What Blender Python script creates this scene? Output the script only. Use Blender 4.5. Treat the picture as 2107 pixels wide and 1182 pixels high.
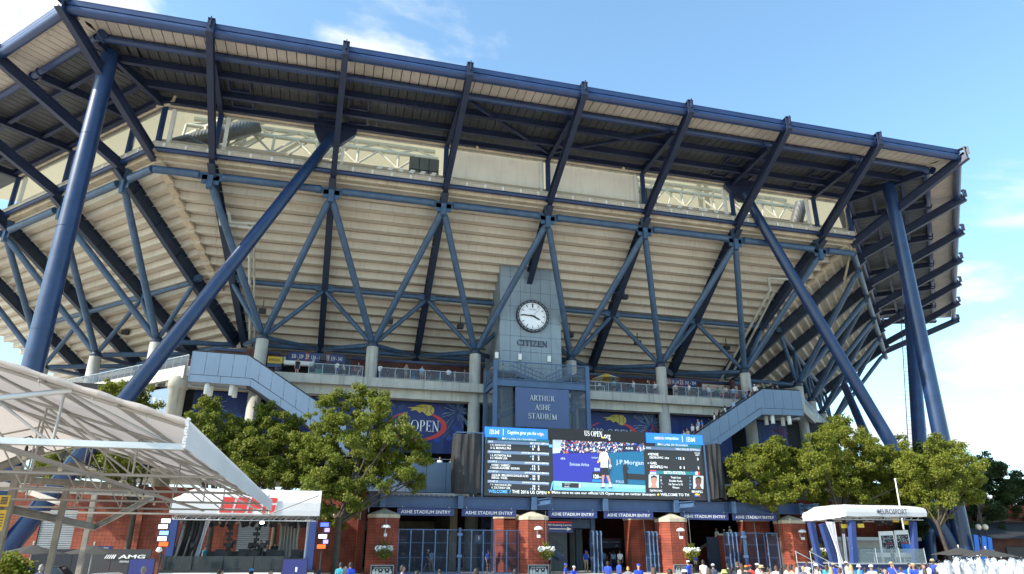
import bpy, bmesh, math, random
import numpy as np
from mathutils import Vector, Matrix
random.seed(7)
rad = math.radians
scn = bpy.context.scene
COL = scn.collection
for _o in list(bpy.data.objects): bpy.data.objects.remove(_o, do_unlink=True)

# ------------------------------------------------------------------ camera
G0 = -.6                      # level of the plaza
B = 10.5                      # one roof bay in metres; x runs along the front, y into the stadium, z up
F_PX, PITCH, ROLL, YAW = 1413.12, 0.365057, 0.003742, 0.250756
CAM = Vector((22.959, -48.560, 1.795))
_fw = Vector((math.sin(YAW)*math.cos(PITCH), math.cos(YAW)*math.cos(PITCH), math.sin(PITCH)))
_rt = Vector((math.cos(YAW), -math.sin(YAW), 0)); _up = _rt.cross(_fw)
_R = _rt*math.cos(ROLL)+_up*math.sin(ROLL); _U = _up*math.cos(ROLL)-_rt*math.sin(ROLL)
cd = bpy.data.cameras.new('camera'); co = bpy.data.objects.new('camera', cd); COL.objects.link(co)
cd.sensor_width = 36; cd.lens = F_PX/2107*36; cd.clip_start = .2; cd.clip_end = 3000
mw = Matrix.Identity(4)
for i in range(3):
    mw[i][0], mw[i][1], mw[i][2], mw[i][3] = _R[i], _U[i], -_fw[i], CAM[i]
co.matrix_world = mw; scn.camera = co
def ray(u, v): return _fw + _R*((u-1053.5)/F_PX) - _U*((v-591)/F_PX)
def at(u, v, y=None, x=None, z=None):        # where a sight line meets a plane of the place
    d = ray(u, v)
    t = (y-CAM.y)/d.y if y is not None else (x-CAM.x)/d.x if x is not None else (z-CAM.z)/d.z
    return CAM + d*t

# ------------------------------------------------------------------ sky, sun, exposure
SUN_AZ, SUN_EL = rad(75), rad(38)            # azimuth measured from the front's normal (-y) towards -x
sun_dir = Vector((-math.sin(SUN_AZ)*math.cos(SUN_EL), -math.cos(SUN_AZ)*math.cos(SUN_EL), math.sin(SUN_EL)))
world = bpy.data.worlds.new('World'); scn.world = world; world.use_nodes = True
nt = world.node_tree; N = nt.nodes; L = nt.links; N.clear()
def nn(tree, t, **k):
    n = tree.nodes.new(t)
    for a, b in k.items(): setattr(n, a, b)
    return n
def math_n(tree, op, a, b=None, c=None, clamp=False):
    n = nn(tree, 'ShaderNodeMath', operation=op, use_clamp=clamp)
    for i, x in enumerate((a, b, c)):
        if x is None: continue
        if isinstance(x, (int, float)): n.inputs[i].default_value = x
        else: tree.links.new(x, n.inputs[i])
    return n.outputs[0]
sky = nn(nt, 'ShaderNodeTexSky', sky_type='NISHITA'); sky.sun_disc = False
sky.sun_elevation = SUN_EL
sky.sun_rotation = math.atan2(sun_dir.x, sun_dir.y)
sky.air_density = 1.0; sky.dust_density = 1.2; sky.ozone_density = 1.5
tc = nn(nt, 'ShaderNodeTexCoord')
sep = nn(nt, 'ShaderNodeSeparateXYZ'); L.new(tc.outputs['Generated'], sep.inputs[0])
zc = math_n(nt, 'ADD', math_n(nt, 'MAXIMUM', sep.outputs[2], 0.0), .22)
cmb = nn(nt, 'ShaderNodeCombineXYZ')
L.new(math_n(nt, 'DIVIDE', sep.outputs[0], zc), cmb.inputs[0]); L.new(math_n(nt, 'DIVIDE', sep.outputs[1], zc), cmb.inputs[1])
nz = nn(nt, 'ShaderNodeTexNoise'); nz.inputs['Scale'].default_value = 2.7; nz.inputs['Detail'].default_value = 9; nz.inputs['Roughness'].default_value = .56
nz.inputs['Distortion'].default_value = .35
L.new(cmb.outputs[0], nz.inputs['Vector'])
cov = None
# cloud banks of the day: direction, angular radius (deg), weight
for (u, v, r, w) in [(860, 80, 9, .24), (20, 40, 10, .24), (2090, 790, 8, .27), (1850, 930, 6, .22), (2070, 470, 6, .17), (620, 30, 7, .14), (2000, 640, 4, .12), (1150, 110, 7, .12), (1600, 60, 17, -.22), (300, 60, 6, .06), (1850, 250, 12, -.12)]:
    d = ray(u, v).normalized()
    dp = nn(nt, 'ShaderNodeVectorMath', operation='DOT_PRODUCT'); L.new(tc.outputs['Generated'], dp.inputs[0]); dp.inputs[1].default_value = d
    mr = nn(nt, 'ShaderNodeMapRange', interpolation_type='SMOOTHSTEP')
    L.new(dp.outputs['Value'], mr.inputs['Value']); mr.inputs['From Min'].default_value = math.cos(rad(r)); mr.inputs['From Max'].default_value = 1
    mr.inputs['To Min'].default_value = 0; mr.inputs['To Max'].default_value = w
    cov = mr.outputs[0] if cov is None else math_n(nt, 'ADD', cov, mr.outputs[0])
dens = math_n(nt, 'ADD', math_n(nt, 'MULTIPLY_ADD', nz.outputs['Fac'], 1.7, -.35), cov)
cm = nn(nt, 'ShaderNodeMapRange', interpolation_type='SMOOTHSTEP'); L.new(dens, cm.inputs['Value'])
cm.inputs['From Min'].default_value = .62; cm.inputs['From Max'].default_value = .86
hz = nn(nt, 'ShaderNodeMapRange', interpolation_type='SMOOTHSTEP'); L.new(sep.outputs[2], hz.inputs['Value'])
hz.inputs['From Min'].default_value = -.05; hz.inputs['From Max'].default_value = .45; hz.inputs['To Min'].default_value = .25; hz.inputs['To Max'].default_value = .04
airm = nn(nt, 'ShaderNodeMix', data_type='RGBA'); L.new(hz.outputs[0], airm.inputs['Factor']); 
tint = nn(nt, 'ShaderNodeMix', data_type='RGBA', blend_type='MULTIPLY'); tint.inputs['Factor'].default_value = 1
SKY_TINT = (1.12, 1.36, 1.33, 1); tint.inputs[7].default_value = SKY_TINT
L.new(sky.outputs[0], tint.inputs[6])
L.new(tint.outputs[2], airm.inputs[6]); airm.inputs[7].default_value = (2.9, 4.4, 5.6, 1)
mx = nn(nt, 'ShaderNodeMix', data_type='RGBA'); L.new(cm.outputs[0], mx.inputs['Factor'])
nz2 = nn(nt, 'ShaderNodeTexNoise'); nz2.inputs['Scale'].default_value = 5; nz2.inputs['Detail'].default_value = 5; L.new(cmb.outputs[0], nz2.inputs['Vector'])
cr = nn(nt, 'ShaderNodeMix', data_type='RGBA'); L.new(nz2.outputs['Fac'], cr.inputs['Factor'])
cr.inputs[6].default_value = (3.1, 3.6, 4.1, 1); cr.inputs[7].default_value = (4.5, 4.6, 4.65, 1)
L.new(airm.outputs[2], mx.inputs[6]); L.new(cr.outputs[2], mx.inputs[7])
bg = nn(nt, 'ShaderNodeBackground'); L.new(mx.outputs[2], bg.inputs[0]); bg.inputs[1].default_value = .15
wo = nn(nt, 'ShaderNodeOutputWorld'); L.new(bg.outputs[0], wo.inputs[0])
sl = bpy.data.lights.new('sun', 'SUN'); sl.energy = 4.2; sl.angle = rad(.53); sl.color = (1, .93, .82)
so = bpy.data.objects.new('sun', sl); COL.objects.link(so); so.rotation_euler = sun_dir.to_track_quat('Z', 'Y').to_euler(); so.location = (0, -60, 80)
scn.view_settings.view_transform = 'Standard'; scn.view_settings.look = 'None'
scn.view_settings.exposure = 0.92; scn.view_settings.gamma = 1; scn.view_settings.use_curve_mapping = False
scn.cycles.max_bounces = 8; scn.cycles.diffuse_bounces = 4; scn.cycles.transparent_max_bounces = 12
scn.cycles.use_denoising = True

# ------------------------------------------------------------------ materials
def mat(name, col, rough=.6, metal=0., var=.12, scale=1.2, bump=0., bscale=18., emit=0., transl=0., spec=.5, stain=0., coat=0.):
    m = bpy.data.materials.new(name); m.use_nodes = True; t = m.node_tree; b = t.nodes['Principled BSDF']; out = t.nodes['Material Output']
    c4 = (*col, 1)
    b.inputs['Roughness'].default_value = rough; b.inputs['Metallic'].default_value = metal
    b.inputs['Specular IOR Level'].default_value = spec; b.inputs['Coat Weight'].default_value = coat
    b.inputs['Base Color'].default_value = c4
    geo = nn(t, 'ShaderNodeNewGeometry')
    if var > 0:
        n1 = nn(t, 'ShaderNodeTexNoise'); n1.inputs['Scale'].default_value = scale; n1.inputs['Detail'].default_value = 6
        t.links.new(geo.outputs['Position'], n1.inputs['Vector'])
        mr = nn(t, 'ShaderNodeMapRange'); t.links.new(n1.outputs['Fac'], mr.inputs['Value']); mr.inputs['From Min'].default_value = .3; mr.inputs['From Max'].default_value = .7
        mr.inputs['To Min'].default_value = 1-var; mr.inputs['To Max'].default_value = 1+var*.6
        fac = mr.outputs[0]
        if stain > 0:     # run-off streaks: noise stretched along z
            mp = nn(t, 'ShaderNodeMapping'); mp.inputs['Scale'].default_value = (2.2, 2.2, .16); t.links.new(geo.outputs['Position'], mp.inputs['Vector'])
            n2 = nn(t, 'ShaderNodeTexNoise'); n2.inputs['Scale'].default_value = 1.6; n2.inputs['Detail'].default_value = 5; t.links.new(mp.outputs[0], n2.inputs['Vector'])
            m2 = nn(t, 'ShaderNodeMapRange'); t.links.new(n2.outputs['Fac'], m2.inputs['Value']); m2.inputs['From Min'].default_value = .52; m2.inputs['From Max'].default_value = .72
            m2.inputs['To Min'].default_value = 1; m2.inputs['To Max'].default_value = 1-stain
            fac = math_n(t, 'MULTIPLY', fac, m2.outputs[0])
        vm = nn(t, 'ShaderNodeVectorMath', operation='SCALE'); vm.inputs[0].default_value = col; t.links.new(fac, vm.inputs['Scale'])
        t.links.new(vm.outputs[0], b.inputs['Base Color'])
        r2 = nn(t, 'ShaderNodeMapRange'); t.links.new(n1.outputs['Fac'], r2.inputs['Value']); r2.inputs['To Min'].default_value = max(.05, rough-.12); r2.inputs['To Max'].default_value = min(1, rough+.12)
        t.links.new(r2.outputs[0], b.inputs['Roughness'])
    if bump > 0:
        n3 = nn(t, 'ShaderNodeTexNoise'); n3.inputs['Scale'].default_value = bscale; n3.inputs['Detail'].default_value = 4; t.links.new(geo.outputs['Position'], n3.inputs['Vector'])
        bp = nn(t, 'ShaderNodeBump'); bp.inputs['Strength'].default_value = bump; bp.inputs['Distance'].default_value = .05; t.links.new(n3.outputs['Fac'], bp.inputs['Height']); t.links.new(bp.outputs[0], b.inputs['Normal'])
    if emit > 0:
        b.inputs['Emission Color'].default_value = c4; b.inputs['Emission Strength'].default_value = emit
    if transl > 0:
        tr = nn(t, 'ShaderNodeBsdfTranslucent'); tr.inputs[0].default_value = c4
        ms = nn(t, 'ShaderNodeMixShader'); ms.inputs[0].default_value = transl
        t.links.new(b.outputs[0], ms.inputs[1]); t.links.new(tr.outputs[0], ms.inputs[2]); t.links.new(ms.outputs[0], out.inputs[0])
    return m
def brick_mat(name, c1, c2, mortar, bw, bh, rough=.85):
    m = bpy.data.materials.new(name); m.use_nodes = True; t = m.node_tree; b = t.nodes['Principled BSDF']; b.inputs['Roughness'].default_value = rough
    geo = nn(t, 'ShaderNodeNewGeometry'); sp = nn(t, 'ShaderNodeSeparateXYZ'); t.links.new(geo.outputs['Position'], sp.inputs[0])
    cb = nn(t, 'ShaderNodeCombineXYZ'); t.links.new(math_n(t, 'ADD', sp.outputs[0], sp.outputs[1]), cb.inputs[0]); t.links.new(sp.outputs[2], cb.inputs[1])
    br = nn(t, 'ShaderNodeTexBrick'); t.links.new(cb.outputs[0], br.inputs['Vector']); br.offset = 0.0
    br.inputs['Color1'].default_value = (*c1, 1); br.inputs['Color2'].default_value = (*c2, 1); br.inputs['Mortar'].default_value = (*mortar, 1)
    br.inputs['Scale'].default_value = 1; br.inputs['Mortar Size'].default_value = .012; br.inputs['Brick Width'].default_value = bw; br.inputs['Row Height'].default_value = bh; br.inputs['Bias'].default_value = 0
    nz = nn(t, 'ShaderNodeTexNoise'); nz.inputs['Scale'].default_value = .9; nz.inputs['Detail'].default_value = 7; t.links.new(geo.outputs['Position'], nz.inputs['Vector'])
    mr = nn(t, 'ShaderNodeMapRange'); t.links.new(nz.outputs['Fac'], mr.inputs['Value']); mr.inputs['From Min'].default_value = .3; mr.inputs['From Max'].default_value = .7; mr.inputs['To Min'].default_value = .58; mr.inputs['To Max'].default_value = 1.16
    vm = nn(t, 'ShaderNodeVectorMath', operation='SCALE'); t.links.new(br.outputs['Color'], vm.inputs[0]); t.links.new(mr.outputs[0], vm.inputs['Scale']); t.links.new(vm.outputs[0], b.inputs['Base Color'])
    n3 = nn(t, 'ShaderNodeTexNoise'); n3.inputs['Scale'].default_value = 22; t.links.new(geo.outputs['Position'], n3.inputs['Vector'])
    h = math_n(t, 'ADD', math_n(t, 'MULTIPLY', br.outputs['Fac'], -1.0), math_n(t, 'MULTIPLY', n3.outputs['Fac'], .5))
    bp = nn(t, 'ShaderNodeBump'); bp.inputs['Strength'].default_value = .6; bp.inputs['Distance'].default_value = .02; t.links.new(h, bp.inputs['Height']); t.links.new(bp.outputs[0], b.inputs['Normal'])
    return m
def rib_mat(name, col, rough, metal, pitch, transl=0., var=.15):      # corrugated sheet: ribs run across the face coordinate
    m = mat(name, col, rough, metal, var, .5, transl=transl, stain=.18); t = m.node_tree; b = t.nodes['Principled BSDF']
    tcn = nn(t, 'ShaderNodeTexCoord'); sp = nn(t, 'ShaderNodeSeparateXYZ'); t.links.new(tcn.outputs['Object'], sp.inputs[0])
    w = math_n(t, 'SINE', math_n(t, 'MULTIPLY', sp.outputs[0], 2*math.pi/pitch))
    bp = nn(t, 'ShaderNodeBump'); bp.inputs['Strength'].default_value = .25; bp.inputs['Distance'].default_value = .03; t.links.new(w, bp.inputs['Height']); t.links.new(bp.outputs[0], b.inputs['Normal'])
    return m
def glass_mat(name, col, alpha, rough=.05):
    m = bpy.data.materials.new(name); m.use_nodes = True; t = m.node_tree; b = t.nodes['Principled BSDF']; out = t.nodes['Material Output']
    b.inputs['Base Color'].default_value = (*col, 1); b.inputs['Roughness'].default_value = rough
    tp = nn(t, 'ShaderNodeBsdfTransparent'); ms = nn(t, 'ShaderNodeMixShader'); ms.inputs[0].default_value = alpha
    t.links.new(tp.outputs[0], ms.inputs[1]); t.links.new(b.outputs[0], ms.inputs[2]); t.links.new(ms.outputs[0], out.inputs[0]); return m
def leaf_mat(name, ca, cb, cc):
    m = bpy.data.materials.new(name); m.use_nodes = True; t = m.node_tree; b = t.nodes['Principled BSDF']; out = t.nodes['Material Output']
    b.inputs['Roughness'].default_value = .55; b.inputs['Specular IOR Level'].default_value = .3
    geo = nn(t, 'ShaderNodeNewGeometry')
    n1 = nn(t, 'ShaderNodeTexNoise'); n1.inputs['Scale'].default_value = 1.1; n1.inputs['Detail'].default_value = 8; n1.inputs['Roughness'].default_value = .75; t.links.new(geo.outputs['Position'], n1.inputs['Vector'])
    rp = nn(t, 'ShaderNodeValToRGB'); t.links.new(n1.outputs['Fac'], rp.inputs[0]); e = rp.color_ramp.elements
    e[0].position = .33; e[0].color = (*ca, 1); e[1].position = .68; e[1].color = (*cc, 1); x = e.new(.5); x.color = (*cb, 1)
    t.links.new(rp.outputs[0], b.inputs['Base Color'])
    tr = nn(t, 'ShaderNodeBsdfTranslucent'); t.links.new(rp.outputs[0], tr.inputs[0])
    ms = nn(t, 'ShaderNodeMixShader'); ms.inputs[0].default_value = .42
    t.links.new(b.outputs[0], ms.inputs[1]); t.links.new(tr.outputs[0], ms.inputs[2]); t.links.new(ms.outputs[0], out.inputs[0]); return m
M = {}
M['navy'] = mat('navy_steel', (.015, .038, .115), .42, var=.2, scale=.8, coat=.15)
M['rib'] = mat('rib_steel', (.014, .022, .056), .5, var=.2, scale=.8)
M['raker'] = mat('raker_steel', (.016, .028, .058), .5, var=.2, scale=.7, stain=.15)
M['strut'] = mat('strut_steel', (.047, .092, .165), .45, var=.24, scale=1.1, stain=.22)
M['mega'] = mat('mega_steel', (.010, .032, .100), .36, var=.28, scale=.9, coat=.2, stain=.25)
M['plank'] = mat('plank_concrete', (.61, .54, .445), .85, var=.09, scale=.45, bump=.08, stain=.14)
M['tan'] = mat('tan_concrete', (.56, .46, .33), .85, var=.2, scale=.8, bump=.1, stain=.25)
M['concrete'] = mat('grey_concrete', (.42, .41, .375), .88, var=.18, scale=.7, bump=.15, stain=.35)
M['pale'] = mat('pale_concrete', (.50, .47, .40), .85, var=.18, scale=.8, bump=.1, stain=.3)
M['panel_beige'] = rib_mat('beige_sheet', (.68, .60, .52), .6, .0, .20, transl=.30)
M['panel_grey'] = rib_mat('galvanised_sheet', (.085, .088, .090), .45, .3, .20)
M['cream'] = mat('cream_fabric', (.56, .50, .34), .8, var=.04, transl=.30)
M['creamtube'] = mat('cream_tube', (.46, .42, .32), .5, var=.1)
M['white'] = mat('white_paint', (.80, .79, .76), .5, var=.08)
M['whitepanel'] = mat('white_panel', (.86, .82, .73), .6, var=.07, scale=.5, stain=.1)
M['duct'] = rib_mat('dark_duct', (.10, .105, .10), .5, .3, .3)
M['ac'] = mat('grey_screen', (.13, .155, .16), .6)
M['clad'] = mat('tower_cladding', (.235, .285, .325), .45, var=.12, scale=.5, stain=.16)
M['clad_esc'] = mat('escalator_cladding', (.165, .235, .335), .42, var=.06, scale=.4, stain=.06)
M['soffit'] = mat('grey_soffit', (.30, .32, .34), .6)
M['joint'] = mat('dark_joint', (.03, .035, .045), .8)
M['frame_blue'] = mat('frame_blue', (.055, .105, .20), .42, var=.14, scale=.8, stain=.12)
M['gate_blue'] = mat('gate_blue', (.095, .165, .31), .4, var=.12, scale=1.2)
M['beam_blue'] = mat('beam_blue', (.045, .085, .20), .4, var=.15, scale=1.2, stain=.15)
M['mesh_blue'] = mat('mesh_blue', (.022, .036, .07), .5, var=.1)
M['sign_blue'] = mat('sign_blue', (.022, .034, .15), .4, var=.05)
M['plate_blue'] = mat('plate_blue', (.060, .095, .21), .4, var=.08, scale=.5)
M['banner'] = mat('banner_blue', (.010, .026, .15), .55, var=.35, scale=.35)
M['banner_glow'] = mat('banner_light_blue', (.02, .10, .55), .5, var=.4, scale=.9)
M['silver'] = mat('silver_metal', (.55, .55, .56), .35, .6, var=.1)
M['letter_dark'] = mat('dark_letter', (.035, .05, .085), .4)
M['black'] = mat('black', (.012, .012, .014), .5, var=.1)
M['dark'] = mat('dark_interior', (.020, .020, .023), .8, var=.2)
M['drape'] = mat('black_drape', (.022, .022, .024), .75, var=.3, scale=2, bump=.4, bscale=6)
M['brick'] = brick_mat('red_block', (.33, .068, .034), (.27, .056, .030), (.08, .022, .015), .32, .21)
M['brick_lg'] = brick_mat('red_block_wall', (.33, .085, .048), (.285, .07, .04), (.13, .035, .02), .27, .27)
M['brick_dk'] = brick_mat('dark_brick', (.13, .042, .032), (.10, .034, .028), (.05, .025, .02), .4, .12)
M['capstone'] = mat('capstone', (.52, .45, .33), .85, var=.2, scale=1.5, bump=.15, stain=.3)
M['ground'] = mat('plaza_paving', (.46, .42, .36), .85, var=.15, scale=.8)
M['floor'] = mat('gate_floor', (.46, .42, .35), .85, var=.15, scale=.8)
M['fabric'] = mat('white_canvas', (.60, .595, .60), .75, var=.06, scale=.8, transl=.10, bump=.2, bscale=2.)
M['tentfab'] = mat('tent_canvas', (.57, .50, .455), .75, var=.10, scale=.8, transl=.36, bump=.15, bscale=1.6)
M['pipe'] = mat('grey_tube', (.37, .34, .31), .45, .3, var=.15)
M['post'] = mat('weathered_post', (.27, .25, .215), .6, .1, var=.25, scale=3, stain=.3)
M['galv'] = mat('galvanised_tube', (.55, .55, .55), .4, .5, var=.15)
M['bark'] = mat('bark', (.075, .058, .042), .9, var=.3, scale=4, bump=.6, bscale=14)
M['leafA'] = leaf_mat('leaf_green', (.088, .118, .013), (.165, .20, .028), (.27, .265, .05))
M['leafB'] = leaf_mat('leaf_yellow_green', (.095, .125, .012), (.17, .20, .024), (.28, .26, .04))
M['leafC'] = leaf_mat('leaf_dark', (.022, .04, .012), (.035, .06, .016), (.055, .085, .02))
M['yellow'] = mat('yellow', (.75, .50, .05), .5, var=.05)
M['gold'] = mat('ball_yellow', (.55, .42, .06), .5, var=.1)
M['red'] = mat('red', (.55, .035, .03), .5, var=.05)
M['maroon'] = mat('maroon', (.22, .03, .04), .5, var=.05)
M['rail'] = mat('rail_metal', (.32, .34, .36), .4, .5)
M['railglass'] = glass_mat('rail_mesh', (.08, .10, .13), .45, .3)
M['glass'] = glass_mat('clear_glass', (.25, .32, .34), .30)
M['darkglass'] = glass_mat('smoked_glass', (.03, .04, .045), .72)
M['carglass'] = mat('car_glass', (.02, .025, .03), .08, var=0)
M['tyre'] = mat('tyre', (.02, .02, .02), .8)
M['chrome'] = mat('chrome', (.6, .6, .6), .15, 1)
M['carpaint'] = mat('graphite_paint', (.05, .055, .06), .25, .4, var=.03, coat=.6)
M['carblack'] = mat('black_paint', (.015, .015, .018), .25, .2, var=.03, coat=.6)
M['carwhite'] = mat('white_car_paint', (.75, .75, .75), .25, 0, var=.03, coat=.6)
M['umbrella'] = mat('umbrella_fabric', (.045, .042, .038), .8, var=.12)
M['tealbin'] = mat('green_label', (.03, .22, .13), .6)
M['curtain'] = mat('white_curtain', (.72, .72, .78), .8, var=.1, transl=.25)
M['greycloth'] = mat('grey_curtain', (.34, .32, .30), .85, var=.15)
M['navycloth'] = mat('navy_cloth', (.02, .045, .17), .7, var=.12)
M['deckblue'] = mat('deck_blue', (.02, .03, .13), .5, var=.1)
M['cyanbarrier'] = mat('bright_blue_barrier', (.01, .16, .62), .5, var=.05)
M['flower'] = mat('white_petal', (.88, .88, .84), .6, var=.05)
M['water'] = mat('white_water', (.62, .65, .69), .25, var=.06, scale=6, transl=.35, bump=.6, bscale=9)
M['bulb'] = glass_mat('bulb_glass', (.75, .68, .5), .45)
def emis(name, col, s): return mat(name, col, .4, var=0, emit=s)
S = dict(bg=emis('screen_black', (.022, .022, .024), 0.32), white=emis('screen_white', (.80, .84, .86), 0.45), cyan=emis('screen_cyan', (.10, .45, .85), 0.48), grey=emis('screen_slate', (.10, .15, .24), 0.48),
         hdr=emis('screen_teal', (.02, .16, .19), 0.42), blue=emis('screen_blue', (.02, .16, .72), 0.51), wall=emis('screen_court_wall', (.025, .03, .26), 0.48), wallg=emis('screen_green_wall', (.01, .10, .20), 0.48),
         court=emis('screen_court', (.14, .36, .55), 0.51), court2=emis('screen_court_green', (.20, .42, .42), 0.51), yellow=emis('screen_yellow', (.85, .55, .05), 0.48),
         red=emis('screen_red', (.6, .05, .04), 0.48), skin=emis('screen_skin', (.42, .22, .15), 0.42), skin2=emis('screen_skin_dark', (.12, .06, .045), 0.42), port=emis('screen_portrait_back', (.42, .52, .62), 0.42), hair=emis('screen_hair', (.02, .015, .012), 0.32),
         navy=emis('screen_navy', (.02, .025, .12), 0.32))
# ------------------------------------------------------------------ mesh helpers
class MB:
    """collects faces of one mesh"""
    def __init__(s): s.v = []; s.f = []; s.sm = []; s.mi = []
    def add(s, vs, fs, smooth=False, mi=0):
        o = len(s.v); s.v += [tuple(p) for p in vs]
        for f in fs: s.f.append([i+o for i in f]); s.sm.append(smooth); s.mi.append(mi)
        return s
    def quad(s, a, b, c, d, mi=0, smooth=False): return s.add([a, b, c, d], [(0, 1, 2, 3)], smooth, mi)
    def box(s, x0, x1, y0, y1, z0, z1, mi=0):
        return s.add([(x0, y0, z0), (x1, y0, z0), (x1, y1, z0), (x0, y1, z0), (x0, y0, z1), (x1, y0, z1), (x1, y1, z1), (x0, y1, z1)],
                     [(0, 3, 2, 1), (4, 5, 6, 7), (0, 1, 5, 4), (1, 2, 6, 5), (2, 3, 7, 6), (3, 0, 4, 7)], False, mi)
    def bar(s, p0, p1, w, h, up=(0, 0, 1), mi=0, off=0.):
        p0 = Vector(p0); p1 = Vector(p1); d = (p1-p0).normalized(); up = Vector(up)
        sd = d.cross(up)
        if sd.length < 1e-4: sd = d.cross(Vector((1, 0, 0)))
        sd.normalize(); u = sd.cross(d)
        c = []
        for p in (p0, p1):
            for a, b in ((-1, -1), (1, -1), (1, 1), (-1, 1)): c.append(p+sd*(a*w/2)+u*(b*h/2+off))
        return s.add(c, [(0, 1, 2, 3), (7, 6, 5, 4), (0, 4, 5, 1), (1, 5, 6, 2), (2, 6, 7, 3), (3, 7, 4, 0)], False, mi)
    def ibeam(s, p0, p1, dep, fl, up=(0, 0, 1), tf=.06, tw=.06, mi=0):
        s.bar(p0, p1, tw, dep-2*tf, up, mi); s.bar(p0, p1, fl, tf, up, mi, dep/2-tf/2); return s.bar(p0, p1, fl, tf, up, mi, -dep/2+tf/2)
    def tube(s, p0, p1, r0, r1=None, n=12, caps=True, mi=0):
        r1 = r0 if r1 is None else r1
        p0 = Vector(p0); p1 = Vector(p1); d = (p1-p0).normalized()
        a = d.cross(Vector((0, 0, 1)));
        if a.length < 1e-3: a = d.cross(Vector((1, 0, 0)))
        a.normalize(); b = d.cross(a); vs = []
        for p, r in ((p0, r0), (p1, r1)):
            for i in range(n):
                t = 2*math.pi*i/n; vs.append(p+a*(r*math.cos(t))+b*(r*math.sin(t)))
        s.add(vs, [(i, (i+1) % n, n+(i+1) % n, n+i) for i in range(n)], True, mi)
        if caps: s.add(vs[:n], [tuple(range(n))[::-1]], False, mi); s.add(vs[n:], [tuple(range(n))], False, mi)
        return s
    def path(s, pts, r, n=8, mi=0):
        for a, b in zip(pts[:-1], pts[1:]): s.tube(a, b, r, r, n, True, mi)
        for p in pts[1:-1]: s.ball(p, (r, r, r), n, max(4, n//2), mi)
        return s
    def ball(s, c, r, n=12, m=8, mi=0, z0=-1., z1=1.):
        c = Vector(c); vs = []; fs = []
        for j in range(m+1):
            zz = z0+(z1-z0)*j/m if (z0 > -1 or z1 < 1) else -math.cos(math.pi*j/m)
            q = math.sqrt(max(0, 1-zz*zz))
            for i in range(n):
                t = 2*math.pi*i/n; vs.append((c.x+r[0]*q*math.cos(t), c.y+r[1]*q*math.sin(t), c.z+r[2]*zz))
        for j in range(m):
            for i in range(n): fs.append((j*n+i, j*n+(i+1) % n, (j+1)*n+(i+1) % n, (j+1)*n+i))
        return s.add(vs, fs, True, mi)
    def lathe(s, c, prof, n=16, mi=0, smooth=True, ax=None):      # prof: (radius, height) from below up
        c = Vector(c); vs = []; fs = []
        for r, z in prof:
            for i in range(n):
                t = 2*math.pi*i/n; vs.append((c.x+r*math.cos(t), c.y+r*math.sin(t), c.z+z))
        for j in range(len(prof)-1):
            for i in range(n): fs.append((j*n+i, j*n+(i+1) % n, (j+1)*n+(i+1) % n, (j+1)*n+i))
        s.add(vs, fs, smooth, mi)
        if prof[0][0] > 1e-3: s.add(vs[:n], [tuple(range(n))[::-1]], False, mi)
        if prof[-1][0] > 1e-3: s.add(vs[-n:], [tuple(range(n))], False, mi)
        return s
    def prism(s, poly, e0, e1, mi=0):          # poly: 3D points of one end, swept by e1-e0
        n = len(poly); d = Vector(e1)-Vector(e0); vs = [Vector(p) for p in poly]+[Vector(p)+d for p in poly]
        fs = [tuple(range(n))[::-1], tuple(range(n, 2*n))]+[(i, (i+1) % n, n+(i+1) % n, n+i) for i in range(n)]
        return s.add(vs, fs, False, mi)
    def flat(s, poly, y, mi=0, th=.02):         # outline in x,z standing at y, th deep, facing -y
        return s.prism([(p[0], y, p[1]) for p in poly], (0, 0, 0), (0, th, 0), mi)
    def mesh(s, name, mats, org=(0, 0, 0), fixn=True):
        me = bpy.data.meshes.new(name); o = Vector(org)
        me.from_pydata([(p[0]-o.x, p[1]-o.y, p[2]-o.z) for p in s.v], [], s.f)
        me.polygons.foreach_set('use_smooth', s.sm); me.polygons.foreach_set('material_index', s.mi)
        for m in (mats if isinstance(mats, (list, tuple)) else [mats]): me.materials.append(m)
        if fixn:
            b = bmesh.new(); b.from_mesh(me); bmesh.ops.recalc_face_normals(b, faces=b.faces); b.to_mesh(me); b.free()
        me.update(); return me
    def build(s, name, mats, parent=None, org=None, label=None):
        if org is None: org = WORLD.get(parent.name, Vector()) if parent else Vector()
        return link(name, s.mesh(name, mats, org), parent, Vector(org)-(WORLD.get(parent.name, Vector()) if parent else Vector()), label)
WORLD = {}
def link(name, me, parent=None, loc=(0, 0, 0), label=None):
    o = bpy.data.objects.new(name, me); COL.objects.link(o); o.location = loc
    if parent: o.parent = parent
    WORLD[o.name] = Vector(loc)+(WORLD.get(parent.name, Vector()) if parent else Vector())
    if label: o['label'] = label
    return o
def thing(name, loc, label, cat, group=None, me=None, kind=None):
    o = bpy.data.objects.new(name, me); COL.objects.link(o); o.location = loc; o['label'] = label; o['category'] = cat
    if group: o['group'] = group
    if kind: o['kind'] = kind
    WORLD[o.name] = Vector(loc); return o
def solo(mb, name, mats, label, cat, org, group=None):      # a thing that is one mesh
    return thing(name, org, label, cat, group, mb.mesh(name, mats, org))
def struct(mb, name, mats, org=(0, 0, 0)):
    o = link(name, mb.mesh(name, mats, org), None, org); o['kind'] = 'structure'; return o
CH = {}
def kids(o):
    if o.name not in CH: CH[o.name] = list(o.children)
    return CH[o.name]
def dup(o, loc=None, rz=None, label=None, parent=None):
    c = o.copy(); COL.objects.link(c)
    if parent: c.parent = parent
    if loc is not None: c.location = loc; WORLD[c.name] = Vector(loc)
    if rz is not None: c.rotation_euler = (0, 0, rz)
    if label: c['label'] = label
    for k in kids(o): dup(k, parent=c)
    return c
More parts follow.
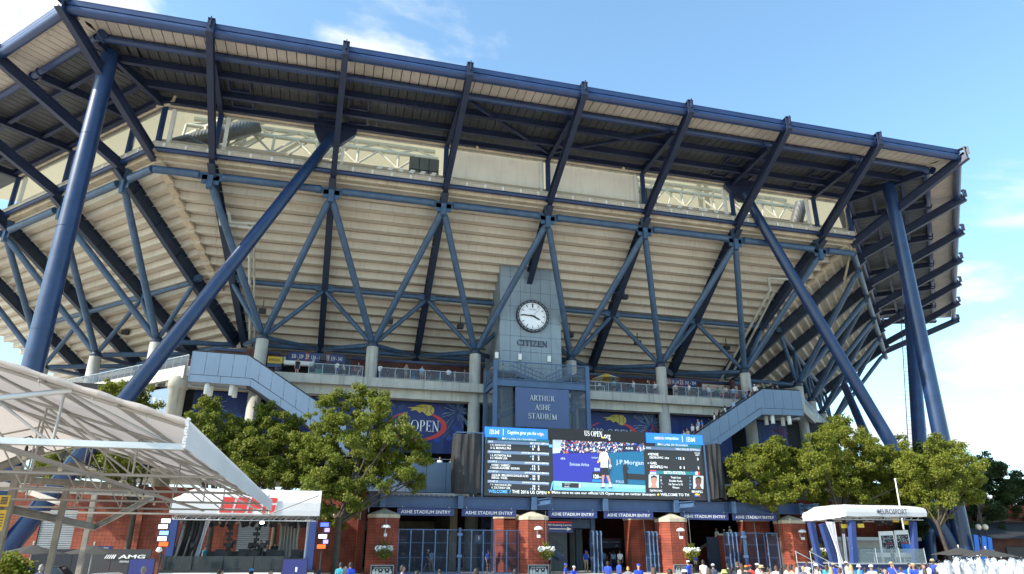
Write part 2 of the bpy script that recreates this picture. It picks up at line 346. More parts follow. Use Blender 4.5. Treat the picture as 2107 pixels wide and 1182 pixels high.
# ------------------------------------------------------------------ lettering
_fc = {}
def glyphs(s, shear=0., bold=0.):          # built-in typeface as a flat mesh, cached
    k = (s, shear, bold)
    if k in _fc: return _fc[k]
    cu = bpy.data.curves.new('lettering', 'FONT'); cu.body = s; cu.shear = shear; cu.offset = bold; cu.resolution_u = 2
    ob = bpy.data.objects.new('lettering', cu); me = ob.to_mesh()
    V = [(v.co.x, v.co.y) for v in me.vertices]; Fc = [list(p.vertices) for p in me.polygons]
    ob.to_mesh_clear(); bpy.data.objects.remove(ob); bpy.data.curves.remove(cu)
    _fc[k] = (V, Fc); return _fc[k]
def put(mb, V, Fc, org, ex, ez, w, h, mi=0, keep=False, th=0.):
    xs = [p[0] for p in V]; ys = [p[1] for p in V]; x0, y0 = min(xs), min(ys); sx = w/(max(xs)-x0); sy = h/(max(ys)-y0)
    if keep: sx = sy
    org = Vector(org); ex = Vector(ex); ez = Vector(ez)
    P = [org+ex*((p[0]-x0)*sx)+ez*((p[1]-y0)*sy) for p in V]
    if th:
        n = ex.cross(ez)*th; Q = [p+n for p in P]
        mb.add(Q, Fc, False, mi)
        from collections import Counter
        ec = Counter(); 
        for f in Fc:
            for a, b in zip(f, f[1:]+f[:1]): ec[(min(a, b), max(a, b))] += 1
        o = P+Q; nP = len(P)
        mb.add(o, [(a, b, b+nP, a+nP) for (a, b), c in ec.items() if c == 1], False, mi)
    else: mb.add(P, Fc, False, mi)
    return mb
EX, EZ = Vector((1, 0, 0)), Vector((0, 0, 1))
def word(mb, s, org, w, h, mi=0, ex=EX, ez=EZ, th=0., shear=0., bold=0.):
    V, Fc = glyphs(s, shear, bold); return put(mb, V, Fc, org, ex, ez, w, h, mi, th=th)
# roman capitals drawn as thick and thin strokes with serifs
def _arc(cx, cy, rx, ry, a0, a1, tk, tn, n=18):
    V = []; 
    for i in range(n+1):
        a = rad(a0+(a1-a0)*i/n); w = tn+(tk-tn)*abs(math.cos(a))**1.5
        V.append((cx+(rx+w/2*0)*math.cos(a), cy+ry*math.sin(a))); V.append((cx+(rx-w)*math.cos(a), cy+(ry-w*.55)*math.sin(a)))
    return V, [[2*i, 2*i+1, 2*i+3, 2*i+2] for i in range(n)]
def _ln(x0, y0, x1, y1, w):
    dx, dy = x1-x0, y1-y0; l = math.hypot(dx, dy); nx, ny = -dy/l*w/2, dx/l*w/2
    if abs(dy) > abs(dx): nx, ny = (w/2*(1 if nx > 0 else -1)), 0
    return [(x0+nx, y0+ny), (x0-nx, y0-ny), (x1-nx, y1-ny), (x1+nx, y1+ny)], [[0, 1, 2, 3]]
TK, TN = .15, .06
def _sf(x, y): return _ln(x-.13, y+(.025 if y < .5 else -.025), x+.13, y+(.025 if y < .5 else -.025), .05)
ROMAN = {
 'A': (.84, [_ln(.12, 0, .42, 1, TN), _ln(.42, 1, .72, 0, TK), _ln(.2, .34, .62, .34, TN), _sf(.12, 0), _sf(.72, 0)]),
 'R': (.80, [_ln(.2, 0, .2, 1, TK), _arc(.36, .75, .28, .25, -90, 90, TK, TN), _ln(.2, .98, .36, .98, .05), _ln(.2, .52, .36, .52, .05), _ln(.4, .5, .72, 0, TK), _sf(.2, 0), _sf(.76, 0)]),
 'T': (.74, [_ln(.37, 0, .37, 1, TK), _ln(.04, .97, .7, .97, TN), _ln(.06, .82, .06, 1, .05), _ln(.68, .82, .68, 1, .05), _sf(.37, 0)]),
 'H': (.92, [_ln(.2, 0, .2, 1, TK), _ln(.72, 0, .72, 1, TK), _ln(.2, .52, .72, .52, TN), _sf(.2, 0), _sf(.2, 1), _sf(.72, 0), _sf(.72, 1)]),
 'U': (.90, [_ln(.2, .3, .2, 1, TK), _ln(.7, .3, .7, 1, TN), _arc(.435, .32, .31, .33, 180, 360, TK*.9, TN), _sf(.2, 1), _sf(.7, 1)]),
 'S': (.62, [_arc(.31, .74, .25, .26, 20, 270, TK*.8, TN), _arc(.31, .26, .26, .26, -160, 90, TK*.8, TN), _ln(.53, .7, .53, .92, .05), _ln(.07, .08, .07, .3, .05), _ln(.2, .56, .45, .46, .14)]),
 'E': (.70, [_ln(.2, 0, .2, 1, TK), _ln(.2, .97, .6, .97, TN), _ln(.2, .52, .5, .52, TN), _ln(.2, .03, .64, .03, TN), _ln(.6, .8, .6, 1, .05), _ln(.64, 0, .64, .22, .05), _ln(.5, .42, .5, .62, .05), _sf(.2, 0), _sf(.2, 1)]),
 'D': (.92, [_ln(.2, 0, .2, 1, TK), _arc(.34, .5, .5, .5, -90, 90, TK, TN), _ln(.1, .975, .36, .975, .05), _ln(.1, .025, .36, .025, .05)]),
 'I': (.40, [_ln(.2, 0, .2, 1, TK), _sf(.2, 0), _sf(.2, 1)]),
 'M': (1.06, [_ln(.15, 0, .2, 1, TN), _ln(.2, 1, .52, .02, TK), _ln(.52, .02, .84, 1, TN), _ln(.84, 1, .88, 0, TK), _sf(.15, 0), _sf(.88, 0), _sf(.14, 1), _sf(.9, 1)]),
 'C': (.84, [_arc(.46, .5, .42, .5, 40, 320, TK, TN), _ln(.78, .72, .78, .95, .05), _ln(.78, .08, .78, .26, .05)]),
 'Z': (.76, [_ln(.08, .97, .66, .97, TN), _ln(.62, .97, .12, .03, TK), _ln(.08, .03, .68, .03, TN), _ln(.08, .8, .08, 1, .05), _ln(.68, 0, .68, .2, .05)]),
 'N': (.94, [_ln(.18, 0, .18, 1, TN), _ln(.18, 1, .74, 0, TK), _ln(.74, 0, .74, 1, TN), _sf(.18, 0), _sf(.14, 1), _sf(.74, 1)]),
 'O': (.98, [_arc(.49, .5, .45, .5, 0, 360, TK, TN, 30)]),
 'P': (.72, [_ln(.2, 0, .2, 1, TK), _arc(.36, .73, .3, .27, -90, 90, TK, TN), _ln(.2, .975, .36, .975, .05), _ln(.2, .48, .36, .48, .05), _sf(.2, 0)]),
 ' ': (.34, [])}
def roman(s):
    V = []; Fc = []; x = 0
    for c in s:
        w, parts = ROMAN[c]
        for vs, fs in parts:
            o = len(V); V += [(p[0]+x, p[1]) for p in vs]; Fc += [[i+o for i in f] for f in fs]
        x += w
    return V, Fc
def word_r(mb, s, org, w, h, mi=0, th=0., ex=EX, ez=EZ):
    V, Fc = roman(s); return put(mb, V, Fc, org, ex, ez, w, h, mi, th=th)
# ------------------------------------------------------------------ ground
g = MB(); 
g.add([(-1500, -1500, G0), (1500, -1500, G0), (1500, 1500, G0), (-1500, 1500, G0)], [(0, 1, 2, 3)]); struct(g, 'ground', M['ground'])
g = MB().box(18, 76, 5.6, 34, G0+.004, 0); struct(g, 'gate_pavement', M['floor'])
for k in range(3): g = MB().box(17.6-k*.3, 76.4+k*.3, 5.2-k*.4, 5.598-k*.4, G0+.004, -.15-k*.15); struct(g, 'pavement_step', M['floor'])

# ------------------------------------------------------------------ the stadium
STAD = thing('stadium', (42, 30, 0), 'huge octagonal stadium with beige stepped seating underside, navy steel trusses and overhanging canopy roof', 'stadium')
SQ = math.sqrt(.5)
T2 = math.tan(rad(22.5))
NB = {'front': 8, 'left': 6, 'right': 6}; LEN = {k: n*B for k, n in NB.items()}
FACES = {'front': (Vector((0, 0, 0)), Vector((1, 0, 0)), Vector((0, 1, 0))),
         'left': (Vector((-63*SQ, 63*SQ, 0)), Vector((SQ, -SQ, 0)), Vector((SQ, SQ, 0))),
         'right': (Vector((84, 0, 0)), Vector((SQ, SQ, 0)), Vector((-SQ, SQ, 0)))}
def face_w(k):
    o, e, n = FACES[k]
    return lambda s, d, z: o+e*s+n*d+Vector((0, 0, z))
RD, RZ, CD, CZ = 12.05, 33.77, 21.38, 21.24
def si(i, fk='front'): return 42.24+(i-4)*B*1.0286 if fk != 'left' else 42.24+(i+2-4)*B*1.0286-21
def zrb(d): return 33.75-.672*(d-12.05)          # underside of the sloping rakers
ROWS = 23
def row_d(k): return 11.4+k*1.0
def row_z(k): return zrb(row_d(k))+1.45
bowl = MB()      # closing slope behind the planks
for fk in FACES:
    W = face_w(fk)
    P = []
    for d, z in ((11.9, row_z(0)+1.3), (35, row_z(23)+.9)): P += [W(T2*d, d, z), W(LEN[fk]-T2*d, d, z)]
    bowl.quad(P[0], P[1], P[3], P[2])
SEAT = bowl.build('seating_stand', M['plank'], STAD)
plank_cache = {}
def plank_section(k):            # T-beam: leg outwards, tread inwards, in (d, z)
    d, z = 0, 0
    rise = row_z(k-1)-row_z(k)
    return [(0, -.10), (.26, -.10), (.30, .02), (1.0, .02), (1.0, .17), (0.2, .17), (.2, rise-.02), (0, rise-.02)]
def add_plank(mb, W, s0, s1, k, e0=0., e1=0.):
    sec = plank_section(k); d0 = row_d(k); z0 = row_z(k)
    a = [W(s0+e0*p[0], d0+p[0], z0+p[1]) for p in sec]; b = [W(s1+e1*p[0], d0+p[0], z0+p[1]) for p in sec]
    n = len(sec); mb.add(a+b, [tuple(range(n))[::-1], tuple(range(n, 2*n))]+[(i, (i+1) % n, n+(i+1) % n, n+i) for i in range(n)])
rot = {'front': 0, 'left': rad(-45), 'right': rad(45)}
rr = random.Random(3)
rest = MB(); n_pl = 0
for fk, bays in (('front', range(0, 8)), ('left', range(2, 6)), ('right', range(0, 6)), ('left', range(0, 2))):
    W = face_w(fk)
    for k in range(0, ROWS):
        d = row_d(k); lo, hi = T2*d, LEN[fk]-T2*d
        for b in bays:
            s0 = si(b, fk) if b > 0 else -99; s1 = si(b+1, fk) if b < NB[fk]-1 else 999
            e0 = e1 = 0.
            if s0 < lo: s0 = lo; e0 = T2
            if s1 > hi: s1 = hi; e1 = -T2
            if s1-s0 < .4: continue
            g0 = .012 if e0 == 0 else 0; g1 = .012 if e1 == 0 else 0
            if fk == 'right' or (fk == 'left' and b < 2) or n_pl >= 290:
                add_plank(rest, W, s0+g0, s1-g1, k, e0, e1); continue
            n_pl += 1
            key = None
            jit = Vector((0, 0, rr.uniform(-.012, .012)))
            if e0 == 0 and e1 == 0:
                key = round(s1-s0, 2)
                if key not in plank_cache:
                    mb = MB(); add_plank(mb, lambda s, dd, z: Vector((s, dd-row_d(k), z-row_z(k))), g0, s1-s0-g1, k); plank_cache[key] = mb.mesh('tread_plank', M['plank'])
                o = link('tread_plank', plank_cache[key], SEAT, W(s0, d, row_z(k))-WORLD[STAD.name]+jit)
                o.rotation_euler = (rr.uniform(-.004, .004), 0, rot[fk])
            else:
                mb = MB(); add_plank(mb, W, s0+g0, s1-g1, k, e0, e1); mb.build('tread_plank', M['plank'], SEAT)
o = rest.build('tread_plank', M['plank'], SEAT); o['kind'] = 'stuff'
# beige corner beams that step down the folds, and the head beam round the top
for fk, sgn in (('front', 0), ('right', 0)):
    W = face_w(fk)
    for k in range(0, 13):
        d = row_d(k); mb = MB()
        p0, p1 = W(T2*d, d, row_z(k)-.14), W(T2*(d+1.0), d+1.0, row_z(k)-.14-.30)
        mb.bar(p0, p1, .75, .3); mb.build('corner_beam', M['tan'], STAD)
for fk in FACES:
    W = face_w(fk)
    mb = MB(); d0, d1 = 11.75, 12.35
    a = [W(T2*d0, d0, 35.05), W(T2*d1, d1, 35.05), W(T2*d1, d1, 36.35), W(T2*d0, d0, 36.35)]
    b = [W(LEN[fk]-T2*d0, d0, 35.05), W(LEN[fk]-T2*d1, d1, 35.05), W(LEN[fk]-T2*d1, d1, 36.35), W(LEN[fk]-T2*d0, d0, 36.35)]
    mb.add(a+b, [(0, 1, 2, 3), (7, 6, 5, 4), (0, 4, 5, 1), (1, 5, 6, 2), (2, 6, 7, 3), (3, 7, 4, 0)])
    hb = mb.build('head_beam', M['tan'], STAD)
    mb = MB(); d0, d1 = 11.45, 11.75
    mb.bar(W(T2*d0, d0+.1, 36.28), W(LEN[fk]-T2*d0, d0+.1, 36.28), .42, .16); mb.build('ledge', M['pale'], hb)
    mb = MB().box(-.11, .11, -.30, 0, -.34, .0).box(-.06, .06, -.30, -.1, -.62, -.34); bm_ = mb.mesh('bracket', M['white'])
    rng = {'front': range(3, 43), 'left': range(23, 32), 'right': range(3, 16)}[fk]
    for j in rng:
        p = W(j*84/45, 11.62, 36.22)-WORLD[STAD.name]; o = link('bracket', bm_, hb, p); o.rotation_euler = (0, 0, rot[fk])
# rakers, struts, rings, columns
def lerp(a, b, t): return a+(b-a)*t
colm = {}
for fk, nodes in (('front', range(1, 8)), ('left', range(2, 6)), ('right', range(1, 6))):
    W = face_w(fk)
    def raker_at(i, d):
        s = si(i, fk)
        if i in (1, NB[fk]-1):
            m = T2*29+.55 if i == 1 else LEN[fk]-T2*29-.55
            s = lerp(s, m, (d-RD)/(29-RD)) if d > RD else s
        return W(s, d, zrb(d)+.68)
    up_ = FACES[fk][2]*.672+Vector((0, 0, 1))
    for i in nodes:
        dd = 33.2 if i not in (1, NB[fk]-1) else 29.3
        mb = MB().ibeam(raker_at(i, 11.2), raker_at(i, dd), 1.3, .62, up_, .08, .10)
        for q in range(6):      # stiffener plates
            c = raker_at(i, 13.5+q*3.0); mb.bar(c-up_.normalized()*.55, c+up_.normalized()*.55, .5, .05, FACES[fk][2]-Vector((0, 0, .67)))
        r = mb.build('raker_beam', M['raker'], STAD)
        ga = MB()               # gussets at the top joint
        c = W(si(i, fk), RD, RZ); e = FACES[fk][1]
        ga.bar(c-e*1.5, c+e*1.5, .07, .75).bar(c-e*.75+Vector((0, 0, -.35)), c+e*.75+Vector((0, 0, -.35)), .07, .9).bar(c+Vector((0, 0, -1.2)), c+Vector((0, 0, 1.7)), .5, .5, e)
        ga.build('gusset', M['strut'], r)
        ga = MB(); c = W(si(i, fk), 22, zrb(22)+.35) if i not in (1, NB[fk]-1) else raker_at(i, 22); ga.bar(c-e*.9, c+e*.9, .5, .62); ga.build('gusset', M['strut'], r)
    ends = [(T2*RD, None)]+[(si(i, fk), i) for i in nodes]+[(LEN[fk]-T2*RD, None)] if fk != 'left' else [(si(i, fk), i) for i in nodes]+[(LEN[fk]-T2*RD, None)]
    for (a, ia), (b, ib) in zip(ends[:-1], ends[1:]):
        pa, pb = W(a, RD-.1, RZ), W(b, RD-.1, RZ); d = (pb-pa).normalized()
        MB().tube(pa+d*(1.0 if ia else 0), pb-d*(1.0 if ib else 0), .36, None, 14).build('ring_tube', M['strut'], STAD)
        MB().tube(W(a, 11.4, 35.55), W(b, 11.4, 35.55), .24, None, 12).build('ring_tube', M['navy'], STAD)
    nl = list(nodes)
    for a, b in zip(nl[:-1], nl[1:]):
        for d, r_, mm in ((22.0, .27, 'strut'), (29.0, .30, 'strut')):
            sa, sb = raker_at(a, d), raker_at(b, d); q = (sb-sa).normalized()
            MB().tube(sa+q*.5-Vector((0, 0, .3)), sb-q*.5-Vector((0, 0, .3)), r_, None, 10).build('ring_tube', M[mm], STAD)
    for c in [x+.5 for x in nodes if x < NB[fk]-1]:
        s = si(c, fk); top = W(s, CD, CZ+.25)
        i0, i1 = int(c), int(c)+1
        for i in (i0, i1):
            tgt = [(W(si(i, fk), RD, RZ-.5), .33, .9), (raker_at(i, 22)-Vector((0, 0, .5)), .24, .7), (raker_at(i, 29)-Vector((0, 0, .4)), .27, .6)]
            for (p, r_, gap) in tgt:
                q = (p-top).normalized()
                mb = MB().tube(top+q*.75, p-q*gap, r_, None, 12)
                mb.tube(top+q*.35, top+q*.78, r_*.55, r_*1.02, 10).tube(p-q*(gap+.05), p-q*.25, r_*1.02, r_*.6, 10)
                mb.build('strut', M['strut'], STAD)
        cap = MB().lathe(W(s, CD, CZ), [(.5, -.02), (.62, .12), (.42, .6), (.15, .85)], 12)
        base = MB().lathe(W(s, CD, 0), [(.66, 0), (.66, 11.0), (.63, 11.02), (.63, 17.0), (.60, 17.02), (.60, CZ)], 28)
        o = base.build('concrete_column', M['concrete'], STAD); cap.build('column_head', M['raker'], o)
# ------------------------------------------------------------------ canopy roof
def shz(d): return 40.72+.03*d
roof = MB()
for fk in FACES:
    W = face_w(fk)
    roof.quad(W(T2*.2, .2, shz(0)+.62), W(LEN[fk]-T2*.2, .2, shz(0)+.62), W(LEN[fk]-T2*13, 13, shz(13)+.5), W(T2*13, 13, shz(13)+.5))
ROOF = roof.build('canopy_roof', M['panel_grey'], STAD)
pc = {}
for fk, bays in (('front', range(8)), ('left', range(3, 6)), ('right', range(6))):
    W = face_w(fk); up = Vector((0, 0, 1)); NP = 13
    restp = {m: MB() for m in ('panel_beige', 'panel_grey')}
    for b in bays:
        for j in range(NP):
            s0 = B*b+B*j/NP+.035; s1 = B*b+B*(j+1)/NP-.035
            for d0, d1, mm in ((.35, 3.25, 'panel_beige'), (3.27, 11.9, 'panel_grey')):
                lo = lambda d: max(s0, min(s1, T2*d)); hi = lambda d: max(s0, min(s1, LEN[fk]-T2*d))
                a, bb, c, dd = (lo(d0) if b == 0 else s0), (hi(d0) if b == NB[fk]-1 else s1), (hi(d1) if b == NB[fk]-1 else s1), (lo(d1) if b == 0 else s0)
                if bb-a < .03 and c-dd < .03: continue
                full = abs(a-s0)+abs(bb-s1)+abs(c-s1)+abs(dd-s0) < 1e-6
                W0 = (lambda s, d, z: Vector((s-s0, d-d0, z-shz(d0)))) if full and fk == 'front' else W
                key = (mm,)
                if full and fk == 'front' and key in pc: me = pc[key]
                else:
                    mb = MB() if fk != 'right' else restp[mm]
                    lift = .10 if mm == 'panel_beige' else .0
                    q = [W0(a, d0, shz(d0)+lift), W0(bb, d0, shz(d0)+lift), W0(c, d1, shz(d1)+lift), W0(dd, d1, shz(d1)+lift)]
                    q2 = [p+Vector((0, 0, .07)) for p in q]
                    mb.add(q+q2, [(0, 1, 2, 3), (7, 6, 5, 4), (0, 4, 5, 1), (1, 5, 6, 2), (2, 6, 7, 3), (3, 7, 4, 0)])
                    if fk == 'right': continue
                    if full and fk == 'front': pc[key] = mb.mesh('roof_panel', M[mm]); me = pc[key]
                    else: mb.build('roof_panel', M[mm], ROOF); continue
                link('roof_panel', me, ROOF, Vector((s0, d0, shz(d0)))-WORLD[STAD.name])
    if fk == 'right':
        for mm, mb in restp.items(): o = mb.build('roof_panel', M[mm], ROOF); o['kind'] = 'stuff'
    # edge tube, fascia, second tube, purlins, inner girder per bay
    for b in bays:
        a, c = B*b, B*(b+1)
        def ends(d): return (max(a, T2*d) if b == 0 else a, min(c, LEN[fk]-T2*d) if b == NB[fk]-1 else c)
        def ln(d, z): s0, s1 = ends(d); return W(s0, d, z), W(s1, d, z)
        MB().tube(*ln(.38, 40.42), .37, None, 14).build('edge_tube', M['navy'], ROOF)
        mb = MB(); p, q = ln(.16, 40.98); mb.bar(p, q, .10, .42); p, q = ln(.30, 41.2); mb.bar(p, q, .4, .06); mb.build('fascia', M['navy'], ROOF)
        mb = MB(); p, q = ln(3.3, shz(3.3)-.34); u = (q-p).normalized(); mb.tube(p, q, .30, None, 12)
        for t in (.55, B-.55):
            cc = p+u*t; mb.tube(cc-u*.05, cc+u*.05, .40, None, 14)
        mb.build('edge_tube', M['navy'], ROOF)
        for d in (5.7, 8.8): mb = MB(); mb.ibeam(*ln(d, shz(d)-.42), .62, .36, (0, 0, 1), .05, .05); mb.build('purlin', M['rib'], ROOF)
        mb = MB(); mb.ibeam(*ln(11.2, shz(11)-.40), .55, .4, (0, 0, 1), .06, .06); mb.build('purlin', M['rib'], ROOF)
        mb = MB(); p, q = ln(11.65, shz(11.6)-.62); mb.tube(p, q, .15, None, 8); u = q-p
        for t in np.linspace(.08, .94, 6): mb.bar(p+u*t, p+u*t+Vector((0, 0, .55)), .05, .05, (1, 0, 0))
        mb.build('drain_pipe', M['tan'], ROOF)
        mb = MB(); mb.bar(*ln(12.1, shz(12)-.62), .12, .42); mb.build('roof_trim', M['pale'], ROOF)
    # ribs
    for i in ([0]+list(range(1, NB[fk]+1)) if fk != 'left' else range(3, 6)):
        if fk == 'right' and i == 0: continue
        if i == 0: p = lambda d, z: W(T2*d, d, z)
        elif i == NB[fk]: p = lambda d, z: W(LEN[fk]-T2*d, d, z)
        else: p = lambda d, z, i=i: W(B*i if d < 1 else lerp(B*i, si(i, fk), min(1, d/12)), d, z)
        dp = [x for x in (p(1, 0)-p(0, 0))]; ax = Vector(dp).normalized()
        a, c = p(-.35, 40.35), p(12.0, 34.9)
        upv = ax*.45+Vector((0, 0, 1))
        mb = MB().ibeam(a, c, .95, .52, upv, .07, .09)
        e_ = ax.cross(Vector((0, 0, 1)))
        mb.bar(a+Vector((0, 0, -.45)), a+Vector((0, 0, .95)), .55, .12, ax).bar(a+Vector((0, 0, .9))-ax*.15, a+ax*.6+Vector((0, 0, .9)), .55, .07)
        mb.bar(a-ax*.18+Vector((0, 0, .05)), a-ax*.18+Vector((0, 0, .95)), .08, .3, ax)
        r = mb.build('canopy_rib', M['rib'], STAD)
        mb = MB().ibeam(p(3.6, shz(3.6)-.55), p(11.8, shz(11.8)-.6), .75, .42, (0, 0, 1), .06, .06); mb.build('rib_arm', M['rib'], r)
    # diagonal wind braces under the sheet
    for b in ([3, 4] if fk == 'front' else []):
        p, q = (W(B*3, 3.2, shz(3)-.5), W(B*4, 10.6, shz(10)-.5)) if b == 3 else (W(B*5, 3.2, shz(3)-.5), W(B*4, 10.6, shz(10)-.5))
        MB().bar(p, q, .3, .3).build('wind_brace', M['rib'], ROOF)
    # dark ventilation frames between the purlins beside the ribs
    if fk == 'front':
        for i in (1, 2, 6, 7):
            for d0, d1 in ((6.0, 7.9), (8.7, 10.5)):
                for sg in ((-1, 1) if i in (2, 6) else (1 if i < 4 else -1,)):
                    s0 = B*i+sg*.5; s1 = B*i+sg*2.3; z = shz(d0)-.3
                    mb = MB(); pts = [W(s0, d0, z), W(s1, d0, z), W(s1, d1, z), W(s0, d1, z)]
                    for x, y in zip(pts, pts[1:]+pts[:1]): mb.bar(x, y, .14, .26)
                    mb.build('vent_frame', M['rib'], ROOF)
    # posts between bowl and canopy
    for i in ([.5]+list(range(1, 8)) if fk == 'front' else ([3, 4, 5] if fk == 'left' else [.52, 1, 2, 3, 4, 5])):
        s = si(i, fk) if i >= 1 else T2*12+.0; 
        MB().tube(W(s, 11.7, 35.4), W(s, 11.7, 40.6), .26, None, 10).build('roof_post', M['navy'], STAD)
        if fk != 'right':
            mb = MB(); ss = s+(.62 if i < 4 else -.62)*(1.2 if i == .5 else 1); mb.bar(W(ss, 12.15, 36.3), W(ss, 12.15, 40.3), .55 if i == .5 else .34, .3, FACES[fk][1]); mb.build('roof_post', M['white'], STAD)
    if fk == 'front':
        for i in (3, 4):        # two blank white infill panels
            mb = MB(); mb.box(si(i)+.40, si(i+1)-.32, 12.3, 12.4, 36.36, 40.3); wp = mb.build('infill_panel', M['whitepanel'], STAD)
            mb = MB(); mb.box(si(i+1)-.55, si(i+1)-.32, 12.2, 12.3, 36.4, 40.25).box(si(i)+.40, si(i+1)-.32, 12.22, 12.3, 36.36, 36.5); mb.build('panel_edge', M['white'], wp)
        for a, c in ((27.9, 30.9), (53.4, 55.2)):
            mb = MB(); mb.box(a, c, 12.9, 13.5, 36.4, 39.3); ac = mb.build('screen_back', M['ac'], STAD)
            mb = MB()
            for t in (.33, .66): mb.box(a+(c-a)*t-.03, a+(c-a)*t+.03, 12.86, 12.9, 36.4, 39.3)
            mb.box(a, c, 12.85, 12.9, 37.8, 37.86); mb.build('screen_rib', M['black'], ac)
        for u_, n_ in ((780, 6), (1375, 4), (1450, 5)):    # small white floodlight heads along the ledge
            for q in range(n_):
                p = at(u_+q*22, 352+(u_-780)*.118+q*2.5, y=12.0); mb = MB()
                mb.bar((p.x, 12, 36.35), (p.x+.1, 12, 36.8), .05, .05, (1, 0, 0)).box(p.x-.25, p.x+.25, 11.85, 12.15, 36.75, 36.95).box(p.x-.1, p.x+.35, 11.8, 12.1, 36.95, 37.1); mb.build('floodlight', M['white'], STAD)
# ------------------------------------------------------------------ inside: fabric roof, its trusses, ducts
mb = MB(); n = 10
gx = [(-30+j*16, ) for j in range(n)]
for ix_ in range(-3, 11):
    for iy in range(6):
        x0, x1 = -10+ix_*13, -10+(ix_+1)*13; y0, y1 = 15+iy*8, 15+(iy+1)*8
        zz = lambda x, y: 47.5+.10*(y-15)+.35*math.cos(math.pi*(x+10)/13)
        cx_ = lambda x, y: min(max(x, 19-y), 65+y); K_ = [(cx_(x, y), y) for x, y in ((x0, y0), (x1, y0), (x1, y1), (x0, y1))]
        if max(k[0] for k in K_)-min(k[0] for k in K_) > .5: mb.quad(*[(k[0], k[1], zz(*k)) for k in K_])
mb.build('fabric_roof', M['cream'], STAD)
def lattice(P, s0, s1, seed):      # cream roof girders seen through the gap: P maps (along, inward, up)
    q = random.Random(seed); n = max(2, round((s1-s0)/4.5)); st = (s1-s0)/n
    for k in range(n):
        a, b = s0+k*st, s0+(k+1)*st; mb = MB(); m_ = (a+b)/2
        for d, z, r in ((16.5, 39.7, .15), (17.5, 42.2, .22), (20, 44.6, .26)): mb.tube(P(a, d, z), P(b, d, z), r, None, 8)
        mb.tube(P(a, 16.5, 39.7), P(m_, 17.5, 42.2), .12, None, 8).tube(P(m_, 17.5, 42.2), P(b, 16.5, 39.7), .12, None, 8)
        mb.tube(P(a, 17.5, 42.2), P(m_, 20, 44.6), .14, None, 8).tube(P(m_, 20, 44.6), P(b, 17.5, 42.2), .14, None, 8).tube(P(a, 16.5, 38.6), P(a, 17.5, 42.2), .14, None, 8)
        if k % 2 == q.randint(0, 1): mb.tube(P(a-.5, 15, 37.4), P(a+2.6, 24, 46.5), .24, None, 8).tube(P(a+1, 15.4, 38.2), P(a+4.2, 19, 44), .1, None, 6)
        if k % 3 == 0: mb.tube(P(a+1.2, 22, 41), P(a+1.2, 22, 47.4), .3, None, 8).tube(P(a+2.2, 22, 41), P(a+2.2, 22, 47.4), .3, None, 8)
        mb.build('roof_truss', M['creamtube'], STAD)
lattice(face_w('front'), 5.5, 31.3, 4); lattice(face_w('front'), 52.5, 77.5, 8); lattice(face_w('left'), 28, 58, 5)
for (x0, y0, z0, x1, y1, z1, r) in ((4.5, 15.6, 38.0, 12.5, 16.2, 42.6, .85), (-7, 26, 37.0, 4.6, 15.6, 38.0, .85), (6.5, 15.0, 38.8, 12.5, 16, 37.0, .6), (64, 15, 37.4, 73, 15.6, 37.9, .55), (74, 15.4, 36.9, 76.0, 15.4, 41.6, .75)):
    MB().tube((x0, y0, z0), (x1, y1, z1), r, None, 16).build('air_duct', M['duct'], STAD)
# catwalk rail behind the ledge
mb = MB(); mb.bar((16, 13.2, 37.35), (30, 13.2, 37.35), .06, .06).bar((16, 13.2, 36.95), (30, 13.2, 36.95), .05, .05)
for j in range(29): mb.bar((16+j*.5, 13.2, 36.4), (16+j*.5, 13.2, 37.35), .09, .05, (1, 0, 0))
mb.build('catwalk_rail', M['creamtube'], STAD)
# ------------------------------------------------------------------ great tubes at the corners
def mega(p0, p1, r0, r1):
    mb = MB(); q = (Vector(p1)-Vector(p0)); l = q.length; q.normalize()
    mb.tube(p0, p1, r0, r1, 40)
    for t in (.2, .4, .6, .8): c = Vector(p0)+q*(l*t); rr_ = lerp(r0, r1, t); mb.tube(c-q*.03, c+q*.03, rr_+.025, rr_+.025, 40)
    mb.tube(Vector(p0)-q*.0+q*.2, Vector(p0)+q*.8, r0+.1, r0+.1, 40)
    return mb.build('support_tube', M['mega'], STAD)
fl, fr = Vector((2.2, 5.4, .2)), Vector((80.9, 7.3, .2))
mega(fl, (2.0, 4.95, 40.4), .76, .64); mega(fl+Vector((.3, .1, 0)), (20.2, 11.4, 39.4), .66, .50)
mega(fr, (81.0, 7.0, 40.4), .80, .66); mega(fr+Vector((-.3, .1, 0)), (84-20.3+1.6, 11.4, 39.4), .66, .52)
mega(fr+Vector((.5, 5.0, 0)), at(1866, 560, y=19), .72, .66)
mega(fr+Vector((.6, 6.0, 0)), at(1738, 795, y=36), .66, .52)
for sgn, cx in ((1, 20.4), (-1, 65.0)):
    mb = MB(); mb.prism([(cx-2.1*sgn, 11.3, 40.6), (cx+2.1*sgn, 11.3, 40.6), (cx+1.9*sgn, 11.3, 39.9), (cx+.4*sgn, 11.3, 38.4), (cx-1.3*sgn, 11.3, 38.4), (cx-2.0*sgn, 11.3, 39.9)], (0, 0, 0), (0, .5, 0))
    for j in range(12): mb.bar((cx-2.0+j*.36, 11.25, 40.1), (cx-2.0+j*.36, 11.25, 40.6), .05, .1, (1, 0, 0))
    mb.build('gusset', M['rib'], STAD)
# ladder on the far tube of the right corner
mb = MB(); p0, p1 = fr+Vector((-.9, 5.4, 0)), at(1852, 620, y=18.5)
for o_ in (0, .6): mb.tube(p0+Vector((o_, 0, 0)), p1+Vector((o_, 0, 0)), .045, None, 6)
for t in np.linspace(.02, .98, 60): c = lerp(p0, p1, float(t)); mb.bar(c, c+Vector((.6, 0, 0)), .03, .03)
mb.build('ladder', M['navy'], STAD)
